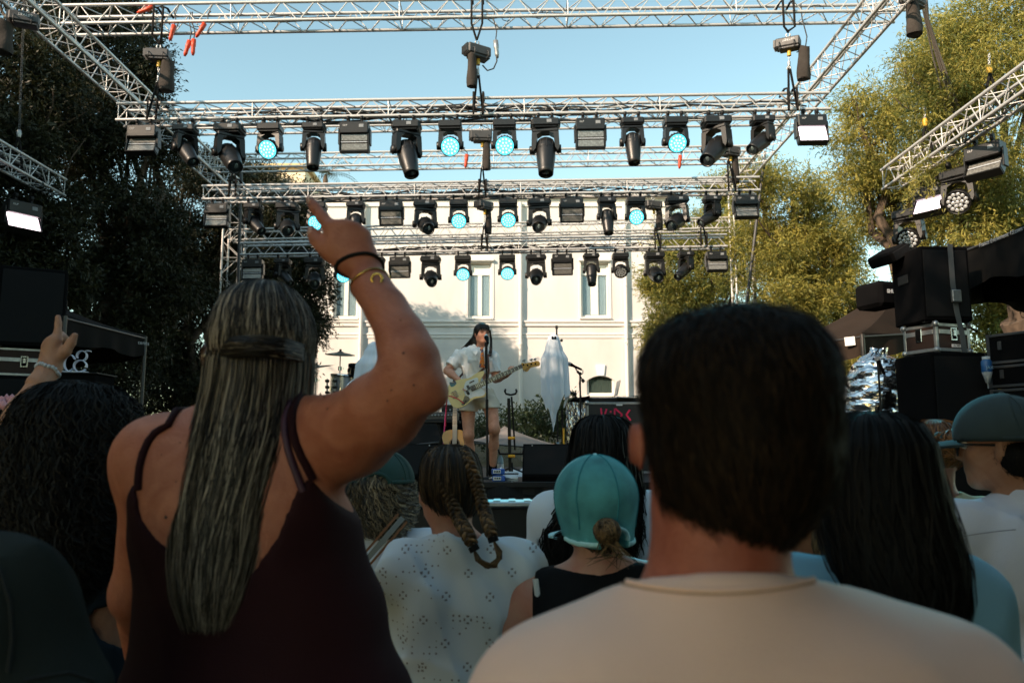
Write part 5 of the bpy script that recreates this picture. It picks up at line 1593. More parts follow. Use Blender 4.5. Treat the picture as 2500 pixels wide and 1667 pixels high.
obj('screen', MB().box((0, 0, 0.10), (0.012, 0.30, 0.21), b=0.004), mat('laptop_aluminium', (0.55, 0.56, 0.56), 0.35, metal=0.7), lp)
obj('display_panel', MB().box((0.0075, 0, 0.10), (0.003, 0.28, 0.19)), M_blackmatt, lp)
obj('base', MB().box((0.11, 0, -0.004), (0.22, 0.30, 0.014), RY(-0.22), b=0.003), mat('laptop_aluminium', (0.55, 0.56, 0.56), 0.35, metal=0.7), lp)
tag(obj('clip_mount', MB().tube([P(1392, 958, YK), P(1399, 960, YK), P(1404, 966, YK), P(1408, 975, YK)], 0.014, 6).sphere(P(1392, 958, YK), 0.024, 8, 6).sphere(P(1403, 962, YK), 0.03, 8, 6), M_black), 'small black clip mount left of the boom stand', 'mount')
kr = thing('keyboard_rest', 'black sloping top left of the pink lettered case', 'stand', P(1400, 985, YK))
wchild('top', MB().prism([(P(1382, 980, YK).x, P(1382, 984, YK).z), (P(1440, 984, YK).x, P(1440, 986, YK).z), (P(1440, 964, YK).x, P(1440, 966, YK).z), (P(1400, 970, YK).x, P(1400, 972, YK).z)], 0, 0.5, T((0, YK + 0.5, 0)) @ XZ), M_blackmatt, kr)
M_foil = mat('silver_foil', (0.80, 0.80, 0.82), 0.16, metal=1.0)
def foil_sheet(name, label, fn, nu, nv, seed, amp=0.03, stretch=(1, 1)):
 r = np.random.default_rng(seed)
 ws = [(r.normal(size=2) * f * np.array(stretch), r.uniform(0, 6.3), a) for f, a in ((4, 1.0), (6, 0.9), (9, 0.6), (13, 0.45), (18, 0.3), (26, 0.18)) for _ in range(2)]
 vs, fs = [], []
 for j in range(nv):
  for i in range(nu):
   u, v = i / (nu - 1), j / (nv - 1)
   p, n = fn(u, v)
   h = sum(a * abs(sin(w[0] * u + w[1] * v + ph + 0.8 * sin(3 * v + 5 * u + ph))) for w, ph, a in ws)
   vs.append(p + n * amp * (h - 2.0))
 for j in range(nv - 1):
  for i in range(nu - 1):
   a, b, c, d = j * nu + i, j * nu + i + 1, (j + 1) * nu + i + 1, (j + 1) * nu + i
   fs += [(a, b, c), (a, c, d)] if (i + j) % 2 else [(a, b, d), (b, c, d)]
 return MB().add(vs, fs, False)
fx0_, fx1_ = P(1380, 1000, YK - 0.05).x, P(1428, 1000, YK - 0.05).x
zt_, zb_ = P(1400, 983, YK).z, DZ + 0.01
t = thing('foil_screen', 'crinkled silver foil hanging left of the pink lettered case', 'foil', ((fx0_ + fx1_) / 2, YK - 0.05, DZ))
wchild('foil', foil_sheet('foil', '', lambda u, v: (Vector((fx0_ + (fx1_ - fx0_) * u, YK - 0.05 - 0.02 * sin(u * 7), zb_ + (zt_ - zb_) * v)), Vector((0.2, -1, 0.1))), 40, 80, 5, 0.012, (2.0, 1.0)), M_foil, t)
rod('support', Vector((fx0_ + 0.04, YK, DZ)), Vector((fx0_ + 0.04, YK, zt_)), 0.012, M_black, t)
t = thing('tape_stand', 'black stand with a yellow lower section beside the silver foil', 'stand', on_stage(1378, YK - 0.12))
rod('pole', on_stage(1378, YK - 0.12), P(1372, 1000, YK - 0.12), 0.014, M_black, t)
rod('yellow_tube', on_stage(1377, YK - 0.15), P(1376, 1045, YK - 0.15), 0.012, M_yellow, t)
# low tents behind the stage
M_tent = mat('grey_tent_cloth', (0.20, 0.18, 0.17), 0.9, bump=0.2, bscale=10)
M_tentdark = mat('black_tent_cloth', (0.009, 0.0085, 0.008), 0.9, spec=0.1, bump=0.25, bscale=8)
M_tentsunlit = mat('black_tent_cloth_sunlit', (0.034, 0.024, 0.018), 0.88, spec=0.1, var=0.2, scale=2, bump=0.25, bscale=8)  # browner copy of the black cloth, with sunlight put into the colour
M_post = mat('tent_post', (0.07, 0.07, 0.07), 0.4, metal=0.6)
def tent(label, corners, peak, val, m, posts=True, name='gazebo', sag=0.12, group=None, pz=0.0):
 c = [Vector(q) for q in corners]
 pk = Vector(peak)
 cen = sum(c, Vector()) / 4
 t = thing(name, label, 'tent', Vector((cen.x, cen.y, pz)), group)
 for k in range(4):
  a, b = c[k], c[(k + 1) % 4]
  def f(u, v, a=a, b=b):
   e = a.lerp(b, u)
   p = e.lerp(pk, v)
   return p - Vector((0, 0, sag * 4 * v * (1 - v) * (0.4 + 1.2 * abs(u - 0.5)))) + Vector((0, 0, -0.04 * sin(pi * u) * (1 - v)))
  wchild('roof_panel', MB().grid(f, 14, 8), m, t)
  nrm = (b - a).cross(Vector((0, 0, 1))).normalized()
  if val:
   wchild('valance', MB().grid(lambda u, v, a=a, b=b, nrm=nrm: a.lerp(b, u) + Vector((0, 0, -0.04 * sin(pi * u) - val * v * (1 + 0.12 * sin(u * 9.4)))) + nrm * (0.02 * sin(u * 26) * v), 40, 4), m, t)
 if posts:
  for q in c:
   rod('post', Vector((q.x, q.y, pz)), q + Vector((0, 0, -0.02)), 0.028, M_post, t)
  for k in range(4):
   rod('eave_bar', c[k] - Vector((0, 0, 0.05)), c[(k + 1) % 4] - Vector((0, 0, 0.05)), 0.015, M_post, t)
 return t
Yt = 14.2
tent('grey awning roof low behind the stage between singer and foil', [P(1130, 1072, Yt), P(1392, 1092, Yt), P(1400, 1084, Yt + 3), P(1140, 1070, Yt + 3)], P(1232, 1040, Yt + 1.2), 0.0, M_tent, True, 'low_awning')
tent('dark tent roof behind the stage left of the keyboard stand', [P(960, 1085, Yt), P(1108, 1068, Yt), P(1108, 1066, Yt + 2.5), P(960, 1085, Yt + 2.5)], P(1050, 985, Yt + 1.2), 0.15, M_tentdark, True, 'low_awning')
# left public address stack
def speaker_box(name, label, M, sx, sy, sz, group=None, grille=True):
 t = thing(name, label, 'speaker', M=M, group=group)
 obj('cabinet', MB().box((0, 0, sz / 2), (sx, sy, sz), b=0.012), M_blackmatt, t)
 if grille:
  obj('grille', MB().box((0, -sy / 2 - 0.004, sz / 2), (sx - 0.06, 0.012, sz - 0.08), b=0.003), M_grille, t)
 for s2 in (-1, 1):
  obj('handle', MB().box((s2 * (sx / 2 + 0.003), 0.05, sz * 0.62), (0.012, 0.18, 0.09), b=0.004), M_black, t)
 for a in (-1, 1):
  for b_ in (-1, 1):
   obj('foot', MB().box((a * (sx / 2 - 0.05), b_ * (sy / 2 - 0.05), -0.003), (0.05, 0.05, 0.02)), M_black, t)
 return t
YL = 8.6
zl = [P(60, y, YL).z for y in (1000, 915, 843, 648)]
xl_ = P(130, 800, YL).x
ML = lambda z, w_: T((xl_ - w_ / 2 - 0.12, YL + 0.45, z)) @ RZ(0.5)
speaker_box('subwoofer', 'black subwoofer at the bottom of the left stack', ML(0.02, 0.9), 0.75, 0.8, zl[1] - 0.02)
flight_case('brown flight case with pale edges on the left stack', ML(zl[1] + 0.012, 0.86), 0.55, 0.50, zl[2] - zl[1] - 0.02, M_casebrown, 0.42, latches=(0.0,), edge=0.028)
speaker_box('loudspeaker', 'large black loudspeaker at the top of the left stack', ML(zl[2] + 0.013, 0.78), 0.66, 0.62, zl[3] - zl[2])
sg = thing('letter_sign', 'white bent strip sign shaped like an ampersand beside the raised hand', 'sign', M=T(P(182, 908, 8.3)) @ RZ(0.25))
s_ = S(8.3)
M_signw = mat('white_sign_strip', (0.62, 0.66, 0.76), 0.6)
def ribbon(pts, w=0.07, th=0.008):
 mb = MB()
 pts = [Vector((x * s_, 0, y * s_)) for x, y in pts]
 for i in range(len(pts) - 1):
  a, b = pts[i], pts[i + 1]
  d = (b - a).normalized()
  n = Vector((-d.z, 0, d.x)) * th / 2
  vs = []
  for q in (a - d * 0.002, b + d * 0.002):
   for y in (-w / 2, w / 2):
    vs += [q + n + Vector((0, y, 0)), q - n + Vector((0, y, 0))]
  mb.add(vs, [(0, 1, 5, 4), (2, 6, 7, 3), (0, 4, 6, 2), (1, 3, 7, 5), (0, 2, 3, 1), (4, 5, 7, 6)])
 return mb
def arcpts(cx, cy, rx, ry, a0, a1, n=16):
 return [(cx + rx * cos(a0 + (a1 - a0) * k / n), cy + ry * sin(a0 + (a1 - a0) * k / n)) for k in range(n + 1)]
obj('strip', ribbon(arcpts(12, 15, 14, 14, -0.2, 2 * pi - 0.6, 22)), M_signw, sg)
obj('strip', ribbon(arcpts(14, 40, 11, 12, -1.3, 3.6, 18)), M_signw, sg)
obj('strip', ribbon(arcpts(-12, 22, 12, 20, 0.5, 2 * pi - 0.8, 22)), M_signw, sg)
obj('strip', ribbon([(20, 50), (26, 53), (33, 52)]), M_signw, sg)
obj('base_plate', MB().box((-2 * s_, 0, 0), (64 * s_, 0.10, 0.01)), M_signw, sg)
t = thing('side_table', 'dark cabinet under the white bent sign', 'table', Vector((P(182, 908, 8.3).x, 8.4, 0)))
zs_ = P(182, 910, 8.3).z
wchild('cabinet', MB().box((P(182, 908, 8.3).x, 8.45, zs_ / 2 - 0.01), (0.5, 0.4, zs_ - 0.02), b=0.01), M_blackmatt, t)
wchild('top', MB().box((P(182, 908, 8.3).x, 8.45, zs_ - 0.009), (0.54, 0.44, 0.014), b=0.003), M_black, t)
tent('black gazebo beside the left stack with a thin pole', [Vector((P(120, 780, 8.6).x, 8.9, P(120, 735, 8.9).z - 0.15)), P(355, 818, 11.0), Vector((P(355, 818, 11.0).x - 2.6, 13.2, P(355, 818, 11.0).z)), Vector((P(120, 780, 8.6).x - 2.6, 11.0, P(355, 818, 11.0).z))],
  Vector((P(250, 700, 11).x - 1.2, 11.0, P(250, 690, 11.0).z)), 0.28, M_tentdark, True, 'gazebo', 0.1, 'black gazebos beside the stage')
tg = text_mesh('hardtents', 0.075)
to_ = obj('lettering', tg, mat('pale_tent_print', (0.5, 0.5, 0.5), 0.7))
to_.matrix_basis = T(P(338, 836, 10.80)) @ RZ(0.80) @ RX(pi / 2)
lt = [o for o in bpy.data.objects if o.name == 'gazebo'][0]
to_.matrix_basis = world(lt).inverted() @ to_.matrix_basis
to_.parent = lt
# right public address stack
YR = 7.4
MR = lambda px, py, yaw=0.62: None
xc = P(2362, 900, YR).x
zr = [P(2300, y, YR).z for y in (1060, 853, 778, 592)]
MRz = lambda z, dx=0.0, a=0.08: T((xc + dx, YR + 0.45, z)) @ RZ(a)
speaker_box('subwoofer', 'large carpeted black subwoofer at the bottom of the right stack', MRz(0.02, 0.03), 0.66, 0.62, zr[1] - 0.03)
fcase = flight_case('silver edged brown flight case between the speakers of the right stack', MRz(zr[1] + 0.012, -0.03, 0.32), 0.42, 0.40, zr[2] - zr[1] - 0.02, M_casebrown, 0.30, latches=(0.0,), edge=0.034)
obj('paper_label', MB().box((0.05, -0.212, 0.055), (0.17, 0.004, 0.03)), M_white, fcase)
lbx = text_mesh('4 x WL 20m', 0.026)
obj('lettering', lbx, M_blackmatt, fcase, T((0.05, -0.2145, 0.055)) @ RX(pi / 2))
speaker_box('loudspeaker', 'large black loudspeaker strapped on top of the right stack', MRz(zr[2] + 0.013, -0.05), 0.50, 0.50, zr[3] - zr[2])
t = thing('ratchet_strap', 'grey strap running down over the right loudspeaker and case', 'strap', Vector((P(2315, 700, YR).x, YR, zr[3])))
fr_ = Vector((sin(0.08), -cos(0.08), 0))
sx_ = Vector((cos(0.08), sin(0.08), 0))
o0 = Vector((xc, YR + 0.45, 0)) + fr_ * 0.275
pts = [(-0.0, zr[3] + 0.03), (0.0, (zr[3] + zr[2]) / 2), (0.02, zr[2] + 0.1), (0.06, zr[1] + 0.15), (0.07, zr[1] - 0.05)]
mb = MB()
for i in range(len(pts) - 1):
 a = o0 + sx_ * pts[i][0] + Vector((0, 0, pts[i][1])); b = o0 + sx_ * pts[i + 1][0] + Vector((0, 0, pts[i + 1][1]))
 mb.add([a - sx_ * 0.026, a + sx_ * 0.026, b + sx_ * 0.026, b - sx_ * 0.026, a - sx_ * 0.026 - fr_ * 0.004, a + sx_ * 0.026 - fr_ * 0.004, b + sx_ * 0.026 - fr_ * 0.004, b - sx_ * 0.026 - fr_ * 0.004],
   [(0, 1, 2, 3), (7, 6, 5, 4), (0, 4, 5, 1), (1, 5, 6, 2), (3, 2, 6, 7), (0, 3, 7, 4)])
wchild('webbing', mb, mat('grey_webbing', (0.10, 0.105, 0.105), 0.9, bump=0.3, bscale=200), t)
wchild('ratchet', MB().box(tuple(o0 + sx_ * 0.01 + Vector((0, 0, (zr[3] + zr[2]) / 2 - 0.12)) + fr_ * 0.02), (0.09, 0.04, 0.12), RZ(0.08), b=0.008), M_steel, t)
bp = P(2413, 948, YR - 0.1)
t = thing('hanging_bottle', 'blue and white bottle hanging upside down by the right subwoofer', 'bottle', bp)
s_ = S(YR - 0.1)
obj('body', MB().lathe([(0.006, 0), (0.008, 12 * s_), (0.018, 14 * s_), (12 * s_, 40 * s_), (12 * s_, 42 * s_)], 16), mat('bottle_white', (0.50, 0.52, 0.53), 0.35), t)
obj('wrap_label', MB().lathe([(12.2 * s_, 40 * s_), (12.2 * s_, 66 * s_), (9 * s_, 70 * s_), (8 * s_, 72 * s_)], 16), mat('bottle_blue', (0.02, 0.10, 0.26), 0.35), t)
obj('base', MB().lathe([(9 * s_, 71 * s_), (9 * s_, 78 * s_), (0, 79 * s_)], 14), mat('bottle_white', (0.50, 0.52, 0.53), 0.35), t)
obj('lettering', text_mesh('JAX', 11 * s_), mat('pale_blue_print', (0.3, 0.45, 0.6), 0.5), t, T((0, -12.6 * s_, 50 * s_)) @ RX(pi / 2))
obj('cord', MB().tube([(0, 0, 78 * s_), (-0.01, 0.02, 100 * s_), (-0.05, 0.1, 118 * s_)], 0.004, 5), M_cable, t)
tr_ = thing('rack_case', 'black rack case tower with grey edges at the right edge', 'case', M=T((P(2480, 900, 7.0).x + 0.34, 7.3, 0)) @ RZ(0.5))
zz = [0.02, P(2480, 940, 7.0).z, P(2480, 880, 7).z, P(2480, 800, 7).z]
for k in range(3):
 h = zz[k + 1] - zz[k] - 0.012
 bxo = obj('section', MB().box((0, 0, zz[k] + h / 2), (0.5, 0.5, h), b=0.006), M_blackmatt, tr_)
 for a in (-1, 1):
  for b_ in (-1, 1):
   obj('edge', MB().box((a * 0.24, b_ * 0.24, zz[k] + h / 2), (0.032, 0.032, h + 0.004), b=0.004), M_grey, bxo)
 for q in (zz[k] + 0.014, zz[k] + h - 0.014):
  obj('edge', MB().box((0, -0.245, q), (0.45, 0.026, 0.026), b=0.004), M_grey, bxo)
  obj('edge', MB().box((-0.245, 0, q), (0.026, 0.45, 0.026), b=0.004), M_grey, bxo)
 obj('latch', MB().box((-0.258, -0.12, zz[k] + h * 0.6), (0.012, 0.035, 0.08), b=0.004), M_grey, tr_)
 obj('latch', MB().box((-0.258, 0.13, zz[k] + h * 0.6), (0.012, 0.035, 0.08), b=0.004), M_grey, tr_)
bd_ = thing('banner_box', 'black banner box with white letters left of the right stack', 'sign', M=T(P(2172, 716, 8.6)) @ RZ(0.35))
s_ = S(8.6)
obj('box', MB().box((6 * s_, 0.2, 0), (70 * s_, 0.4, 64 * s_), b=0.04), M_blackmatt, bd_)
obj('lettering', text_mesh('SHU', 13 * s_, bold=0.003), M_white, bd_, T((4 * s_, -0.004, 5 * s_)) @ RX(pi / 2))
fl_ = thing('loudspeaker', 'tilted black flap box at the upper left of the right stack', 'speaker', M=T(P(2188, 620, 7.9)) @ RZ(0.3) @ RY(-0.52))
obj('cabinet', MB().box((0, 0.1, 0), (64 * S(7.9), 0.35, 30 * S(7.9)), b=0.02), M_blackmatt, fl_)
obj('grille', MB().box((0, -0.08, 0), (56 * S(7.9), 0.012, 22 * S(7.9)), b=0.004), M_grille, fl_)
c0, c1 = P(2290, 628, 8.6), P(2560, 520, 6.8)
g_ = tent('black gazebo with white print over the right edge', [c0, Vector((c1.x, c1.y, c1.z)), Vector((c1.x + 2.6, c1.y + 2.0, c0.z + 0.2)), Vector((c0.x + 2.6, c0.y + 2.2, c0.z + 0.2))], Vector((c0.x + 2.0, 9.0, c0.z + 0.9)), 0.42, M_tentdark, True, 'gazebo', 0.1, 'black gazebos beside the stage')
dd = (c1 - c0)
tx = obj('lettering', text_mesh('France Evenement 13.com', 0.062), mat('pale_tent_print', (0.5, 0.5, 0.5), 0.7))
Mx_ = T(c0.lerp(c1, 0.62) + Vector((-0.03, -0.03, -0.06))) @ axes(dd.normalized(), Vector((0, 0, 1)), dd.normalized().cross(Vector((0, 0, 1))).normalized()).to_4x4()
tx.parent = g_
tx.matrix_basis = world(g_).inverted() @ Mx_
wchild('side_cloth', MB().grid(lambda u, v: Vector((P(2290, 700, 9.4).x + 3.0 * u, 9.4 + 0.05 * sin(u * 20), P(2290, 738, 9.4).z + (P(2290, 600, 9.4).z - P(2290, 738, 9.4).z) * v)), 40, 4), M_tentdark, g_)
Yg = 10.6
e0, e1 = P(1985, 848, Yg), P(2215, 800, Yg - 0.8)
g2_ = tent('black gazebo with a roof tinted brown for sunlight right of the short haired man', [P(1905, 842, Yg), P(2105, 812, Yg - 0.9), P(2330, 800, Yg + 0.4), P(2160, 812, Yg + 2.0)], P(2215, 660, Yg + 0.6), 0.26, M_tentsunlit, True, 'gazebo', 0.12, 'black gazebos beside the stage')
lb_ = P(2076, 786, Yg - 0.85)
wchild('tent_label', MB().box((0, 0, 0), (0.12, 0.006, 0.11), b=0.002), M_white, g2_, T(P(2075, 833, Yg - 0.82)) @ RZ(-0.42) @ RY(-0.06))
t = thing('backstage_cloth', 'black cloth wall under the gazebo roofs at the right', 'cloth', (P(2010, 900, 11.5).x, 11.5, 0))
xa, xb = P(1700, 900, 11.6).x, P(2044, 900, 11.6).x
wchild('cloth', MB().grid(lambda u, v: Vector((xa + (xb - xa) * u, 11.6 + 0.06 * sin(u * 40), P(2000, 846, 11.6).z * v)), 60, 3), M_tentdark, t)
rod('post', (xb, 11.6, 0), (xb, 11.6, P(2000, 846, 11.6).z), 0.03, M_black, t)
dc = P(2135, 960, 8.9)
t = thing('foil_dome', 'rounded shape wrapped in crinkled silver foil left of the right stack', 'foil', Vector((dc.x, dc.y, 0)))
s_ = S(8.9)
def fdome(u, v):
 a = pi * (1.30 - 1.6 * u)
 z = -70 * s_ + (v * 176 * s_)
 w_ = sqrt(max(0.02, 1 - max(0, (z + 10 * s_) / (100 * s_)) ** 2))
 lean = 26 * s_ * v
 n = Vector((cos(a), -abs(sin(a)) if sin(a) > 0 else 0.2, 0.5))
 return Vector((dc.x + cos(a) * 66 * s_ * w_ + lean - 8 * s_, dc.y - sin(a) * 0.32 * w_, dc.z + z)), n.normalized()
wchild('foil', foil_sheet('foil', '', fdome, 56, 50, 9, 0.020, (1.6, 1.0)), M_foil, t)
wchild('frame', MB().tube([(dc.x - 0.2, dc.y + 0.05, 0), (dc.x - 0.2, dc.y + 0.05, dc.z), (dc.x + 0.15, dc.y + 0.05, dc.z + 0.3), (dc.x + 0.25, dc.y + 0.05, 0)], 0.02, 6), M_black, t)
t = thing('microphone_stand', 'thin black microphone stand in front of the silver foil', 'stand', Vector((P(2152, 1000, 8.2).x, 8.2, 0)))
rod('pole', Vector((P(2152, 1000, 8.2).x, 8.2, 0.03)), P(2143, 880, 8.2), 0.012, M_black, t)
rod('sleeve', P(2148, 915, 8.2), P(2144, 884, 8.2), 0.018, M_black, t)
wchild('base', MB().lathe([(0, 0.03), (0.12, 0.02), (0.12, 0)], 20, T((P(2152, 1000, 8.2).x, 8.2, 0))), M_black, t)
microphone('small black microphone head in front of the silver foil', P(2142, 876, 8.2), Vector((-0.3, 0.2, 1)))
# people
def skin_mat(name, c, c2, rough=0.45):
 return mat(name, c, 0.52, col2=c2, scale=14, bump=0.22, bscale=260, sss=0.05, detail=9, spec=0.35, dist=1.5)
SK_tan = skin_mat('tanned_skin', (0.44, 0.155, 0.088), (0.33, 0.098, 0.052))
SK_fair = skin_mat('fair_skin', (0.50, 0.26, 0.18), (0.46, 0.19, 0.13))
SK_mid = skin_mat('olive_skin', (0.42, 0.215, 0.135), (0.36, 0.165, 0.10))
def cloth_mat(name, c, var=0.08, rough=0.9, bump=0.25, bscale=420, scale=5):
 return mat(name, c, rough, var=var, scale=scale, bump=bump, bscale=bscale, spec=0.15)
def hair_mat(name, c0, c1, rough=0.38, spec=0.3):
 m = bpy.data.materials.new(name)
 m.use_nodes = True
 nt = m.node_tree
 b = nt.nodes['Principled BSDF']
 at = nt.nodes.new('ShaderNodeAttribute'); at.attribute_name = 'tone'
 rp = nt.nodes.new('ShaderNodeValToRGB')
 rp.color_ramp.elements[0].position = 0.25
 rp.color_ramp.elements[0].color = tuple(c0) + (1,)
 rp.color_ramp.elements[1].position = 0.95
 rp.color_ramp.elements[1].color = tuple(c1) + (1,)
 nt.links.new(at.outputs['Fac'], rp.inputs['Fac'])
 nt.links.new(rp.outputs['Color'], b.inputs['Base Color'])
 b.inputs['Roughness'].default_value = rough
 b.inputs['Specular IOR Level'].default_value = spec
 return m
def np3(v): return np.array(v, float)
class Human:
 def __init__(s, x, y, h, yaw=0.0, sw=0.17, girth=1.0, lean=0.0, head_yaw=None, head_pitch=0.0, head_off=(0, 0, 0), z=0.0, fem=True):
  s.h, s.k, s.yaw, s.g = h, h / 1.70, yaw, girth
  s.M = T((x, y, z)) @ RZ(yaw)
  k = s.k
  L = lambda a, b, c: s.M @ Vector((a, b, c))
  s.L = L
  s.sw = sw
  s.head = L(head_off[0], 0.015 * k + head_off[1], h - 0.118 * k + head_off[2])
  s.HR = (RZ(head_yaw if head_yaw is not None else yaw) @ RX(head_pitch)).to_3x3()
  s.neck0 = L(0, -0.015 * k, h - 0.30 * k)
  s.neck1 = s.head + s.HR @ Vector((0, -0.025 * k, -0.075 * k))
  s.sh = {q: L(q * sw, -0.01 * k, h - 0.335 * k) for q in (-1, 1)}
  s.hip = {q: L(q * 0.085 * k, 0, h * 0.50) for q in (-1, 1)}
  s.knee = {q: L(q * 0.095 * k, 0.01, h * 0.275) for q in (-1, 1)}
  s.ank = {q: L(q * 0.10 * k, -0.02, h * 0.05) for q in (-1, 1)}
  s.el = {q: L(q * (sw + 0.05), 0.0, h - 0.335 * k - 0.29 * k) for q in (-1, 1)}
  s.wr = {q: L(q * (sw + 0.045), 0.10, h - 0.335 * k - 0.52 * k) for q in (-1, 1)}
  s.ua, s.fa, s.wrr = 0.043 * k * girth, 0.035 * k * girth, 0.026 * k * girth
  s.fem = fem
 def torso(s, sd, o=0.0, kk=0.05):
  k, h, L, g = s.k, s.h, s.L, s.g
  R = s.M
  e = lambda c, r: sd.ell(L(*c), [r[0] * k * g + o, r[1] * k * g + o, r[2] * k + o], R, kk)
  e((0, -0.005, h - 0.43 * k), (0.158, 0.098, 0.145))
  e((0, 0.005, h - 0.53 * k), (0.150, 0.105, 0.16))
  e((0, 0.0, h - 0.68 * k), (0.132, 0.092, 0.13))
  e((0, -0.01, h - 0.84 * k), (0.172, 0.118, 0.13))
  for q in (-1, 1):
   e((q * 0.075, -0.055, h - 0.43 * k), (0.065, 0.045, 0.09))
   sd.cap(s.neck0 + Vector((0, 0, 0.03 * k)), s.sh[q] + Vector((0, 0, 0.012)), 0.040 * k + o, 0.046 * k * g + o, kk)
   sd.ell(s.sh[q] + Vector((0, 0, -0.01)), [0.056 * k * g + o, 0.055 * k * g + o, 0.060 * k + o], R, kk)
   if s.fem:
    e((q * 0.07, 0.10, h - 0.50 * k), (0.06, 0.05, 0.06))
  return sd
 def arm(s, sd, q, o=0.0, upper=1.0, lower=1.0, kk=0.03):
  a, b, c = s.sh[q], s.el[q], s.wr[q]
  if upper >= 1.0:
   sd.cap(a, a.lerp(b, 0.5), s.ua * 1.12 + o, s.ua * 1.03 + o, kk)
   sd.cap(a.lerp(b, 0.45), b, s.ua * 1.03 + o, s.fa * 1.08 + o, kk)
  elif upper > 0:
   sd.cap(a, a.lerp(b, upper), s.ua * 1.12 + o, s.ua * 1.02 + o, kk)
  if lower > 0:
   sd.cap(b, b.lerp(c, 0.3), s.fa * 1.08 + o, s.fa * 1.12 + o, kk)
   sd.cap(b.lerp(c, 0.28), c, s.fa * 1.12 + o, s.wrr + o, kk)
  return sd
 def legs(s, sd, o=0.0, kk=0.04, down=1.0):
  k, g = s.k, s.g
  for q in (-1, 1):
   sd.cap(s.hip[q] + Vector((0, 0, 0.02)), s.knee[q], 0.092 * k * g + o, 0.055 * k * g + o, kk)
   sd.ell(s.hip[q] + s.M.to_3x3() @ Vector((0.0, -0.05 * k, 0.03)), [0.09 * k * g + o, 0.085 * k * g + o, 0.10 * k + o], s.M, kk)
   if down > 0:
    sd.cap(s.knee[q], s.knee[q].lerp(s.ank[q], 0.45) + s.M.to_3x3() @ Vector((0, -0.015, 0)), 0.054 * k * g + o, 0.050 * k * g + o, kk)
    sd.cap(s.knee[q].lerp(s.ank[q], 0.4), s.ank[q], 0.050 * k * g + o, 0.034 * k + o, kk)
  return sd
 def feet(s, sd):
  for q in (-1, 1):
   a = s.ank[q]
   f = s.M.to_3x3() @ Vector((0.02 * q, 0.16, 0))
   sd.cap(Vector((a.x, a.y, s.M.translation.z + 0.04)), Vector((a.x + f.x, a.y + f.y, s.M.translation.z + 0.032)), 0.042, 0.032, 0.03)
   sd.cap(a, Vector((a.x, a.y, s.M.translation.z + 0.05)), 0.034, 0.04, 0.03)
  return sd
 def head_sdf(s, sd, ears=True, face=True):
  k, c, R = s.k, s.head, s.HR
  H = lambda a, b, d: c + R @ Vector((a * k, b * k, d * k))
  R4 = R.to_4x4()
  sd.ell(H(0, -0.012, 0.022), (0.076 * k, 0.094 * k, 0.090 * k), R4, 0.02)
  sd.ell(H(0, 0.022, -0.040), (0.060 * k, 0.068 * k, 0.075 * k), R4, 0.03)
  sd.ell(H(0, 0.060, -0.098), (0.026 * k, 0.022 * k, 0.018 * k), R4, 0.03)          # chin
  for q in (-1, 1):
   sd.cap(H(q * 0.052, -0.005, -0.060), H(q * 0.014, 0.062, -0.096), 0.014 * k, 0.013 * k, 0.03)  # jaw
   if face:
    sd.ell(H(q * 0.040, 0.062, -0.030), (0.022 * k, 0.018 * k, 0.022 * k), R4, 0.03)    # cheek
    sd.ell(H(q * 0.031, 0.088, 0.006), (0.015 * k, 0.012 * k, 0.010 * k), R4, 0.012, 's')  # eye socket
    sd.ell(H(q * 0.030, 0.084, 0.020), (0.022 * k, 0.010 * k, 0.006 * k), R4, 0.012)    # brow
   if ears:
    Re = (R.to_4x4() @ RZ(-q * 0.35))
    sd.ell(H(q * 0.080, -0.008, -0.012), (0.008 * k, 0.019 * k, 0.031 * k), Re, 0.010)
    sd.ell(H(q * 0.090, 0.000, -0.010), (0.005 * k, 0.009 * k, 0.017 * k), Re, 0.006, 's')
  if face:
   sd.cap(H(0, 0.086, 0.008), H(0, 0.106, -0.030), 0.008 * k, 0.012 * k, 0.012)
   for q in (-1, 1):
    sd.ell(H(q * 0.012, 0.094, -0.034), (0.009 * k, 0.010 * k, 0.007 * k), R4, 0.008)
   sd.ell(H(0, 0.086, -0.058), (0.024 * k, 0.010 * k, 0.007 * k), R4, 0.010)
   sd.ell(H(0, 0.085, -0.070), (0.021 * k, 0.010 * k, 0.007 * k), R4, 0.008)
   sd.ell(H(0, 0.098, -0.064), (0.022 * k, 0.008 * k, 0.0022 * k), R4, 0.004, 's')
  sd.cap(s.neck1, s.neck0, 0.050 * k * s.g ** 0.5, 0.056 * k * s.g ** 0.5, 0.035)
  return sd
 def body(s, vox=0.009, arms=(1, 1), hands=True, **kw):
  sd = Sdf(vox)
  s.torso(sd)
  s.legs(sd)
  s.feet(sd)
  for q in (-1, 1):
   s.arm(sd, q)
  s.head_sdf(sd, **kw)
  return sd
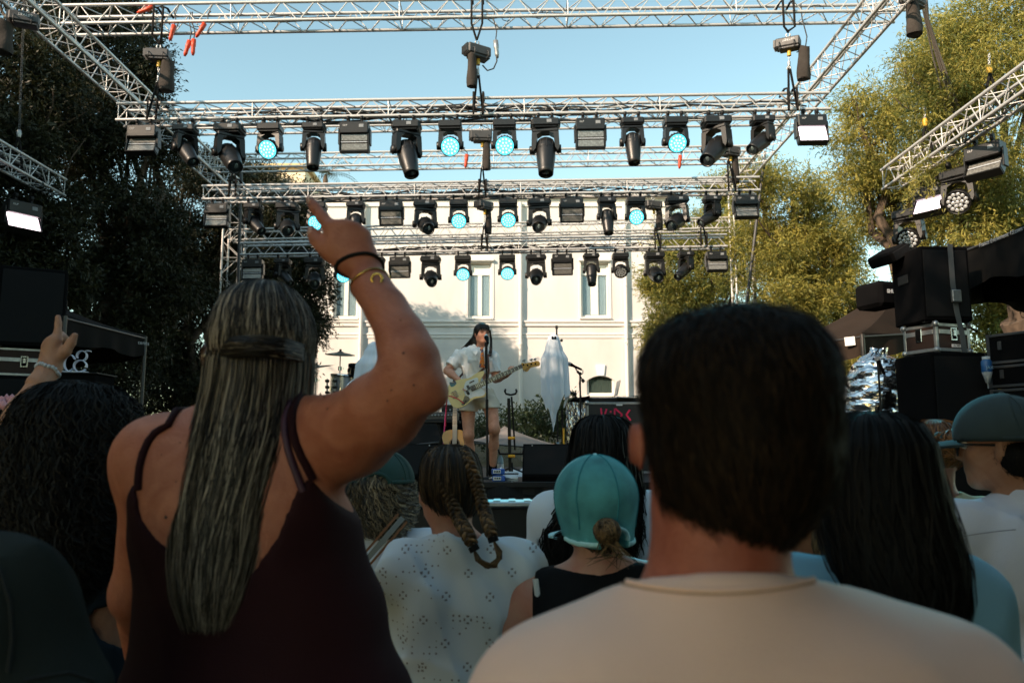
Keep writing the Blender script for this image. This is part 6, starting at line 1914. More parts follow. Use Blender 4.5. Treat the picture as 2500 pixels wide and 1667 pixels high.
def hand(sd, wrist, knuck, across, normal, fingers, thumb, size=1.0, palm_t=0.013):
 """wrist point, knuckle-row centre, unit vector across (index -> little), back-of-hand normal.
 fingers: four lists of three points; thumb: list of points"""
 w, kc = Vector(wrist), Vector(knuck)
 ac, n = Vector(across).normalized(), Vector(normal).normalized()
 for i in range(4):
  o = (-1.5 + i) * 0.019 * size
  kb = kc + ac * o - (kc - w).normalized() * (0.002, 0, 0.003, 0.009)[i] * size
  sd.cap(w + ac * o * 0.55, kb, 0.017 * size, 0.0118 * size, 0.014)
 r0 = (0.0098, 0.0102, 0.0096, 0.0084)
 for i, f in enumerate(fingers):
  r = r0[i] * size
  for j in range(len(f) - 1):
   sd.cap(f[j], f[j + 1], r * (1.0 - 0.10 * j), r * (0.92 - 0.10 * j), 0.005)
 for j in range(len(thumb) - 1):
  rr = (0.0165, 0.0125, 0.0105, 0.0095)
  sd.cap(thumb[j], thumb[j + 1], rr[j] * size, rr[j + 1] * size, 0.010)
 return sd
def curled(kn, fwd, nrm, size=1.0, curl=(1.3, 1.7, 1.0), L=(0.042, 0.026, 0.021)):
 pts = [Vector(kn)]
 a = 0.0
 f, n = Vector(fwd).normalized(), Vector(nrm).normalized()
 for c, l in zip(curl, L):
  a += c
  pts.append(pts[-1] + (f * cos(a) - n * sin(a)) * l * size)
 return pts
# hair
def hair_sections(px_secs, Y):
 out = []
 for py, xl, xr, yc, ry in px_secs:
  a, b = P(xl, py, Y), P(xr, py, Y)
  out.append(((a.z + b.z) / 2, (a.x + b.x) / 2, Y + yc, (b.x - a.x) / 2, ry))
 return np.array(out)
def hair(name, secs, m, parent, n=3000, a0=0.0, a1=2 * pi, M=26, width=0.0016, seed=1, wave=0.004, freq=3.0, ctight=0.65, curl=0.0, cfreq=10.0, tlen=(0.8, 1.02), base=0.955, jitter=0.05,
   clump=0, tone=(0.15, 0.25), hi=0.0, start=(0.0, 0.12), drift=0.05, basemesh=True, lump=0.02, flat=False, m_base=None):
 r = np.random.default_rng(seed)
 secs = np.asarray(secs, float)
 tt = np.linspace(0, 1, len(secs))
 d = np.linalg.norm(np.diff(secs[:, :4], axis=0), axis=1)
 tt = np.concatenate([[0], np.cumsum(d)]) / d.sum()
 itp = lambda t: [np.interp(t, tt, secs[:, i]) for i in range(5)]
 full = abs(a1 - a0 - 2 * pi) < 1e-6
 if basemesh:
  nu, nv = 64, 40
  def f(u, v):
   a = a0 + (a1 - a0) * u
   z, cx, cy, rx, ry = (float(q) for q in itp(v))
   lm = base * (1 + lump * sin(a * 9 + 5 * v) * sin(v * 11 + a * 3))
   return Vector((cx + rx * cos(a) * lm, cy + ry * sin(a) * lm, z))
  mb = MB().grid(f, nu, nv, closed_u=full)
  if not full:    # close the open side
   mb.grid(lambda u, v: f(1, v).lerp(f(0, v), u), 6, nv)
  me = mb.mesh('hair_core')
  at = me.attributes.new('tone', 'FLOAT', 'POINT')
  at.data.foreach_set('value', np.full(len(me.vertices), tone[0], np.float32))
  wchild('hair_core', me, m_base or m, parent)
 a = r.uniform(a0, a1, n)
 t0 = r.uniform(start[0], start[1], n)
 t1 = r.uniform(tlen[0], tlen[1], n)
 lay = 1 + jitter * r.normal(size=n) * 0.5 + 0.01
 s = np.linspace(0, 1, M)
 t = np.clip(t0[:, None] + (t1 - t0)[:, None] * s, 0, 1.0)
 z, cx, cy, rx, ry = itp(t)
 ph = r.uniform(0, 2 * pi, n)
 amp = r.normal(size=n)
 if clump:
  ci = r.integers(0, clump, n)
  cp = r.uniform(0, 2 * pi, clump)
  ca = r.uniform(a0, a1, clump)
  a = a * (1 - ctight) + ca[ci] * ctight + r.normal(size=n) * 0.02
  t1 = r.uniform(tlen[0], tlen[1], clump)[ci] + r.normal(size=n) * 0.03
  ph = cp[ci] + r.normal(size=n) * (0.5 if ctight < 0.7 else 0.28)
 ang = a[:, None] + drift * amp[:, None] * s + (wave / 0.1) * np.sin(freq * 2 * pi * s + ph[:, None]) * s
 px_ = cx + rx * np.cos(ang) * lay[:, None]
 py_ = cy + ry * np.sin(ang) * lay[:, None]
 pz_ = z + 0.004 * r.normal(size=n)[:, None] * s
 if curl:
  cu = curl * np.minimum(1, s * 3)
  px_ = px_ + cu * np.cos(cfreq * 2 * pi * s + ph[:, None])
  pz_ = pz_ + cu * np.sin(cfreq * 2 * pi * s + ph[:, None] * 1.0) * 0.9
  py_ = py_ + cu * np.sin(cfreq * 2 * pi * s + ph[:, None] + 1.0)
 p = np.stack([px_, py_, pz_], -1)
 tang = np.gradient(p, axis=1)
 tang /= np.maximum(np.linalg.norm(tang, axis=2), 1e-9)[..., None]
 out = np.stack([np.cos(ang), np.sin(ang), np.zeros_like(ang)], -1)
 sd = np.cross(tang, out + 0.35 * r.normal(size=(n, 1, 3)))
 sd /= np.maximum(np.linalg.norm(sd, axis=2), 1e-9)[..., None]
 w = width * r.uniform(0.6, 1.4, (n, 1, 1)) * (np.minimum(1, (1 - s) * 5 + 0.12))[None, :, None]
 v = np.stack([p - sd * w, p + sd * w], 2).reshape(-1, 3)
 i = np.arange(n)[:, None] * (2 * M) + np.arange(M - 1)[None, :] * 2
 q = np.stack([i, i + 1, i + 3, i + 2], -1).reshape(-1, 4)
 me = mesh_np('hair_strands', v, q, True)
 tn = np.clip(r.normal(tone[0], tone[1], n) + hi * (r.uniform(0, 1, n) > 0.86), 0, 1)
 if clump:
  tn = np.clip(tn * 0.5 + 0.62 * r.uniform(0, 1, clump)[ci] ** 2.0, 0, 1)
 at = me.attributes.new('tone', 'FLOAT', 'POINT')
 at.data.foreach_set('value', np.repeat(tn, 2 * M).astype(np.float32))
 return wchild(name, me, m, parent)
def rope(name, pts, r0, m, parent, strands=3, turns=6, n=90, tone=0.5, taper=1.0, fl=0.75):
 pts = [Vector(p) for p in pts]
 cum = [0.0]
 for i in range(len(pts) - 1):
  cum.append(cum[-1] + (pts[i + 1] - pts[i]).length)
 arr = np.array([tuple(p) for p in pts]); cum = np.array(cum) / cum[-1]
 tt = np.linspace(0, 1, n)
 c = np.stack([np.interp(tt, cum, arr[:, i]) for i in range(3)], 1)
 for _ in range(6):
  c[1:-1] = 0.25 * c[:-2] + 0.5 * c[1:-1] + 0.25 * c[2:]
 tg = np.gradient(c, axis=0); tg /= np.linalg.norm(tg, axis=1)[:, None]
 depth = np.array([0.0, -1.0, 0.0]) - tg * (tg @ np.array([0.0, -1.0, 0.0]))[:, None]
 depth /= np.maximum(np.linalg.norm(depth, axis=1), 1e-6)[:, None]
 side = np.cross(tg, depth)
 mb = MB()
 rr = random.Random(5)
 for k in range(strands):
  ph = 2 * pi * k / strands
  th = tt * turns * 2 * pi + ph
  rad = r0 * (1 - (1 - taper) * tt)
  cc = c + side * (np.sin(th) * rad * 0.62)[:, None] + depth * (np.sin(2 * th) * rad * 0.42 * fl)[:, None]
  for j in range(5):
   aj = 2 * pi * j / 5
   off = side * (np.cos(aj + th * 0.2) * rad * 0.26)[:, None] + depth * (np.sin(aj + th * 0.2) * rad * 0.26)[:, None]
   mb.tube([Vector(p) for p in cc + off], [float(x) for x in rad * 0.30 * np.minimum(1, np.minimum(tt * 12, (1 - tt) * 12) + 0.3)], 6)
 me = mb.mesh(name)
 at = me.attributes.new('tone', 'FLOAT', 'POINT')
 rg = np.random.default_rng(3)
 at.data.foreach_set('value', np.clip(np.repeat(rg.normal(tone, 0.14, strands * 5), len(me.vertices) // (strands * 5) + 1)[:len(me.vertices)], 0, 1).astype(np.float32))
 return wchild(name, me, m, parent)
def shorts_pants(H, name, m, parent, vox=0.012, o=0.012, ztop=None):
 sd = Sdf(vox)
 H.torso(sd, o)
 H.legs(sd, o)
 sd.plane(H.L(0, 0, ztop or H.h - 0.76 * H.k), (0, 0, 1))
 sd.plane(H.L(0, 0, H.h * 0.06), (0, 0, -1))
 return wchild(name, sd.mesh(name), m, parent)
def shoes(H, parent, m):
 sd = Sdf(0.008)
 for q in (-1, 1):
  a = H.ank[q]
  f = H.M.to_3x3() @ Vector((0.02 * q, 0.17, 0))
  z0 = H.M.translation.z
  sd.cap(Vector((a.x, a.y - 0.02 * cos(H.yaw), z0 + 0.050)), Vector((a.x + f.x, a.y + f.y, z0 + 0.042)), 0.05, 0.040, 0.03)
 sd.plane((0, 0, H.M.translation.z + 0.003), (0, 0, -1), 0.002)
 return wchild('shoes', sd.mesh('shoes'), m, parent)
M_denim = cloth_mat('dark_trousers', (0.012, 0.014, 0.02))
M_shoe = mat('dark_shoe', (0.03, 0.03, 0.03), 0.6)
M_sock = mat('black_sock', (0.012, 0.012, 0.012), 0.9)
def wrinkle(amp, seed, fx=(14, 9, 11), ridge=True):
 r = random.Random(seed)
 ph = [r.uniform(0, 6.3) for _ in range(9)]
 d = [np.array([r.uniform(-1, 1), r.uniform(-1, 1), r.uniform(-0.6, 0.6)]) for _ in range(6)]
 def f(p):
  w = 0
  for i in range(4):
   ax = p @ (d[i] * fx[i % 3])
   ay = p @ (d[(i + 2) % 6] * fx[(i + 1) % 3] * 0.8)
   s = np.sin(ax * 2.2 + 1.4 * np.sin(ay + ph[i]) + ph[i + 3])
   w = w + ((1 - np.abs(s)) ** 2 if ridge else s) * (1.0 if i < 2 else 0.6)
  return -(w - 1.0) * amp
 return f
# singer on the stage
YS = 8.78
sx0 = P(1172, 1000, YS).x
zt_ = P(1180, 785, YS).z
Hs = zt_ - DZ + 0.03
sg_ = thing('person', 'woman singing on stage in white shirt and orange tie, playing the cream bass', 'person', (sx0, YS, DZ))
sr = S(YS)
PX = lambda px, py, dy=0.0: P(px, py, YS + dy)
H = Human(sx0, YS, Hs, pi - 0.10, 0.155, 0.95, z=DZ, head_yaw=pi + 0.42, head_pitch=0.05)
H.head = PX(1177, 815, -0.02)
H.neck1 = PX(1174, 832, 0.0)
H.neck0 = PX(1172, 850, 0.02)
H.sh = {1: PX(1122, 868, 0.0), -1: PX(1203, 872, 0.03)}
H.el = {1: PX(1092, 905, -0.06), -1: PX(1210, 925, 0.0)}
H.wr = {1: PX(1125, 932, -0.25), -1: PX(1236, 917, -0.24)}
H.hip = {1: PX(1143, 985, 0.02), -1: PX(1196, 985, 0.0)}
H.knee = {1: PX(1144, 1062, -0.08), -1: PX(1207, 1047, -0.16)}
H.ank = {1: PX(1150, 1148, 0.04), -1: PX(1203, 1150, -0.02)}
H.ank[1].z = DZ + 0.09; H.ank[-1].z = DZ + 0.09
def singer_torso(sd, o=0.0, low=True):
 Rm = H.M
 for (px, py, rx, ry, rz) in ((1163, 872, 34, 22, 26), (1160, 895, 31, 23, 30), (1160, 930, 27, 20, 26), (1166, 962, 32, 24, 22)):
  if not low and py > 940:
   continue
  sd.ell(PX(px, py, 0.02), (rx * sr + o, ry * sr + o, rz * sr + o), Rm, 0.05)
 for q in (-1, 1):
  sd.cap(H.neck0, H.sh[q], 0.036 + o, 0.040 + o, 0.04)
 return sd
sd = Sdf(0.0075)
singer_torso(sd)
H.ua, H.fa, H.wrr = 0.043, 0.037, 0.026
for q in (-1, 1):
 H.arm(sd, q)
 sd.cap(H.hip[q], H.knee[q], 0.088, 0.056, 0.05)
 sd.ell(H.knee[q] + Vector((0, -0.012, 0)), (0.05, 0.052, 0.06), None, 0.03)
 sd.cap(H.knee[q], H.knee[q].lerp(H.ank[q], 0.4) + Vector((0.0, 0.02, 0)), 0.052, 0.052, 0.03)
 sd.cap(H.knee[q].lerp(H.ank[q], 0.38) + Vector((0, 0.015, 0)), H.ank[q], 0.051, 0.034, 0.03)
H.k = 0.98
H.head_sdf(sd)
wR, kR = H.wr[1], PX(1138, 945, -0.31)
dR = (kR - wR).normalized()
nR = Vector((0.25, -1, 0.25)).normalized()
aR = dR.cross(nR).normalized() * -1
fing = [curled(kR + aR * (-1.5 + i) * 0.018, dR, nR, 0.95, (0.35 + 0.1 * i, 0.55, 0.4)) for i in range(4)]
hand(sd, wR, kR, aR, nR, fing, [wR + aR * -0.015, wR.lerp(kR, 0.5) + aR * -0.032, kR + aR * -0.042 + dR * 0.012, kR + aR * -0.035 + dR * 0.04], 0.95)
wL, kL = H.wr[-1], PX(1247, 908, -0.26)
dL = (kL - wL).normalized()
nL = Vector((0.2, -0.5, -0.8)).normalized()
aL = Vector((0.6, 0.1, 0.25)).normalized()
nL = (nL - aL * nL.dot(aL)).normalized()
fing = []
for i in range(4):
 kb = kL + aL * (-1.5 + i) * 0.019
 fing.append([kb, kb + Vector((0.006, -0.03, 0.022)), kb + Vector((0.004, -0.028, 0.045)), kb + Vector((0.0, -0.012, 0.056))])
hand(sd, wL, kL, aL, nL, fing, [wL + Vector((0, 0.0, 0.01)), kL + aL * -0.03 + Vector((0, 0.02, 0.02)), kL + aL * -0.02 + Vector((0, 0.01, 0.048)), kL + aL * 0.0 + Vector((0.0, -0.01, 0.06))], 0.95)
wchild('body', sd.mesh('body'), skin_mat('singer_skin', (0.66, 0.33, 0.22), (0.58, 0.25, 0.155)), sg_)
M_shirt = cloth_mat('white_linen_shirt', (0.86, 0.86, 0.85), 0.04, bump=0.2)
sd = Sdf(0.0075)
singer_torso(sd, 0.020)
for q in (-1, 1):
 a, b = H.sh[q], H.el[q]
 sd.cap(a, a.lerp(b, 0.75), 0.068, 0.078, 0.04)
sd.fn(wrinkle(0.0095, 4, (20, 14, 17)))
sd.plane(PX(1160, 965), (0.05, 0, -1))
for q, nz in ((1, 0.1), (-1, 0.0)):
 a, b = H.sh[q], H.el[q]
 d_ = (b - a).normalized()
 c_ = a.lerp(b, 0.72)
 c3, d3 = np3(c_), np3(d_)
 sd.ops.append((lambda p, c3=c3, d3=d3: np.where(np.linalg.norm(p - c3, axis=-1) < 0.16, (p - c3) @ d3, -1.0), None, None, 0.003, 'i'))
sd.cap(H.neck0 + Vector((0, -0.02, -0.02)), H.neck1 + Vector((0, -0.05, 0)), 0.05, 0.055, 0.004, 's')
wchild('shirt', sd.mesh('shirt'), M_shirt, sg_)
for q in (-1, 1):
 c = PX(1170, 862, -0.14)
 wchild('collar', MB().add([PX(1170 + q * 3, 857, -0.15), PX(1170 + q * 14, 846, -0.06), PX(1170 + q * 20, 855, -0.10), PX(1170 + q * 9, 868, -0.155), PX(1170 + q * 3, 857, -0.14), PX(1170 + q * 14, 846, -0.05), PX(1170 + q * 20, 855, -0.09), PX(1170 + q * 9, 868, -0.145)],
       [(0, 1, 2, 3), (7, 6, 5, 4), (0, 4, 5, 1), (1, 5, 6, 2), (2, 6, 7, 3), (3, 7, 4, 0)]), M_shirt, sg_)
 wchild('pocket_flap', MB().box(tuple(PX(1152 if q < 0 else 1196, 879, -0.165 if q < 0 else -0.13)), (0.10 if q < 0 else 0.05, 0.012, 0.035), RY(0.12 * q) @ RX(0.1), b=0.005), M_shirt, sg_)
M_tie = mat('patterned_tie', (0.60, 0.10, 0.02), 0.7, col2=(0.05, 0.08, 0.16), scale=34, detail=1.0)
nt = M_tie.node_tree
rp = [n for n in nt.nodes if n.type == 'VALTORGB'][0]
e_ = rp.color_ramp.elements.new(0.5); e_.color = (0.75, 0.25, 0.02, 1)
wchild('tie', MB().grid(lambda u, v: PX(1177.5 - 0.5 * v + (u - 0.5) * (5.5 + 9 * v), 855 + 42 * v, -0.172 - 0.012 * cos((u - 0.5) * 3)), 8, 14).grid(lambda u, v: PX(1177.5 - 0.5 * v + (u - 0.5) * (5.5 + 9 * v), 855 + 42 * v, -0.160), 8, 14), M_tie, sg_)
wchild('tie_knot', MB().sphere(tuple(PX(1176, 853, -0.165)), (0.020, 0.014, 0.018), 10, 8), M_tie, sg_)
wchild('guitar_strap', MB().tube([PX(1196, 868, -0.05), PX(1191, 866, -0.12), PX(1192, 885, -0.165), PX(1193, 905, -0.17), PX(1190, 925, -0.17)], 0.012, 6)
  .tube([PX(1196, 868, -0.05), PX(1180, 862, 0.10), PX(1140, 900, 0.16), PX(1110, 935, 0.06), PX(1100, 945, -0.10)], 0.012, 6)
  .tube([PX(1160, 918, -0.16), PX(1175, 905, -0.165), PX(1183, 898, -0.17)], 0.013, 6), mat('brown_leather', (0.10, 0.035, 0.02), 0.6), sg_)
M_shorts = cloth_mat('cream_shorts', (0.76, 0.69, 0.58), 0.06)
sd = Sdf(0.0075)
for (px, py, rx, ry, rz) in ((1168, 958, 33, 26, 20), (1170, 972, 35, 28, 22)):
 sd.ell(PX(px, py, 0.02), (rx * sr + 0.012, ry * sr + 0.012, rz * sr + 0.01), H.M, 0.05)
for q in (-1, 1):
 sd.cap(H.hip[q], H.hip[q].lerp(H.knee[q], 0.62), 0.108, 0.098, 0.04)
sd.fn(wrinkle(0.007, 9, (16, 10, 12)))
sd.plane(PX(1165, 947), (0, 0, 1))
hems = {1: PX(1140, 1004), -1: PX(1200, 997)}
for q in (-1, 1):
 c3 = np3(hems[q])
 sgn = -1 if q == 1 else 1
 mid = np3(PX(1170, 1000))
 sd.ops.append((lambda p, c3=c3, sgn=sgn, mid=mid: np.where((p[..., 0] - mid[0]) * sgn > 0, c3[2] - p[..., 2] + 0.06 * (p[..., 0] - c3[0]) * sgn, -1.0), None, None, 0.003, 'i'))
wchild('shorts', sd.mesh('shorts'), M_shorts, sg_)
sd = Sdf(0.008)
for q in (-1, 1):
 a = H.ank[q]
 sd.cap(a + Vector((0, 0, 0.06)), Vector((a.x, a.y, DZ + 0.06)), 0.042, 0.048, 0.02)
 sd.cap(Vector((a.x, a.y + 0.03, DZ + 0.045)), Vector((a.x + 0.03, a.y - 0.17, DZ + 0.04)), 0.048, 0.038, 0.02)
sd.plane((0, 0, DZ + 0.004), (0, 0, -1), 0.002)
wchild('boots', sd.mesh('boots'), M_blackmatt, sg_)
M_brunette = hair_mat('dark_brown_hair', (0.010, 0.007, 0.005), (0.06, 0.035, 0.022), 0.4)
c, k = H.head, 0.98
Rh = H.HR
H_ = lambda a, b, d: c + Rh @ Vector((a * k, b * k, d * k))
sd = Sdf(0.006)
sd.ell(H_(0, -0.018, 0.032), (0.088, 0.104, 0.096), Rh.to_4x4(), 0.01)
sd.ell(H_(0.02, -0.07, -0.08), (0.085, 0.05, 0.10), Rh.to_4x4(), 0.04)
sd.ell(H_(0.045, -0.08, -0.14), (0.05, 0.04, 0.09), Rh.to_4x4(), 0.04)
sd.ell(H_(-0.074, -0.015, -0.05), (0.010, 0.026, 0.08), Rh.to_4x4(), 0.02)
sd.ell(H_(0, 0.090, -0.022), (0.074, 0.080, 0.088), Rh.to_4x4(), 0.008, 's')
me = sd.mesh('hair_core')
at = me.attributes.new('tone', 'FLOAT', 'POINT'); at.data.foreach_set('value', np.full(len(me.vertices), 0.1, np.float32))
hc = wchild('hair', me, M_brunette, sg_)
mb = MB()
rr = random.Random(4)
for q in range(70):       # fringe
 a = rr.uniform(-1, 1)
 p0 = H_(a * 0.05, 0.060, 0.098)
 p1 = H_(a * 0.062, 0.094 - 0.018 * abs(a), 0.055)
 p2 = H_(a * 0.066 + rr.uniform(-0.01, 0.01), 0.097 - 0.03 * abs(a), 0.030 + rr.uniform(-0.018, 0.014))
 mb.tube([p0, p1, p2], [0.003, 0.0025, 0.0008], 4)
for q in range(160):      # long strands blown to the left of the picture and straight on the other side
 a = rr.uniform(0, 1)
 if q % 3:
  p = [PX(1166 - 5 * a, 800 + 8 * a, 0.03), PX(1158 - 6 * a + rr.uniform(-2, 2), 822 + 4 * a, 0.04), PX(1150 - 10 * a + rr.uniform(-3, 3), 840, 0.06), PX(1143 - 16 * a + rr.uniform(-4, 4), 854 - 4 * a + rr.uniform(-2, 5), 0.08)]
 else:
  p = [PX(1195 + 3 * a, 806, -0.04), PX(1198 + 2 * a + rr.uniform(-2, 2), 830, -0.03), PX(1197 + 3 * a + rr.uniform(-3, 3), 850, -0.05), PX(1194 + 4 * a + rr.uniform(-3, 3), 862 + 8 * a, -0.08)]
 mb.tube(p, [0.0035, 0.0035, 0.0025, 0.0008], 4)
me = mb.mesh('hair_strands')
at = me.attributes.new('tone', 'FLOAT', 'POINT'); at.data.foreach_set('value', np.random.default_rng(1).uniform(0.1, 0.6, len(me.vertices)).astype(np.float32))
wchild('hair_strands', me, M_brunette, sg_)
for q in (-1, 1):
 wchild('eyelid', MB().tube([H_(q * 0.031 + 0.016 * t_, 0.0845 - 0.006 * abs(t_), 0.002 - 0.004 * (1 - t_ * t_)) for t_ in (-1, -0.5, 0, 0.5, 1)], 0.0028, 5), M_blackmatt, sg_)
 wchild('eyebrow', MB().tube([H_(q * 0.031 + 0.019 * t_, 0.0915 - 0.008 * abs(t_), 0.024 - 0.004 * abs(t_)) for t_ in (-1, 0, 1)], 0.0032, 5), M_brunette, sg_)
wchild('lips', MB().sphere(tuple(H_(0, 0.0925, -0.058)), (0.022, 0.007, 0.005), 10, 6, Rh).sphere(tuple(H_(0, 0.0915, -0.071)), (0.019, 0.008, 0.006), 10, 6, Rh), mat('lip_red', (0.36, 0.06, 0.05), 0.4), sg_)
wchild('mouth', MB().sphere(tuple(H_(0, 0.0935, -0.064)), (0.016, 0.005, 0.003), 8, 6, Rh), mat('mouth_dark', (0.05, 0.01, 0.01), 0.6), sg_)
# bass guitar
YB = YS - 0.33
gx, gz = P(1150, 957, YB), P(1300, 885, YB)
b0 = P(1150, 960, YB)
ax = (P(1310, 881, YB - 0.02) - P(1120, 975, YB)).normalized()
nrm = Vector((0, -1, 0)) - ax * ax.dot(Vector((0, -1, 0)))
nrm.normalize()
up_ = nrm.cross(ax)
MBs = T(b0) @ axes(ax, up_, nrm).to_4x4()
sb = S(YB)
bass = thing('bass_guitar', 'cream bass guitar with white pickguard and honey headstock held by the singer', 'guitar', M=MBs)
def bp_(px, py):
 d = P(px, py, YB) - b0
 return (d.dot(ax), d.dot(up_))
outl = [bp_(*q) for q in ((1093, 948), (1098, 937), (1112, 929), (1128, 925), (1146, 922), (1160, 913), (1172, 907), (1182, 906), (1181, 914), (1174, 926), (1172, 937), (1178, 950), (1186, 960), (1183, 968), (1170, 971), (1156, 974), (1145, 983), (1134, 991), (1120, 996), (1106, 992), (1096, 978), (1091, 962))]
ol = smooth_outline(outl, 5)
M_cream_l = mat('cream_lacquer', (0.72, 0.56, 0.24), 0.22, var=0.06, scale=6)
cx_ = sum(p[0] for p in ol) / len(ol); cy_ = sum(p[1] for p in ol) / len(ol)
obj('body', MB().prism(ol, -0.036, 0.0, None, True).prism([(cx_ + (x - cx_) * 0.985, cy_ + (y - cy_) * 0.985) for x, y in ol], 0.0, 0.004, None, True), M_cream_l, bass)
pgo = smooth_outline([bp_(*q) for q in ((1138, 931), (1152, 926), (1166, 922), (1168, 934), (1172, 944), (1184, 958), (1178, 966), (1160, 968), (1148, 973), (1140, 972), (1134, 958), (1133, 945))], 4)
obj('pickguard', MB().prism(pgo, 0.0042, 0.007), mat('white_pickguard', (0.66, 0.70, 0.72), 0.3), bass)
cpo = smooth_outline([bp_(*q) for q in ((1135, 966), (1144, 968), (1147, 976), (1140, 983), (1131, 989), (1126, 988), (1131, 976))], 4)
obj('control_plate', MB().prism(cpo, 0.0042, 0.0075), mat('dark_control_plate', (0.03, 0.03, 0.032), 0.2, metal=0.6), bass)
x_, y_ = bp_(1110, 963)
obj('bridge', MB().box((x_, y_, 0.010), (0.065, 0.075, 0.010), b=0.003), mat('worn_bridge_metal', (0.30, 0.24, 0.16), 0.35, metal=0.8), bass)
for k in range(4):
 obj('saddle', MB().box((x_ + 0.005, y_ - 0.027 + 0.018 * k, 0.018), (0.04, 0.012, 0.008), b=0.002), mat('worn_saddle', (0.16, 0.12, 0.08), 0.4, metal=0.7), bass)
x_, y_ = bp_(1143, 952)
for q in (-1, 1):
 obj('pickup', MB().box((x_ + q * 0.014, y_ + q * 0.022, 0.012), (0.028, 0.052, 0.012), b=0.004), M_black, bass)
obj('thumb_rest', MB().box((*bp_(1152, 932), 0.012), (0.06, 0.012, 0.012), b=0.004), M_black, bass)
x_, y_ = bp_(1106, 936)
M_stick = mat('turquoise_sticker', (0.03, 0.20, 0.22), 0.4, col2=(0.10, 0.05, 0.09), scale=40)
obj('sticker', MB().prism(smooth_outline([(x_ - 0.035, y_ - 0.02), (x_, y_ - 0.03), (x_ + 0.035, y_ - 0.015), (x_ + 0.028, y_ + 0.02), (x_ + 0.005, y_ + 0.012), (x_ - 0.028, y_ + 0.028)], 4), 0.0042, 0.0056), M_stick, bass)
nx0, ny0 = bp_(1160, 945)
nx1, ny1 = bp_(1275, 893.5)
nang = math.atan2(ny1 - ny0, nx1 - nx0)
nl = math.hypot(nx1 - nx0, ny1 - ny0)
Mn = T((nx0, ny0, 0.0)) @ RZ(nang)
obj('neck', MB().prism([(0, -0.026), (nl, -0.021), (nl, 0.021), (0, 0.026)], -0.012, 0.010), mat('neck_maple_gold', (0.50, 0.26, 0.06), 0.35), bass, Mn)
obj('fingerboard', MB().prism([(-0.05, -0.029), (nl, -0.021), (nl, 0.021), (-0.05, 0.029)], 0.0105, 0.016), M_rosewood, bass, Mn)
for k in range(1, 19):
 xf = nl - (nl + 0.28) * (1 - 2 ** (-k / 12.0))
 if xf > -0.045:
  obj('fret', MB().box((xf, 0, 0.0165), (0.004, 0.050, 0.003)), M_fret, bass, Mn)
  if k in (3, 5, 7, 9, 12, 15):
   obj('fret_dot', MB().lathe([(0, 0.0165), (0.006, 0.0165)], 10, T((xf + 0.012, 0, 0)), cap=False), M_white, bass, Mn)
hs = smooth_outline([bp_(*q) for q in ((1272, 889), (1276, 886), (1281, 887), (1300, 884), (1312, 881), (1318, 886), (1317, 893), (1308, 895), (1296, 898), (1289, 906), (1282, 907), (1276, 901))], 4)
M_hs = mat('honey_headstock', (0.62, 0.32, 0.06), 0.25, var=0.1, scale=20)
obj('headstock', MB().prism(hs, -0.012, 0.006), M_hs, bass)
for k, (px, py) in enumerate(((1278, 891), (1288, 892), (1297, 889), (1307, 888))):
 x_, y_ = bp_(px, py)
 tp = obj('tuner', MB().lathe([(0.010, 0.006), (0.008, 0.016), (0.0, 0.017)], 10, T((x_, y_, 0))), M_blackmatt, bass)
for px, py in ((1279, 880), (1297, 878), (1306, 877)):
 x_, y_ = bp_(px, py)
 obj('tuning_peg', MB().sphere((x_, y_, -0.012), (0.020, 0.013, 0.006), 10, 8).tube([(x_, y_ - 0.012, -0.012), (x_ + 0.002, y_ - 0.045, -0.008)], 0.004, 6), mat('peg_metal', (0.25, 0.25, 0.25), 0.35, metal=0.8), bass)
obj('lettering', text_mesh('Fender', 0.04, 0.0006, bold=0.0004, shear=0.3), mat('dark_gold_script', (0.10, 0.05, 0.01), 0.5), bass, T((*bp_(1287, 900), 0.0075)) @ RZ(nang + 0.25))
for k in range(4):
 y1 = (-0.016 + 0.0105 * k)
 x_, y_ = bp_(1110, 963)
 a = Vector((x_, y_ - 0.027 + 0.018 * k, 0.023))
 b = Mn @ Vector((nl, y1, 0.019))
 obj('string', MB().tube([a, b], 0.0013, 4), M_fret, bass)
for k, (px, py) in enumerate(((1133, 984), (1137, 979))):
 x_, y_ = bp_(px, py)
 obj('control_knob', MB().lathe([(0.011, 0.007), (0.010, 0.022), (0, 0.023)], 12, T((x_, y_, 0))), M_black, bass)
tag(obj('cable', MB().tube([P(1132, 984, YB - 0.03), P(1118, 974, YB - 0.05), P(1104, 968, YB - 0.04), P(1092, 966, YB + 0.02), P(1090, 990, YB + 0.1), P(1088, 1040, YB + 0.2)], 0.0055, 6), mat('red_cable', (0.7, 0.02, 0.05), 0.5)), 'red instrument cable plugged into the cream bass guitar', 'cable')
# the crowd
M_hair_ash = hair_mat('ash_blond_hair', (0.011, 0.0082, 0.0062), (0.62, 0.49, 0.37), 0.5, 0.2)
M_hair_dk = hair_mat('very_dark_hair', (0.004, 0.0035, 0.003), (0.020, 0.014, 0.010), 0.6, 0.15)
M_hair_br = hair_mat('warm_brown_hair', (0.008, 0.005, 0.003), (0.055, 0.030, 0.014), 0.65, 0.1)
M_hair_au = hair_mat('auburn_hair', (0.06, 0.022, 0.006), (0.42, 0.17, 0.045), 0.4)
M_hair_cu = hair_mat('curly_blond_hair', (0.03, 0.022, 0.014), (0.36, 0.26, 0.15), 0.45)
M_hair_pl = hair_mat('chestnut_plait_hair', (0.022, 0.014, 0.008), (0.26, 0.15, 0.065), 0.55)
def zcut(pts, Y):
 q = [P(px, py, Y) for px, py in pts]
 xs_ = np.array([a.x for a in q]); zs_ = np.array([a.z for a in q])
 return lambda p: p[..., 2] - np.interp(p[..., 0], xs_, zs_)
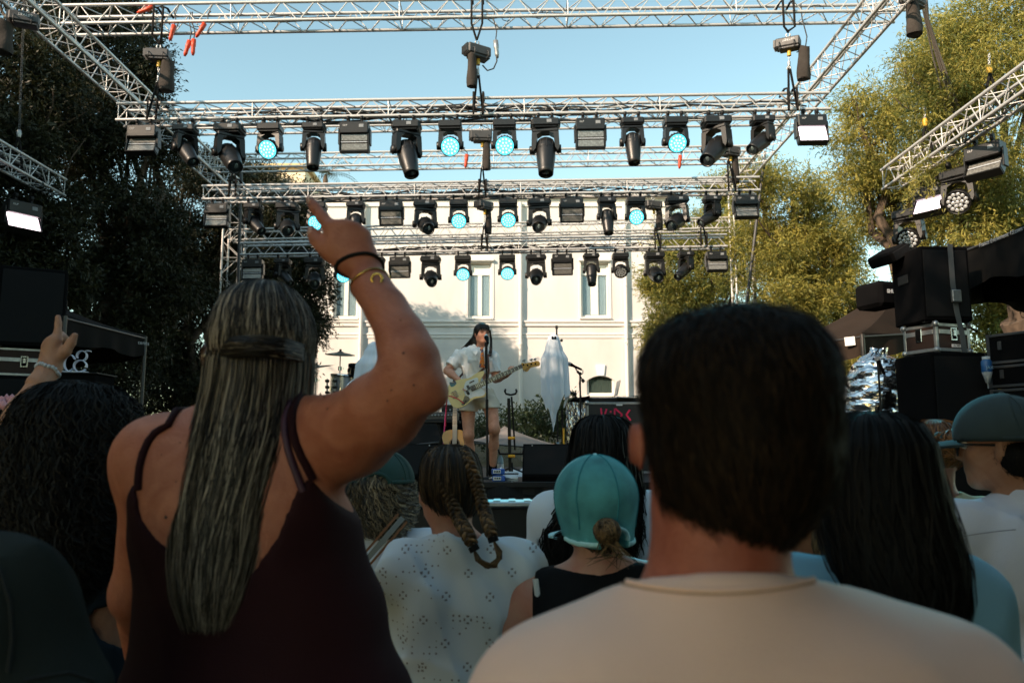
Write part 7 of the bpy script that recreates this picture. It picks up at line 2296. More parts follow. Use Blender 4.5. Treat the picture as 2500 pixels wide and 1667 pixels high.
# woman with the raised arm
YW = 1.36
W = thing('person', 'woman from behind with long ash blond hair and burgundy top, right arm raised', 'person', (P(600, 1000, YW).x, YW, 0))
hW = P(637, 690, YW).z
Hw = Human(P(595, 1000, YW).x, YW, hW - 0.01, 0.06, 0.175, 1.22)
Hw.head = P(637, 862, YW + 0.02)
Hw.neck1 = P(632, 985, YW)
Hw.neck0 = P(600, 1060, YW)
Hw.sh = {-1: P(382, 1128, YW + 0.02), 1: P(795, 1075, YW - 0.02)}
Hw.el = {-1: P(334, 1450, YW + 0.12), 1: P(1012, 940, 1.19)}
Hw.wr = {-1: P(350, 1640, YW + 0.33), 1: P(884, 655, 1.30)}
def w_torso(sd, o=0.0):
 for (px, py, dy, rx, ry, rz) in ((560, 1150, 0.0, 205, 0.098, 135), (600, 1300, 0.0, 262, 0.118, 190), (640, 1500, 0.01, 285, 0.128, 190), (650, 1720, 0.0, 335, 0.15, 200)):
  s_ = S(YW)
  sd.ell(P(px, py, YW + dy), (rx * s_ + o, ry + o, rz * s_ + o), Hw.M, 0.06)
 for q, px in ((-1, 470), (1, 700)):
  sd.ell(P(px, 1190, YW - 0.055), (0.07 + o, 0.045 + o, 0.09 + o), Hw.M, 0.05)
  sd.cap(Hw.neck0 + Vector((0, 0, 0.02)), Hw.sh[q] + Vector((0, 0, 0.012)), 0.045 + o, 0.052 + o, 0.06)
 return sd
sd = Sdf(0.0065)
w_torso(sd)
sd.ell(Hw.sh[-1], (0.062, 0.060, 0.066), Hw.M, 0.05)
sd.cap(Hw.sh[-1], Hw.el[-1], 0.052, 0.042, 0.05)
sd.cap(Hw.el[-1], Hw.wr[-1], 0.041, 0.028, 0.03)
ch = [(795, 1074, 1.34, 98), (862, 1058, 1.29, 93), (936, 1001, 1.23, 86), (1002, 942, 1.19, 62)]
for i in range(3):
 a, b = ch[i], ch[i + 1]
 sd.cap(P(a[0], a[1], a[2]), P(b[0], b[1], b[2]), a[3] * S(a[2]), b[3] * S(b[2]), 0.04)
ch = [(1000, 940, 1.19, 63), (1004, 876, 1.195, 53), (976, 814, 1.22, 45), (942, 751, 1.25, 39), (907, 702, 1.28, 34), (886, 655, 1.30, 31)]
for i in range(5):
 a, b = ch[i], ch[i + 1]
 sd.cap(P(a[0], a[1], a[2]), P(b[0], b[1], b[2]), a[3] * S(a[2]), b[3] * S(b[2]), 0.04)
yh = 1.30
kn = [P(809, 557, yh), P(839, 555, yh - 0.003), P(866, 562, yh), P(888, 579, yh + 0.006)]
wr = P(884, 650, yh)
for i, k_ in enumerate(kn):
 sd.cap(wr + (kn[i] - wr) * 0.05 + (kn[i] - kn[1]) * 0.35, k_, 0.0180, 0.0128, 0.016)
sd.cap(P(850, 640, yh), P(815, 600, yh), 0.017, 0.016, 0.02)
idx = [kn[0], P(788, 532, yh + 0.012), P(769, 507, yh + 0.02), P(754, 486, yh + 0.026)]
for i, r_ in enumerate(((0.0122, 0.0108), (0.0108, 0.0098), (0.0098, 0.0080))):
 sd.cap(idx[i], idx[i + 1], r_[0], r_[1], 0.006)
th = [P(838, 640, yh), P(798, 611, yh + 0.002), P(772, 585, yh + 0.008), P(759, 560, yh + 0.014)]
for i, r_ in enumerate(((0.0185, 0.0140), (0.0140, 0.0118), (0.0118, 0.0088))):
 sd.cap(th[i], th[i + 1], r_[0], r_[1], 0.008)
sd.ell(P(1058, 962, 1.175), (0.020, 0.018, 0.022), None, 0.03)
for k_ in kn:
 sd.ell(k_ + Vector((0.001, -0.004, 0.002)), (0.0115, 0.0105, 0.011), None, 0.006)
for i in (1, 2, 3):
 f = curled(kn[i], (kn[i] - wr).normalized(), Vector((0.1, -1, 0.1)), 1.0, (1.25, 1.6, 0.9), (0.040, 0.026, 0.02))
 for j in range(3):
  sd.cap(f[j], f[j + 1], 0.0112 - 0.0008 * j, 0.0104 - 0.0008 * j, 0.005)
Hw.k = 1.02
Hw.head_sdf(sd, face=True)
Hw.legs(sd)
Hw.feet(sd)
Wb = bvh_of(wchild('body', sd.mesh('body', smooth=1), SK_tan, W))
wchild('fingernail', MB().sphere(tuple(P(755, 489, yh + 0.019)), (0.005, 0.003, 0.008), 8, 6), mat('nail', (0.55, 0.30, 0.24), 0.25), W)
wchild('thumbnail', MB().sphere(tuple(P(758, 566, yh + 0.005)), (0.006, 0.004, 0.008), 8, 6), mat('nail', (0.55, 0.30, 0.24), 0.25), W)
M_cami = cloth_mat('burgundy_top', (0.022, 0.0035, 0.005), 0.2, 0.75, 0.2, 500)
sd = Sdf(0.007)
w_torso(sd, 0.007)
for q in (-1, 1):
 sd.ell(P(500 if q < 0 else 740, 1290, YW + 0.13), (0.085, 0.06, 0.08), Hw.M, 0.06)
sd.fn(wrinkle(0.0034, 6, (9, 7, 8), True))
neck = zcut([(255, 1330), (283, 1262), (318, 1206), (340, 1180), (352, 1186), (372, 1262), (420, 1310), (475, 1347), (560, 1392), (640, 1385), (700, 1300), (738, 1195), (766, 1160), (778, 1172), (806, 1212), (842, 1258), (883, 1306), (930, 1350), (990, 1400)], YW - 0.06)
sd.ops.append((neck, None, None, 0.003, 'i'))
sd.plane(P(600, 1760, YW), (0, 0, -1))
wchild('camisole', sd.mesh('camisole', smooth=2), M_cami, W)
for pts, w_ in (([(342, 1196), (343, 1170), (346, 1140), (354, 1108), (366, 1080), (382, 1060), (398, 1050), (412, 1044)], 0.0068),
    ([(764, 1168), (752, 1140), (738, 1112), (726, 1085), (718, 1055), (715, 1030), (716, 1006)], 0.0068),
    ([(738, 1200), (726, 1165), (714, 1130), (704, 1095), (698, 1060), (696, 1030)], 0.006)):
 p_ = []
 for a, b in pts:
  d = (P(a, b, YW) - cam.location).normalized()
  l, n_, i_, q_ = Wb.ray_cast(cam.location, d)
  p_.append(snap(Wb, P(a, b, YW), 0.0035) if l is None else l + n_ * 0.0035)
 b_ = snap(Wb, p_[-1] + Vector((0, 0.05, 0.012)), 0.0035)
 p_ += [b_, snap(Wb, b_ + Vector((0, 0.05, -0.02)), 0.0035), snap(Wb, b_ + Vector((0, 0.10, -0.08)), 0.004)]
 wchild('strap', MB().tube(p_, w_, 8), M_cami if w_ > 0.0062 else mat('plum_strap', (0.045, 0.010, 0.024), 0.6), W)
for a, b, r_ in ((405, 1262, 0.0030), (430, 1175, 0.0014), (440, 1080, 0.0014), (395, 1110, 0.0013), (800, 998, 0.0020), (792, 970, 0.0018), (956, 952, 0.0016), (946, 978, 0.0016), (985, 862, 0.002), (978, 782, 0.0016), (1010, 940, 0.0016)):
 l, n_, i_, q_ = Wb.ray_cast(cam.location, (P(a, b, YW) - cam.location).normalized())
 if l is not None:
  wchild('mole', MB().sphere(tuple(l), (r_, r_ * 0.6, r_), 8, 5), mat('mole', (0.06, 0.02, 0.012), 0.6), W)
shorts_pants(Hw, 'trousers', M_denim, W)
shoes(Hw, W, M_shoe)
axw = (P(950, 751, 1.25) - P(885, 655, 1.30))
wchild('hair_tie', MB().tube(ring_on(Wb, P(884, 650, 1.298), axw + Vector((-0.035, 0, 0.005)), 0.0015), 0.0034, 6, cap=False), M_strap, W)
M_gold = mat('gold', (0.62, 0.40, 0.10), 0.25, metal=1.0)
gr = ring_on(Wb, P(904, 690, 1.28), axw + Vector((-0.015, 0, 0.0)), 0.0015, 28, 0.06)
gb = wchild('gold_bracelet', MB().tube(gr, 0.0017, 6, cap=False), M_gold, W)
gi = world(gb).inverted()
l, n_, i_, q_ = Wb.ray_cast(cam.location, (P(921, 682, 1.26) - cam.location).normalized())
if l is None: l = P(918, 684, 1.25)
obj('ring_charm', MB().tube([gi @ (l + Vector((0.0085 * cos(a), -0.003, 0.0085 * sin(a)))) for a in np.linspace(0, 2 * pi, 17)], 0.0021, 6, cap=False), M_gold, gb)
top = hair_sections([(683, 618, 662, 0.02, 0.02), (690, 588, 692, 0.02, 0.045), (708, 560, 716, 0.02, 0.075), (735, 538, 736, 0.02, 0.096), (775, 521, 752, 0.02, 0.110), (820, 512, 760, 0.02, 0.118), (856, 510, 757, 0.02, 0.116), (882, 520, 744, 0.02, 0.106)], YW)
hair('hair_crown', top, M_hair_ash, W, 6000, -0.5 - pi, 0.5, 22, 0.00075, 3, 0.006, 0.8, tlen=(0.96, 1.0), base=0.96, tone=(0.10, 0.18), start=(0.0, 0.16), drift=0.12, jitter=0.025, clump=70, ctight=0.6)
low = hair_sections([(850, 516, 748, 0.02, 0.098), (890, 512, 752, 0.02, 0.104), (950, 508, 750, 0.015, 0.104), (1010, 500, 745, 0.0, 0.098), (1080, 492, 742, -0.045, 0.070), (1160, 484, 724, -0.075, 0.048), (1260, 477, 698, -0.09, 0.040), (1360, 476, 676, -0.098, 0.036), (1430, 486, 656, -0.105, 0.030), (1495, 512, 632, -0.108, 0.022)], YW)
hair('hair_lengths', low, M_hair_ash, W, 8500, -0.25 - pi, 0.25, 28, 0.00075, 4, 0.010, 1.3, tlen=(0.52, 1.04), base=0.84, tone=(0.06, 0.2), start=(0, 0.05), drift=0.10, jitter=0.09, clump=90, ctight=0.62)
mb = MB(); rr = random.Random(41)
path = [(504, 868, 0.06), (524, 858, -0.045), (572, 848, -0.100), (636, 846, -0.120), (700, 852, -0.096), (742, 862, -0.045), (752, 866, 0.05)]
for q in range(230):
 v0 = rr.gauss(0, 0.42); ph_ = rr.uniform(0, 6.3); fq = rr.uniform(1.5, 3.0)
 v0 = max(-1, min(1, v0)); bulge = sqrt(max(0, 1 - v0 * v0))
 pts = []
 for i_, (a, b, c) in enumerate(path):
  tw = sin(fq * i_ * 0.5 + ph_) * 0.25
  pts.append(P(a, b, YW + c) + Vector((0, -0.012 * bulge - rr.uniform(0, 0.003), -(v0 + tw * bulge) * (0.009 + 0.008 * sin(pi * (i_ + 0.3) / 6.6)))))
 mb.tube(pts, [0.0007, 0.0012, 0.0014, 0.0014, 0.0014, 0.0012, 0.0007], 3)
me = mb.mesh('twisted_band'); at = me.attributes.new('tone', 'FLOAT', 'POINT')
tn_ = np.repeat(np.clip(np.random.default_rng(2).normal(0.10, 0.22, 230), 0, 1), len(me.vertices) // 230)
at.data.foreach_set('value', np.resize(tn_, len(me.vertices)).astype(np.float32))
wchild('twisted_band', me, M_hair_ash, W)
clip = wchild('hair_clip', MB().sphere(tuple(P(512, 868, YW - 0.03)), (0.016, 0.02, 0.026), 10, 8), mat('tortoise_clip', (0.06, 0.03, 0.02), 0.15), W)
for q in range(4):
 obj('tooth', MB().tube([world(clip).inverted() @ P(508, 850 + 12 * q, YW - 0.045), world(clip).inverted() @ P(524, 852 + 12 * q, YW - 0.08)], [0.004, 0.0015], 5), mat('tortoise_clip', (0.06, 0.03, 0.02), 0.15), clip)
# man in the beige T-shirt
YMn = 0.76
Mn_ = thing('person', 'short haired man from behind in a beige T-shirt filling the lower right', 'person', (P(1790, 1200, YMn).x, YMn, 0))
s_ = S(YMn)
hM = P(1800, 752, YMn).z
Hm = Human(P(1790, 1400, YMn).x, YMn, hM, -0.05, 0.175, 1.12, fem=False, head_yaw=-0.10)
Hm.head = P(1800, 1060, YMn + 0.01)
Hm.neck1 = P(1752, 1290, YMn - 0.01)
Hm.neck0 = P(1752, 1600, YMn - 0.005)
Hm.k = 0.97
Hm.sh = {-1: P(1372, 1760, YMn + 0.01), 1: P(2275, 1760, YMn + 0.01)}
Hm.el = {-1: P(1245, 2300, YMn + 0.02), 1: P(2420, 2300, YMn + 0.02)}
Hm.wr = {-1: Hm.el[-1] + Vector((0.03, 0.18, -0.16)), 1: Hm.el[1] + Vector((-0.03, 0.18, -0.16))}
def m_torso(sd, o=0.0):
 for (px, py, rx, ry, rz) in ((1800, 1860, 570, 0.100, 260), (1800, 1950, 540, 0.115, 420), (1800, 2400, 470, 0.11, 480), (1800, 2850, 470, 0.115, 300)):
  sd.ell(P(px, py, YMn), (rx * s_ + o, ry + o, rz * s_ + o), Hm.M, 0.07)
 for q in (-1, 1):
  sd.cap(Hm.neck0 + Vector((0, 0, 0.012)), Hm.sh[q] + Vector((0, 0, 0.012)), 0.040 + o, 0.052 + o, 0.07)
  sd.ell(P(1800 + q * 230, 1900, YMn - 0.05), (0.07 + o, 0.045 + o, 0.09 + o), Hm.M, 0.06)
 return sd
sd = Sdf(0.0075)
m_torso(sd)
for q in (-1, 1):
 Hm.arm(sd, q)
Hm.legs(sd); Hm.feet(sd)
Hm.head_sdf(sd)
sd.cap(P(1757, 1230, YMn), P(1747, 1610, YMn - 0.005), 0.054, 0.060, 0.03)
sd.ell(P(1554, 1085, YMn + 0.012), (0.006, 0.017, 0.027), RZ(0.3), 0.008)
wchild('body', sd.mesh('body', smooth=2), skin_mat('ruddy_skin', (0.40, 0.125, 0.08), (0.30, 0.08, 0.048)), Mn_)
M_beige = cloth_mat('beige_jersey', (0.88, 0.585, 0.485), 0.08, 0.92, 0.25, 700)
sd = Sdf(0.007)
m_torso(sd, 0.019)
for q in (-1, 1):
 a, b = Hm.sh[q], Hm.el[q]
 sd.cap(a, a.lerp(b, 0.85), 0.066, 0.078, 0.05)
sd.fn(wrinkle(0.0062, 12, (7, 5, 6)))
sd.cap(P(1752, 1540, YMn - 0.004), P(1752, 1380, YMn - 0.004), 0.082, 0.0735, 0.035)
sd.plane(P(1752, 1391, YMn - 0.08), (0, 0.30, 1), 0.004)
sd.plane(P(1800, 3000, YMn), (0, 0, -1))
ts = wchild('t_shirt', sd.mesh('t_shirt', smooth=2), M_beige, Mn_)
tb = bvh_of(ts)
def on_tee(a, b, o_):
 l, n_, i_, q_ = tb.ray_cast(cam.location, (P(a, b, YMn) - cam.location).normalized())
 return None if l is None or l.y > YMn + 0.02 else l + n_ * o_
def rowpts(y0, sag, o_, xa=1500, xb=1985):
 p_ = [on_tee(a, y0 - sag * ((a - 1745) / 240.0) ** 2, o_) for a in np.linspace(xa, xb, 60)]
 return [p for p in p_ if p is not None]
for y0, sag, r_, o_ in ((1441, 26, 0.0030, 0.0006), (1449, 27, 0.0014, 0.0)):
 wchild('collar_seam', MB().tube(rowpts(y0, sag, o_), r_, 6), M_beige if r_ > 0.002 else mat('beige_seam_shadow', (0.42, 0.27, 0.21), 0.95), Mn_)  # darker seam thread, its colour also standing for the shadow at the stitching
shorts_pants(Hm, 'trousers', M_denim, Mn_)
shoes(Hm, Mn_, M_shoe)
sd = Sdf(0.006)
R4 = Hm.HR.to_4x4()
hc_ = Hm.head
Hh = lambda a, b, d: hc_ + Hm.HR @ Vector((a, b, d))
sd.ell(Hh(0, -0.012, 0.026), (0.087, 0.104, 0.093), R4, 0.02)
sd.ell(Hh(0, -0.030, -0.025), (0.078, 0.074, 0.070), R4, 0.03)
for q in (-1, 1):
 sd.ell(Hh(q * 0.036, -0.005, 0.062), (0.048, 0.082, 0.046), R4, 0.03)
sd.ell(Hh(-0.012, -0.034, -0.064), (0.056, 0.040, 0.044), R4, 0.03)
sd.ell(Hh(0, 0.10, -0.035), (0.085, 0.075, 0.085), R4, 0.02, 's')
for q in (-1, 1):
 sd.ell(Hh(q * 0.095, 0.01, -0.02), (0.026, 0.026, 0.036), R4, 0.01, 's')
sd.fn(lambda p: 0.0010 * np.sin(p[..., 0] * 190 + 3 * np.sin(p[..., 1] * 60)) * np.sin(p[..., 2] * 90 + p[..., 1] * 40))
me = sd.mesh('hair')
at = me.attributes.new('tone', 'FLOAT', 'POINT'); at.data.foreach_set('value', np.full(len(me.vertices), 0.15, np.float32))
wchild('hair', me, M_hair_br, Mn_)
def short_strands(me, m, parent, n, L, seed, down=1.0, w=0.0009, tone=(0.35, 0.25), lift=0.25):
 r = np.random.default_rng(seed)
 nv = len(me.vertices)
 co = np.zeros(nv * 3); me.vertices.foreach_get('co', co); co = co.reshape(-1, 3)
 no = np.zeros(nv * 3); me.vertices.foreach_get('normal', no); no = no.reshape(-1, 3)
 i = r.integers(0, nv, n)
 p, nn = co[i] + r.normal(size=(n, 3)) * 0.002, no[i]
 d = np.array([0, -0.35, -1.0]) * down + r.normal(size=(n, 3)) * 0.17
 d -= nn * (d * nn).sum(1)[:, None]
 d /= np.maximum(np.linalg.norm(d, axis=1), 1e-6)[:, None]
 l = L * r.uniform(0.5, 1.3, (n, 1))
 pts = [p, p + d * l * 0.5 + nn * l * lift, p + d * l + nn * l * lift * 0.8]
 sd_ = np.cross(d, nn + 0.3 * r.normal(size=(n, 3))); sd_ /= np.maximum(np.linalg.norm(sd_, axis=1), 1e-6)[:, None]
 vs = np.stack([pts[0] - sd_ * w, pts[0] + sd_ * w, pts[1] - sd_ * w * 0.8, pts[1] + sd_ * w * 0.8, pts[2] - sd_ * w * 0.15, pts[2] + sd_ * w * 0.15], 1).reshape(-1, 3)
 b = np.arange(n)[:, None] * 6
 q = np.concatenate([b + np.array([[0, 1, 3, 2]]), b + np.array([[2, 3, 5, 4]])], 1).reshape(-1, 4)
 m2 = mesh_np('hair_strands', vs, q)
 at = m2.attributes.new('tone', 'FLOAT', 'POINT')
 at.data.foreach_set('value', np.repeat(np.clip(r.normal(tone[0], tone[1], n), 0, 1), 6).astype(np.float32))
 return wchild('hair_strands', m2, m, parent)
short_strands(me, M_hair_br, Mn_, 26000, 0.022, 5, w=0.0005, lift=0.10)
# a generic person of the crowd
def crowd(label, px, py_top, Y, skin, yaw=0.0, sw=0.165, girth=1.0, vox=0.0095, head_dpx=0, head_yaw=None, head_pitch=0.0, fem=True, hair_t=0.012, legs=True, hands=True, adjust=None):
 top = P(px + head_dpx, py_top, Y)
 x = P(px, py_top, Y).x
 t = thing('person', label, 'person', (x, Y, 0))
 h = top.z - hair_t
 H = Human(x, Y, h, yaw, sw, girth, head_yaw=head_yaw, head_pitch=head_pitch, fem=fem, head_off=(head_dpx * S(Y), 0, 0))
 if adjust:
  adjust(H)
 sd = Sdf(vox)
 H.torso(sd); H.legs(sd); H.feet(sd)
 for q in (-1, 1):
  H.arm(sd, q)
  d_ = (H.wr[q] - H.el[q]).normalized()
  if hands:
   k_ = H.wr[q] + d_ * 0.08
   n_ = Vector((q, 0, 0.1)); n_ = (n_ - d_ * n_.dot(d_)).normalized()
   a_ = d_.cross(n_)
   hand(sd, H.wr[q], k_, a_, n_, [curled(k_ + a_ * (-1.5 + i) * 0.019, d_, n_, 0.95, (0.3, 0.5, 0.4)) for i in range(4)], [H.wr[q], H.wr[q] + d_ * 0.04 - a_ * 0.035, k_ - a_ * 0.045, k_ - a_ * 0.04 + d_ * 0.03], 0.95)
 H.head_sdf(sd)
 wchild('body', sd.mesh('body'), skin, t)
 shorts_pants(H, 'trousers', M_denim, t, 0.014)
 shoes(H, t, M_shoe)
 return t, H
def top_garment(H, t, name, m, o=0.012, sleeve=0.75, sr=(0.064, 0.074), vox=0.0085, wr=0.003, seed=1, zlow=0.72, neck=0.062, neckz=0.0, scoop=None, torso=True, ridge=True, fx=(13, 9, 11), extra=None):
 sd = Sdf(vox)
 H.torso(sd, o)
 if zlow > 0.8:
  sd.ell(H.L(0, 0, H.h - zlow * H.k + 0.1), (0.185 * H.k * H.g + o, 0.135 * H.k * H.g + o, 0.16), H.M, 0.05)
 for q in (-1, 1):
  a, b, c = H.sh[q], H.el[q], H.wr[q]
  if sleeve > 0:
   sd.cap(a, a.lerp(b, min(1, sleeve) + 0.05), sr[0], sr[1], 0.045)
  if sleeve > 1:
   sd.cap(b, b.lerp(c, sleeve - 1), sr[1], sr[1] * 0.75, 0.04)
 if extra:
  extra(sd)
 if wr:
  sd.fn(wrinkle(wr, seed, fx, ridge))
 for q in (-1, 1):
  a, b, c = H.sh[q], H.el[q], H.wr[q]
  if 0 < sleeve <= 1:
   d_ = (b - a).normalized(); c3, d3 = np3(a.lerp(b, sleeve)), np3(d_)
   sd.ops.append((lambda p, c3=c3, d3=d3: np.where(np.linalg.norm(p - c3, axis=-1) < 0.15, (p - c3) @ d3, -1.0), None, None, 0.003, 'i'))
 if neck:
  sd.cap(H.neck0 + Vector((0, 0.01, 0.012 + neckz)), H.neck0 + Vector((0, 0, 0.2)), neck, neck, 0.006, 's')
 if scoop:
  sd.ops.append((scoop, None, None, 0.003, 'i'))
 sd.plane(H.L(0, 0, H.h - zlow * H.k), (0, 0, -1))
 return wchild(name, sd.mesh(name), m, t)
# girl with two plaits in an eyelet blouse
YB_ = 2.05
Bt, Bh = crowd('girl with two long chestnut plaits in a white eyelet blouse', 1130, 1085, YB_, SK_fair, 0.0, 0.140, 0.84, head_dpx=-34, head_yaw=-0.12,
    adjust=lambda H: (H.el.update({-1: P(1000, 1620, YB_ + 0.06), 1: P(1290, 1560, YB_ + 0.06)}), H.wr.update({-1: P(1030, 1600, YB_ + 0.25), 1: P(1280, 1560, YB_ + 0.28)})))
M_eye = bpy.data.materials.new('white_eyelet_cotton')
M_eye.use_nodes = True
nt = M_eye.node_tree
bs = nt.nodes['Principled BSDF']; bs.inputs['Roughness'].default_value = 0.9
tc = nt.nodes.new('ShaderNodeTexCoord')
mp = nt.nodes.new('ShaderNodeMapping'); mp.inputs['Rotation'].default_value = (0.0, 0.0, 0.0)
nt.links.new(tc.outputs['Object'], mp.inputs['Vector'])
def nmath(op, a, b=None):
 n = nt.nodes.new('ShaderNodeMath'); n.operation = op
 for i, x in enumerate((a, b)):
  if x is None: continue
  if isinstance(x, (int, float)): n.inputs[i].default_value = x
  else: nt.links.new(x, n.inputs[i])
 return n.outputs[0]
sp = nt.nodes.new('ShaderNodeSeparateXYZ'); nt.links.new(mp.outputs[0], sp.inputs[0])
cz = nmath('DIVIDE', sp.outputs['Z'], 0.052)
rowi = nmath('FLOOR', cz)
sh_ = nmath('MULTIPLY', nmath('MODULO', rowi, 2.0), 0.5)
cx = nmath('ADD', nmath('DIVIDE', sp.outputs['X'], 0.104), sh_)
u = nmath('MULTIPLY', nmath('SUBTRACT', nmath('FRACT', cx), 0.5), 0.104)
v = nmath('MULTIPLY', nmath('SUBTRACT', nmath('FRACT', cz), 0.5), 0.052)
rad = nmath('SQRT', nmath('ADD', nmath('MULTIPLY', u, u), nmath('MULTIPLY', v, v)))
ang = nmath('ARCTAN2', v, u)
pet = nmath('ABSOLUTE', nmath('COSINE', nmath('MULTIPLY', ang, 2.0)))
ringd = nmath('ABSOLUTE', nmath('SUBTRACT', rad, 0.0078))
hole = nmath('MULTIPLY', nmath('LESS_THAN', ringd, 0.0022), nmath('GREATER_THAN', pet, 0.70))
edge = nmath('MULTIPLY', nmath('LESS_THAN', ringd, 0.0042), nmath('GREATER_THAN', pet, 0.40))
vo = nt.nodes.new('ShaderNodeTexVoronoi'); vo.inputs['Scale'].default_value = 72; vo.inputs['Randomness'].default_value = 0.35
nt.links.new(mp.outputs[0], vo.inputs['Vector'])
nz = nt.nodes.new('ShaderNodeTexNoise'); nz.inputs['Scale'].default_value = 9
nt.links.new(mp.outputs[0], nz.inputs['Vector'])
lowz = nmath('LESS_THAN', sp.outputs['Z'], 1.13)
slv = nmath('GREATER_THAN', nmath('ABSOLUTE', nmath('SUBTRACT', sp.outputs['X'], P(1118, 1400, YB_).x * 0)), 0.165)
dens = nmath('MULTIPLY', nmath('MAXIMUM', lowz, slv), nmath('GREATER_THAN', nz.outputs['Fac'], 0.50))
h2 = nmath('MULTIPLY', nmath('LESS_THAN', vo.outputs['Distance'], 0.19), dens)
allh = nmath('MAXIMUM', hole, h2)
mxh = nt.nodes.new('ShaderNodeMix'); mxh.data_type = 'RGBA'
mxh.inputs[6].default_value = (0.68, 0.73, 0.77, 1); mxh.inputs[7].default_value = (0.27, 0.25, 0.245, 1)
nt.links.new(allh, mxh.inputs[0]); nt.links.new(mxh.outputs[2], bs.inputs['Base Color'])
bp2 = nt.nodes.new('ShaderNodeBump'); bp2.inputs['Strength'].default_value = 0.7; bp2.inputs['Distance'].default_value = 0.004
nt.links.new(nmath('SUBTRACT', nmath('MAXIMUM', edge, 0.0), nmath('MULTIPLY', allh, 2.0)), bp2.inputs['Height'])
nt.links.new(bp2.outputs[0], bs.inputs['Normal'])
top_garment(Bh, Bt, 'blouse', M_eye, 0.018, 0.80, (0.060, 0.072), 0.007, 0.008, 21, 0.86, 0.062, 0.0, fx=(14, 9, 12), extra=lambda sd: sd.ell(P(1110, 1680, YB_), (0.165, 0.125, 0.17), None, 0.08))
wchild('undershirt_collar', MB().tube([Bh.neck0 + Vector((0.062 * cos(a), 0.058 * sin(a), 0.018 + 0.004 * sin(a))) for a in np.linspace(0, 2 * pi, 33)], 0.008, 6, cap=False), mat('white_cotton', (0.72, 0.76, 0.80), 0.9), Bt)
for q in (-1, 1):    # scalloped hem of the sleeves
 a, b = Bh.sh[q], Bh.el[q]
 d_ = (b - a).normalized(); c_ = a.lerp(b, 0.80); F_ = frame_from(d_)
 wchild('scallop_hem', MB().grid(lambda u, v: c_ + F_ @ Vector(((0.077 + 0.004 * v) * cos(2 * pi * u), (0.077 + 0.004 * v) * sin(2 * pi * u), -0.012 + v * (0.020 + 0.012 * abs(sin(u * 2 * pi * 7))))), 98, 4, closed_u=True), M_eye, Bt)
s_ = S(YB_)
hs_ = hair_sections([(1084, 1080, 1112, 0.01, 0.02), (1092, 1052, 1142, 0.01, 0.05), (1108, 1036, 1160, 0.01, 0.08), (1140, 1026, 1172, 0.01, 0.098), (1180, 1024, 1176, 0.01, 0.102), (1215, 1032, 1172, 0.012, 0.095), (1245, 1052, 1160, 0.015, 0.078), (1268, 1082, 1146, 0.02, 0.05)], YB_)
hair('hair', hs_, M_hair_pl, Bt, 2200, -0.45 - pi, 0.45, 16, 0.0015, 8, 0.006, 1.0, tlen=(0.85, 1.0), tone=(0.22, 0.15), jitter=0.04, hi=0.3)
rope('plait', [P(1058, 1098, YB_ - 0.03), P(1068, 1130, YB_ - 0.066), P(1084, 1180, YB_ - 0.084), P(1102, 1225, YB_ - 0.078), P(1118, 1262, YB_ - 0.085), P(1140, 1300, YB_ - 0.128), P(1154, 1330, YB_ - 0.136)], 0.0155, M_hair_pl, Bt, 3, 7.5, 130, 0.5, 1.0)
rope('plait', [P(1128, 1094, YB_ - 0.03), P(1144, 1125, YB_ - 0.064), P(1160, 1170, YB_ - 0.072), P(1172, 1215, YB_ - 0.070), P(1184, 1250, YB_ - 0.085), P(1194, 1285, YB_ - 0.124), P(1202, 1310, YB_ - 0.136)], 0.0150, M_hair_pl, Bt, 3, 7.5, 130, 0.5, 1.0)
for (x0_, y0_), (x1_, y1_) in (((1154, 1332), (1160, 1344)), ((1202, 1310), (1206, 1322))):
 wchild('hair_tie', MB().tube([P(x0_, y0_, YB_ - 0.14), P(x1_, y1_, YB_ - 0.142)], 0.0125, 10), M_strap, Bt)
mb = MB(); rr = random.Random(2)
for q in range(90):
 if q % 2:
  pts = [P(1158, 1344, YB_ - 0.142), P(1168 + rr.uniform(-5, 5), 1366, YB_ - 0.15), P(1190 + rr.uniform(-5, 5), 1380 + rr.uniform(-5, 5), YB_ - 0.15), P(1208 + rr.uniform(-8, 8), 1382 + rr.uniform(-8, 4), YB_ - 0.148)]
 else:
  pts = [P(1206, 1322, YB_ - 0.142), P(1218 + rr.uniform(-5, 5), 1346, YB_ - 0.15), P(1219 + rr.uniform(-5, 5), 1362, YB_ - 0.15), P(1204 + rr.uniform(-8, 8), 1380 + rr.uniform(-6, 6), YB_ - 0.148)]
 mb.tube(pts, [0.004, 0.005, 0.004, 0.001], 4)
me = mb.mesh('plait_ends'); at = me.attributes.new('tone', 'FLOAT', 'POINT')
at.data.foreach_set('value', np.random.default_rng(9).uniform(0.2, 0.8, len(me.vertices)).astype(np.float32))
wchild('plait_ends', me, M_hair_pl, Bt)
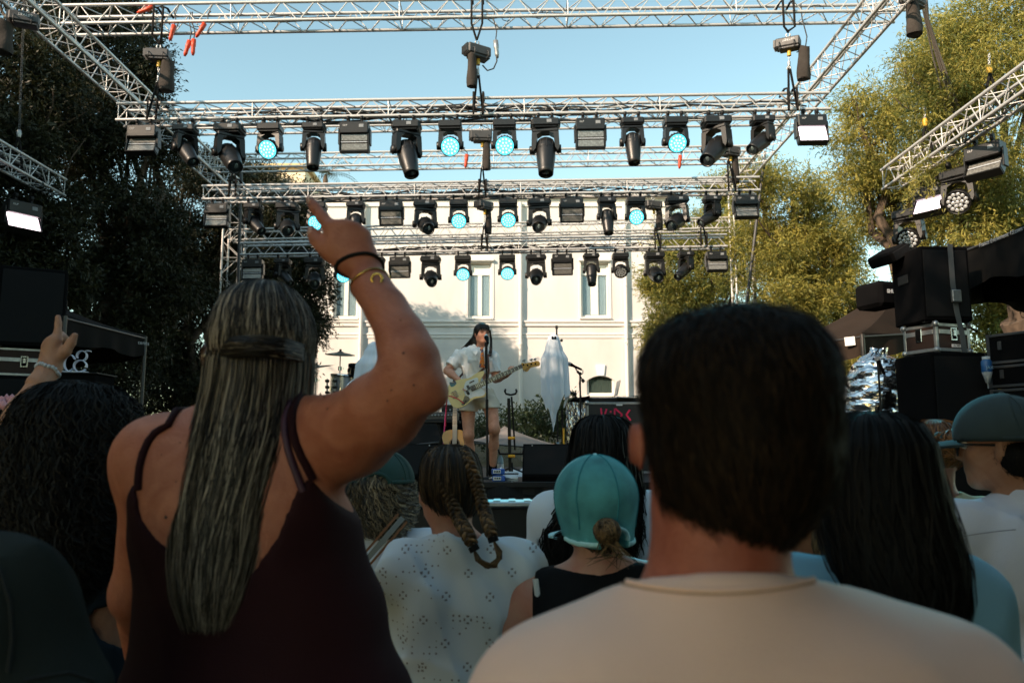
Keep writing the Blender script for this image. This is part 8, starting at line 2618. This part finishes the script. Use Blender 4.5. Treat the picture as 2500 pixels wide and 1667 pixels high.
# caps
def cap_mesh(H, brim_dir, name, m_front, m_back, t, vox=0.006, z0=0.012, k=1.0, tilt=0.0, brimlen=0.075, seams=True, m_seam=None):
 R = (H.HR.to_4x4() @ RX(tilt)).to_3x3()
 c = H.head
 L = lambda a, b, d: c + R @ Vector((a * k, b * k, d * k))
 sd = Sdf(vox)
 sd.ell(L(0, -0.012, 0.030), (0.094 * k, 0.112 * k, 0.098 * k), R.to_4x4(), 0.01)
 if z0 < 0:
  sd.cap(L(0, -0.020, 0.03), L(0, -0.026, z0), 0.098 * k, 0.088 * k, 0.02)
 sd.plane(L(0, 0, z0), R @ Vector((0, 0.22 if z0 < 0 else 0, -1)), 0.004)
 sd.ell(L(0, -0.11, z0 - 0.004 - 0.004 * (z0 < 0)), (0.032 * k, 0.05 * k, 0.028 * k), R.to_4x4(), 0.006, 's')
 crown = wchild(name, sd.mesh(name), m_back, t)
 Mi = world(crown).inverted()
 obj('brim', MB().grid(lambda u, v: Mi @ L(0.082 * cos(pi * u) * (1 - 0.10 * v), 0.045 + 0.055 * sin(pi * u) + brimlen * v * sin(pi * u) ** 0.6, z0 + 0.006 - 0.016 * v * sin(pi * u) - 0.014 * cos(pi * u) ** 2), 22, 7)
  .grid(lambda u, v: Mi @ L(0.082 * cos(pi * u) * (1 - 0.10 * v), 0.045 + 0.055 * sin(pi * u) + brimlen * v * sin(pi * u) ** 0.6, z0 + 0.002 - 0.016 * v * sin(pi * u) - 0.014 * cos(pi * u) ** 2), 22, 7), m_front, crown)
 fp = Sdf(vox)
 fp.ell(L(0, -0.010, 0.032), (0.0965 * k, 0.1135 * k, 0.1005 * k), R.to_4x4(), 0.01)
 fp.plane(L(0, 0, z0 + 0.002), R @ Vector((0, 0, -1)), 0.003)
 fp.plane(L(0, -0.062, 0.03), R @ Vector((0, -1, 0.30)), 0.003)
 wchild('front_panel', fp.mesh('front_panel'), m_front, crown)
 obj('button', MB().sphere(tuple(Mi @ L(0, -0.012, 0.128)), 0.009 * k, 8, 6), m_front, crown)
 cb_ = bvh_of(crown)
 sn = lambda a, b, d, o: Mi @ snap(cb_, L(a, b, d), o)
 if seams:
  for q in (0.0, -1.0, 1.0, 2.1, -2.1):
   obj('seam', MB().tube([sn(0.0945 * sin(q) * sin(th), -0.012 - 0.1125 * cos(q) * sin(th), 0.030 + 0.0985 * cos(th), 0.0006) for th in np.linspace(0.1, 1.62, 14)] + ([sn(0.09 * sin(q), -0.02 - 0.10 * cos(q), zz, 0.0006) for zz in (0.0, -0.02, -0.04)] if z0 < 0 else []), 0.0022 * k, 5), m_seam or m_back, crown)
 zb = z0 - 0.012 if z0 < 0 else z0 + 0.007
 for q0, q1 in ((-1.5, -0.46), (0.46, 1.5)):
  obj('band', MB().tube([sn(0.095 * sin(q), -0.012 - 0.112 * cos(q), zb, -0.002) for q in np.linspace(q0, q1, 12)], 0.0070 * k, 6), m_front, crown)
 obj('arch_trim', MB().tube([sn(0.042 * sin(q), -0.125, z0 - 0.008 * (z0 < 0) + 0.036 * cos(q), 0.001) for q in np.linspace(-1.4, 1.4, 15)], 0.0055 * k, 6), m_front, crown)
 return crown
YT = 2.0
Tt, Th = crowd('woman in a teal mesh cap with a low bun and black top', 1455, 1128, YT, SK_fair, 0.0, 0.165, 1.08, head_dpx=-8, head_pitch=0.02, head_yaw=0.40,
    adjust=lambda H: (H.el.update({-1: P(1200, 1600, YT - 0.02)}), H.wr.update({-1: P(1190, 1750, YT + 0.15)}), H.sh.update({-1: P(1292, 1468, YT)})))
top_garment(Th, Tt, 'black_top', cloth_mat('black_jersey', (0.008, 0.008, 0.009)), 0.010, 0, (0.060, 0.066), 0.009, 0.003, 31, 0.72, 0.0, 0, scoop=zcut([(1200, 1800), (1292, 1700), (1300, 1425), (1308, 1398), (1350, 1388), (1400, 1394), (1450, 1396), (1500, 1392), (1560, 1372), (1640, 1400)], YT - 0.05))
M_teal = mat('teal_mesh_cloth', (0.13, 0.50, 0.52), 0.85, var=0.45, scale=12, bump=0.6, bscale=700)
M_teal2 = mat('pale_teal_cloth', (0.46, 0.76, 0.76), 0.85, bump=0.2, bscale=500)
cap_mesh(Th, 0, 'cap', M_teal2, M_teal, Tt, z0=-0.064, tilt=0.0, m_seam=mat('teal_seam', (0.035, 0.24, 0.27), 0.9))
sd = Sdf(0.007)
sd.ell(Th.head + Th.HR @ Vector((0, -0.012, 0.0)), (0.080, 0.094, 0.100), Th.HR.to_4x4(), 0.01)
sd.ell(Th.head + Th.HR @ Vector((0.0, 0.10, -0.03)), (0.09, 0.09, 0.10), Th.HR.to_4x4(), 0.01, 's')
me = sd.mesh('hair'); at = me.attributes.new('tone', 'FLOAT', 'POINT'); at.data.foreach_set('value', np.full(len(me.vertices), 0.35, np.float32))
wchild('hair', me, M_hair_pl, Tt)
hb = P(1482, 1296, YT - 0.126)
ns_ = hair_sections([(1255, 1400, 1525, 0.0, 0.085), (1290, 1398, 1522, 0.0, 0.088), (1325, 1412, 1512, 0.0, 0.07), (1350, 1432, 1500, 0.0, 0.055)], YT)
hair('nape_hair', ns_, M_hair_pl, Tt, 700, -pi + 0.1, -0.1, 10, 0.0016, 12, 0.004, tone=(0.25, 0.15))
bun = wchild('bun', MB().sphere(tuple(hb), (0.028, 0.024, 0.026), 16, 12), M_hair_pl, Tt)
mb = MB(); rr = random.Random(8)
for q in range(130):
 a0_ = rr.uniform(0, 6.28); tl = rr.uniform(0.6, 1.4)
 nn = Vector((rr.uniform(-1, 1), rr.uniform(-1, -0.1), rr.uniform(-1, 1))).normalized()
 F_ = frame_from(nn)
 mb.tube([hb + F_ @ Vector((0.030 * cos(a0_ + a), 0.028 * sin(a0_ + a), 0.006)) for a in np.linspace(0, 2.2 * tl, 7)], [0.0008, 0.0022, 0.0026, 0.0026, 0.0022, 0.0016, 0.0006], 4)
for q in range(26):
 mb.tube([hb + Vector((rr.uniform(-.02, .02), -.01, -.02)), hb + Vector((rr.uniform(-.03, .05), -0.01, -.05)), hb + Vector((rr.uniform(-.05, .08), 0.0, rr.uniform(-.05, -.09)))], [0.002, 0.0014, 0.0005], 4)
me = mb.mesh('bun_strands'); at = me.attributes.new('tone', 'FLOAT', 'POINT')
at.data.foreach_set('value', np.random.default_rng(6).uniform(0.15, 0.95, len(me.vertices)).astype(np.float32))
wchild('bun_strands', me, M_hair_pl, Tt)
wchild('white_strap', MB().grid(lambda u, v: P(1300 + 14 * u + 12 * v, 1412 + 90 * v, YT - 0.075 + 0.02 * v - 0.004 * sin(pi * u)), 6, 8).grid(lambda u, v: P(1300 + 14 * u + 12 * v, 1412 + 90 * v, YT - 0.065 + 0.02 * v), 6, 8), mat('white_cotton', (0.72, 0.76, 0.80), 0.9), Tt)
Dt, Dh = crowd('dark wavy haired person in a white shirt standing in front of the teal cap', 1470, 1012, 2.65, SK_mid, 0.0, 0.17, 1.0, 0.011, head_dpx=0)
top_garment(Dh, Dt, 'shirt', mat('white_cotton', (0.72, 0.76, 0.80), 0.9), 0.014, 0.8, vox=0.011, seed=5)
hair('hair', hair_sections([(1012, 1448, 1492, 0.0, 0.02), (1022, 1420, 1520, 0.0, 0.05), (1045, 1402, 1540, 0.0, 0.085), (1090, 1394, 1548, 0.0, 0.11), (1150, 1384, 1556, 0.0, 0.115), (1230, 1345, 1566, -0.02, 0.11), (1310, 1318, 1572, -0.04, 0.11), (1390, 1312, 1560, -0.06, 0.09)], 2.65), M_hair_dk, Dt, 1700, -0.5 - pi, 0.5, 20, 0.0022, 14, 0.02, 2.2, tone=(0.3, 0.2), jitter=0.12, clump=60)
Kt, Kh = crowd('curly blond woman in a dark green cap and white T-shirt with a striped bag strap', 935, 1122, 2.7, SK_fair, 0.0, 0.165, 1.0, 0.011)
top_garment(Kh, Kt, 't_shirt', mat('white_jersey', (0.66, 0.70, 0.76), 0.9), 0.012, 0.75, vox=0.010, seed=15, neck=0.06)
hair('hair', hair_sections([(1128, 915, 955, 0.0, 0.04), (1145, 885, 985, 0.0, 0.09), (1180, 872, 1000, 0.0, 0.115), (1225, 866, 1008, 0.0, 0.12), (1265, 872, 1004, -0.01, 0.11), (1298, 890, 990, -0.02, 0.09)], 2.7), M_hair_cu, Kt, 2200, -0.7 - pi, 0.7, 34, 0.0015, 16, 0.01, 2.0, curl=0.012, cfreq=5.0, tone=(0.4, 0.25), jitter=0.14, clump=130, tlen=(0.6, 1.1))
M_gcap = mat('dark_green_cap_cloth', (0.012, 0.05, 0.042), 0.85, var=0.2, scale=8)
cap_mesh(Kh, 0, 'cap', M_gcap, M_gcap, Kt, 0.008, k=1.12, z0=0.03)
for off, m_, w_ in ((0.0, mat('faded_webbing', (0.20, 0.21, 0.20), 0.9), 0.014), (-0.018, mat('tan_strap', (0.20, 0.08, 0.03), 0.7), 0.006), (0.018, mat('tan_strap', (0.20, 0.08, 0.03), 0.7), 0.006)):
 wchild('bag_strap', MB().grid(lambda u, v: P(985 - 95 * v, 1262 + 110 * v, 2.7 - 0.125 - 0.02 * sin(pi * v)) + Vector(((u - 0.5) * w_ * 0.9 + off * 0.76, -0.012 if off == 0 else -0.015, -(u - 0.5) * w_ * 0.8 - off * 0.65)), 3, 10), m_, Kt)
# woman with long dark hair in a light blue shirt
YLb = 1.28
Lt, Lh = crowd('woman with very long dark hair in a light blue shirt', 2130, 1004, YLb, SK_mid, 0.0, 0.17, 1.06, 0.009,
    adjust=lambda H: (H.sh.update({-1: P(1930, 1480, YLb), 1: P(2330, 1470, YLb)}), H.el.update({1: P(2390, 1800, YLb), -1: P(1880, 1800, YLb)})))
M_blue = cloth_mat('light_blue_cotton', (0.22, 0.40, 0.50), 0.10, 0.9, 0.3, 500)
top_garment(Lh, Lt, 'shirt', M_blue, 0.014, 0.9, (0.064, 0.072), 0.0085, 0.0038, 41, 0.74, 0.058, 0.004)
hs_ = [(1003, 2095, 2160, 0.01, 0.02), (1012, 2060, 2198, 0.01, 0.05), (1035, 2030, 2232, 0.01, 0.078), (1085, 2008, 2256, 0.01, 0.100), (1150, 1998, 2270, 0.01, 0.104), (1220, 1996, 2284, 0.0, 0.10), (1290, 2000, 2298, -0.02, 0.085), (1370, 2012, 2300, -0.05, 0.065), (1450, 2040, 2296, -0.07, 0.045), (1530, 2080, 2280, -0.08, 0.03)]
hair('hair', hair_sections(hs_, YLb), M_hair_dk, Lt, 4200, -0.45 - pi, 0.45, 30, 0.0012, 24, 0.012, 1.6, tone=(0.28, 0.22), jitter=0.10, clump=60, tlen=(0.80, 1.0))
wchild('collar', MB().grid(lambda u, v: Lh.neck0 + Vector((0.074 * cos(pi + pi * u) * (1 + 0.25 * v), 0.06 * sin(pi + pi * u) * (1 + 0.3 * v) - 0.004, 0.045 - 0.05 * v + 0.012 * sin(pi * u))), 22, 4), M_blue, Lt)
At_, Ah = crowd('auburn haired woman with loose updo and pale yellow top', 2275, 1030, 2.7, SK_fair, 0.0, 0.165, 1.0, 0.011, head_dpx=0)
top_garment(Ah, At_, 'top', mat('pale_yellow_cotton', (0.62, 0.56, 0.34), 0.9, var=0.06), 0.012, 0.8, vox=0.010, seed=51, neck=0.062)
hair('hair', hair_sections([(1024, 2262, 2300, 0.0, 0.03), (1034, 2238, 2322, 0.0, 0.07), (1056, 2224, 2342, 0.0, 0.10), (1088, 2222, 2348, -0.01, 0.112), (1116, 2232, 2338, -0.02, 0.10), (1140, 2250, 2318, -0.01, 0.07)], 2.7), M_hair_au, At_, 1500, -0.6 - pi, 0.6, 14, 0.0016, 18, 0.02, 1.0, tone=(0.45, 0.22), jitter=0.12, drift=0.5)
mb = MB(); rr = random.Random(18); hb = P(2318, 1086, 2.56)
for q in range(90):
 a0_ = rr.uniform(0, 6.28); nn = Vector((rr.uniform(-1, 1), rr.uniform(-1, -0.1), rr.uniform(-1, 1))).normalized(); F_ = frame_from(nn); r_ = rr.uniform(0.03, 0.055)
 mb.tube([hb + F_ @ Vector((r_ * cos(a0_ + a), r_ * sin(a0_ + a), 0.006)) for a in np.linspace(0, 2.4, 7)], [0.001, 0.0022, 0.0026, 0.0026, 0.0022, 0.0016, 0.0006], 4)
me = mb.mesh('updo_strands'); at = me.attributes.new('tone', 'FLOAT', 'POINT')
at.data.foreach_set('value', np.random.default_rng(16).uniform(0.2, 0.95, len(me.vertices)).astype(np.float32))
wchild('updo_strands', me, M_hair_au, At_)
wchild('hair_tie', MB().tube([P(2292 + 9 * cos(a), 1062 + 5 * sin(a), 2.57) for a in np.linspace(0, 6.28, 14)], 0.004, 6, cap=False), mat('grey_teal_tie', (0.12, 0.25, 0.27), 0.8), At_)
Rt, Rh_ = crowd('blond person with a tied ponytail and red cap, glimpsed beside the man\'s neck', 1955, 1185, 1.95, SK_mid, 0.0, 0.16, 1.0, 0.012)
top_garment(Rh_, Rt, 'vest_top', cloth_mat('black_jersey', (0.008, 0.008, 0.009)), 0.008, 0, vox=0.011, zlow=0.74, neck=0.08, scoop=zcut([(1700, 1480), (1900, 1500), (2000, 1500), (2200, 1480)], 1.9))
cap_mesh(Rh_, 0, 'cap', mat('red_cap_cloth', (0.40, 0.015, 0.012), 0.8), mat('red_cap_cloth', (0.40, 0.015, 0.012), 0.8), Rt, 0.008, z0=0.0)
hair('ponytail', hair_sections([(1232, 1940, 1975, -0.12, 0.015), (1250, 1932, 1985, -0.13, 0.022), (1266, 1946, 1968, -0.135, 0.012), (1290, 1934, 1978, -0.135, 0.02), (1320, 1936, 1974, -0.13, 0.016), (1345, 1946, 1962, -0.125, 0.006)], 1.95), M_hair_cu, Rt, 420, 0, 2 * pi, 12, 0.0012, 19, 0.02, 1.0, tone=(0.5, 0.2), jitter=0.25)
wchild('strap', MB().tube([P(1902, 1318, 1.83), P(1910, 1350, 1.815), P(1914, 1400, 1.81)], 0.007, 6), M_strap, Rt)
wchild('hair_tie', MB().tube([P(1946, 1267, 1.80), P(1968, 1265, 1.80)], 0.010, 8), M_strap, Rt)
YC = 2.2
Ct, Ch = crowd('man in dark cap and glasses wearing a pale lilac shirt at the right edge', 2485, 978, YC, SK_mid, 0.20, 0.185, 1.05, 0.009, head_dpx=-50, head_yaw=0.90, head_pitch=0.0, fem=False,
    adjust=lambda H: (H.sh.update({-1: P(2345, 1300, YC)}), H.el.update({-1: P(2335, 1600, YC + 0.05)})))
M_lilac = cloth_mat('pale_lilac_linen', (0.68, 0.67, 0.74), 0.06, 0.9, 0.3, 450)
top_garment(Ch, Ct, 'shirt', M_lilac, 0.020, 0.98, (0.066, 0.074), 0.0085, 0.010, 61, 0.88, 0.072, 0.0)
wchild('collar', MB().grid(lambda u, v: Ch.neck0 + Vector((0.076 * cos(2 * pi * u) * (1 + 0.22 * v), 0.07 * sin(2 * pi * u) * (1 + 0.25 * v), 0.062 - 0.055 * v)), 36, 4, closed_u=True), M_lilac, Ct)
wchild('yoke_seam', MB().tube([P(2330 + 200 * u_, 1312 - 22 * sin(u_ * 1.5), YC - 0.122 + 0.03 * abs(u_ - 0.5)) for u_ in np.linspace(0, 1, 12)], 0.0016, 4), mat('seam_thread', (0.36, 0.34, 0.38), 0.9), Ct)
cap_mesh(Ch, 0, 'cap', mat('slate_cap_cloth', (0.035, 0.055, 0.058), 0.85, var=0.2, scale=8, bump=0.2, bscale=500), mat('slate_cap_cloth', (0.035, 0.055, 0.058), 0.85), Ct, 0.0065, z0=0.012, k=1.10, brimlen=0.10)
Rc = Ch.HR; hc2 = Ch.head
Lc = lambda a, b, d: hc2 + Rc @ Vector((a, b, d))
gl = wchild('glasses', MB().tube([Lc(0.080, 0.0, 0.004), Lc(0.079, 0.05, 0.006), Lc(0.066, 0.095, 0.006)], 0.003, 6).tube([Lc(-0.080, 0.0, 0.004), Lc(-0.079, 0.05, 0.006), Lc(-0.066, 0.095, 0.006)], 0.003, 6), M_black, Ct)
for q in (-1, 1):
 obj('rim', MB().tube([world(gl).inverted() @ Lc(q * 0.036 + 0.027 * cos(a), 0.104 - 0.010 * abs(q * 0.036 + 0.027 * cos(a)) / 0.06, -0.004 + 0.021 * sin(a)) for a in np.linspace(0, 2 * pi, 21)], 0.0028, 6, cap=False), M_black, gl)
 wchild('eye', MB().sphere(tuple(Lc(q * 0.031, 0.078, 0.005)), 0.0125, 10, 8), mat('eye_white', (0.6, 0.58, 0.55), 0.2), Ct)
sd = Sdf(0.006)
sd.ell(Lc(0, -0.035, -0.025), (0.080, 0.072, 0.068), Rc.to_4x4(), 0.02)
sd.ell(Lc(0, 0.090, -0.04), (0.092, 0.092, 0.095), Rc.to_4x4(), 0.01, 's')
sd.plane(Lc(0, 0, 0.03), Rc @ Vector((0, 0, 1)))
me = sd.mesh('hair'); at = me.attributes.new('tone', 'FLOAT', 'POINT'); at.data.foreach_set('value', np.full(len(me.vertices), 0.15, np.float32))
wchild('hair', me, M_hair_dk, Ct)
short_strands(me, M_hair_dk, Ct, 2500, 0.012, 77)
# dark curly haired person pointing at the left
YJ = 1.9
Jt, Jh = crowd('person with big dark curly hair and navy T-shirt pointing up with the left hand', 190, 945, YJ, SK_mid, 0.0, 0.17, 1.05, 0.009, hands=False,
    adjust=lambda H: (H.sh.update({-1: P(28, 1225, YJ + 0.02)}), H.el.update({-1: P(28, 1060, YJ + 0.24), 1: P(330, 1560, YJ + 0.1)}), H.wr.update({-1: P(122, 895, YJ + 0.34), 1: P(300, 1640, YJ + 0.3)})))
yj = YJ + 0.34
sd = Sdf(0.006)
wj = P(122, 897, yj)
knj = [P(139, 832, yj), P(130, 830, yj - 0.004), P(121, 836, yj), P(115, 845, yj + 0.006)]
nj = Vector((-0.15, -1, 0.1))
for i, k_ in enumerate(knj):
 sd.cap(wj + (k_ - knj[1]) * 0.5, k_, 0.021, 0.0135, 0.016)
sd.cap(P(95, 938, YJ + 0.31), wj, 0.034, 0.026, 0.02)
ix = [knj[0], P(141, 812, yj + 0.004), P(142, 792, yj + 0.008), P(142, 774, yj + 0.01)]
for i in range(3):
 sd.cap(ix[i], ix[i + 1], 0.0118 - 0.001 * i, 0.0108 - 0.001 * i, 0.006)
th = [P(135, 880, yj), P(160, 858, yj), P(173, 838, yj + 0.002), P(183, 818, yj + 0.004)]
for i in range(3):
 sd.cap(th[i], th[i + 1], (0.019, 0.0145, 0.0125)[i], (0.0145, 0.0125, 0.0095)[i], 0.008)
for i in (1, 2, 3):
 f = curled(knj[i], (knj[i] - wj).normalized(), nj, 1.05, (1.2, 1.6, 0.9))
 for j in range(3):
  sd.cap(f[j], f[j + 1], 0.0115, 0.0105, 0.005)
f = [knj[1], P(150, 818, yj + 0.045), P(164, 832, yj + 0.06), P(160, 846, yj + 0.045)]
for j in range(3):
 sd.cap(f[j], f[j + 1], 0.0112, 0.0102, 0.005)
wchild('hand', sd.mesh('hand'), SK_mid, Jt)
bz = MB()
axj = (wj - P(95, 938, YJ + 0.31)).normalized(); F_ = frame_from(axj)
for a in np.linspace(0, 2 * pi, 22)[:-1]:
 bz.sphere(wj - axj * 0.012 + F_ @ Vector((0.031 * cos(a), 0.031 * sin(a), 0.002 * sin(5 * a))), 0.0062, 6, 5)
wchild('bead_bracelet', bz, mat('pearl_beads', (0.42, 0.44, 0.48), 0.3), Jt)
top_garment(Jh, Jt, 't_shirt', cloth_mat('navy_jersey', (0.012, 0.022, 0.032), 0.2), 0.012, 0.42, (0.066, 0.082), 0.009, 0.004, 71, 0.70)
M_tat = mat('tattoo_ink', (0.05, 0.035, 0.03), 0.6)
hair('hair', hair_sections([(930, 160, 225, 0.0, 0.04), (945, 115, 275, 0.0, 0.09), (985, 75, 312, 0.0, 0.125), (1040, 56, 332, 0.0, 0.14), (1110, 48, 345, 0.0, 0.15), (1200, 52, 342, -0.02, 0.14), (1300, 62, 330, -0.05, 0.11), (1400, 85, 305, -0.07, 0.08), (1470, 120, 270, -0.08, 0.04)], YJ), M_hair_dk, Jt, 3400, -0.8 - pi, 0.8, 40, 0.0014, 26, 0.01, 2.0, curl=0.011, cfreq=9, tone=(0.25, 0.2), jitter=0.12, clump=190, tlen=(0.7, 1.05))
YG = 0.98
Gt, Gh = crowd('person in a grey green T-shirt cut by the lower left corner', -230, 1010, YG, SK_mid, 0.0, 0.185, 1.12, 0.011, fem=False, hands=False,
    adjust=lambda H: (H.sh.update({1: P(-30, 1475, YG)}), H.el.update({1: P(150, 1960, YG + 0.02)}), H.neck0.__setattr__('z', P(0, 1290, YG).z - 0.04)))
top_garment(Gh, Gt, 't_shirt', cloth_mat('grey_green_jersey', (0.022, 0.027, 0.025), 0.15), 0.012, 0.62, (0.072, 0.084), 0.009, 0.013, 81, 0.72, fx=(8, 6, 7))
gb_ = bvh_of([o for o in bpy.data.objects if o.parent is Gt and o.name.startswith('t_shirt')][0])
for sp_ in ([(-40, 1320), (0, 1390), (25, 1470), (30, 1560), (20, 1640)], [(60, 1660), (110, 1650), (170, 1640), (230, 1660)]):
 pts = []
 for a, b in sp_:
  l, n_, i_, q_ = gb_.ray_cast(cam.location, (P(a, b, YG) - cam.location).normalized())
  pts.append((l if l is not None else snap(gb_, P(a, b, YG), 0)) + Vector((0, -0.001, 0)))
 wchild('seam', MB().tube(pts, 0.0024, 5), mat('dark_seam', (0.008, 0.010, 0.010), 0.9), Gt)
hair('hair', hair_sections([(1010, -260, -200, 0.0, 0.03), (1025, -320, -140, 0.0, 0.08), (1080, -370, -90, 0.0, 0.10), (1180, -385, -75, 0.0, 0.108), (1240, -360, -100, 0.0, 0.09)], YG), M_hair_dk, Gt, 500, -0.3 - pi, 0.3, 10, 0.0018, 27)
Pt, Ph = crowd('dark haired person at the far left with a pink scrunchie on top', -8, 985, 3.0, SK_mid, 0.0, 0.165, 1.0, 0.013)
top_garment(Ph, Pt, 't_shirt', cloth_mat('black_jersey', (0.008, 0.008, 0.009)), 0.012, 0.8, vox=0.012, seed=91)
hair('hair', hair_sections([(985, -20, 4, 0.0, 0.03), (995, -45, 30, 0.0, 0.07), (1030, -64, 48, 0.0, 0.10), (1090, -66, 50, 0.0, 0.10), (1180, -60, 46, -0.02, 0.08)], 3.0), M_hair_dk, Pt, 500, -0.4 - pi, 0.4, 12, 0.002, 28)
wchild('scrunchie', MB().grid(lambda u, v: P(16, 982, 2.93) + Vector(((0.024 + (0.014 + 0.005 * sin(u * 60)) * cos(2 * pi * v)) * cos(2 * pi * u), 0.6 * (0.024 + 0.014 * cos(2 * pi * v)) * sin(2 * pi * u), (0.016 + 0.006 * sin(u * 44)) * sin(2 * pi * v) + 0.012 * sin(2 * pi * u))), 60, 9, closed_u=True), mat('pink_satin', (0.55, 0.26, 0.30), 0.4), Pt)
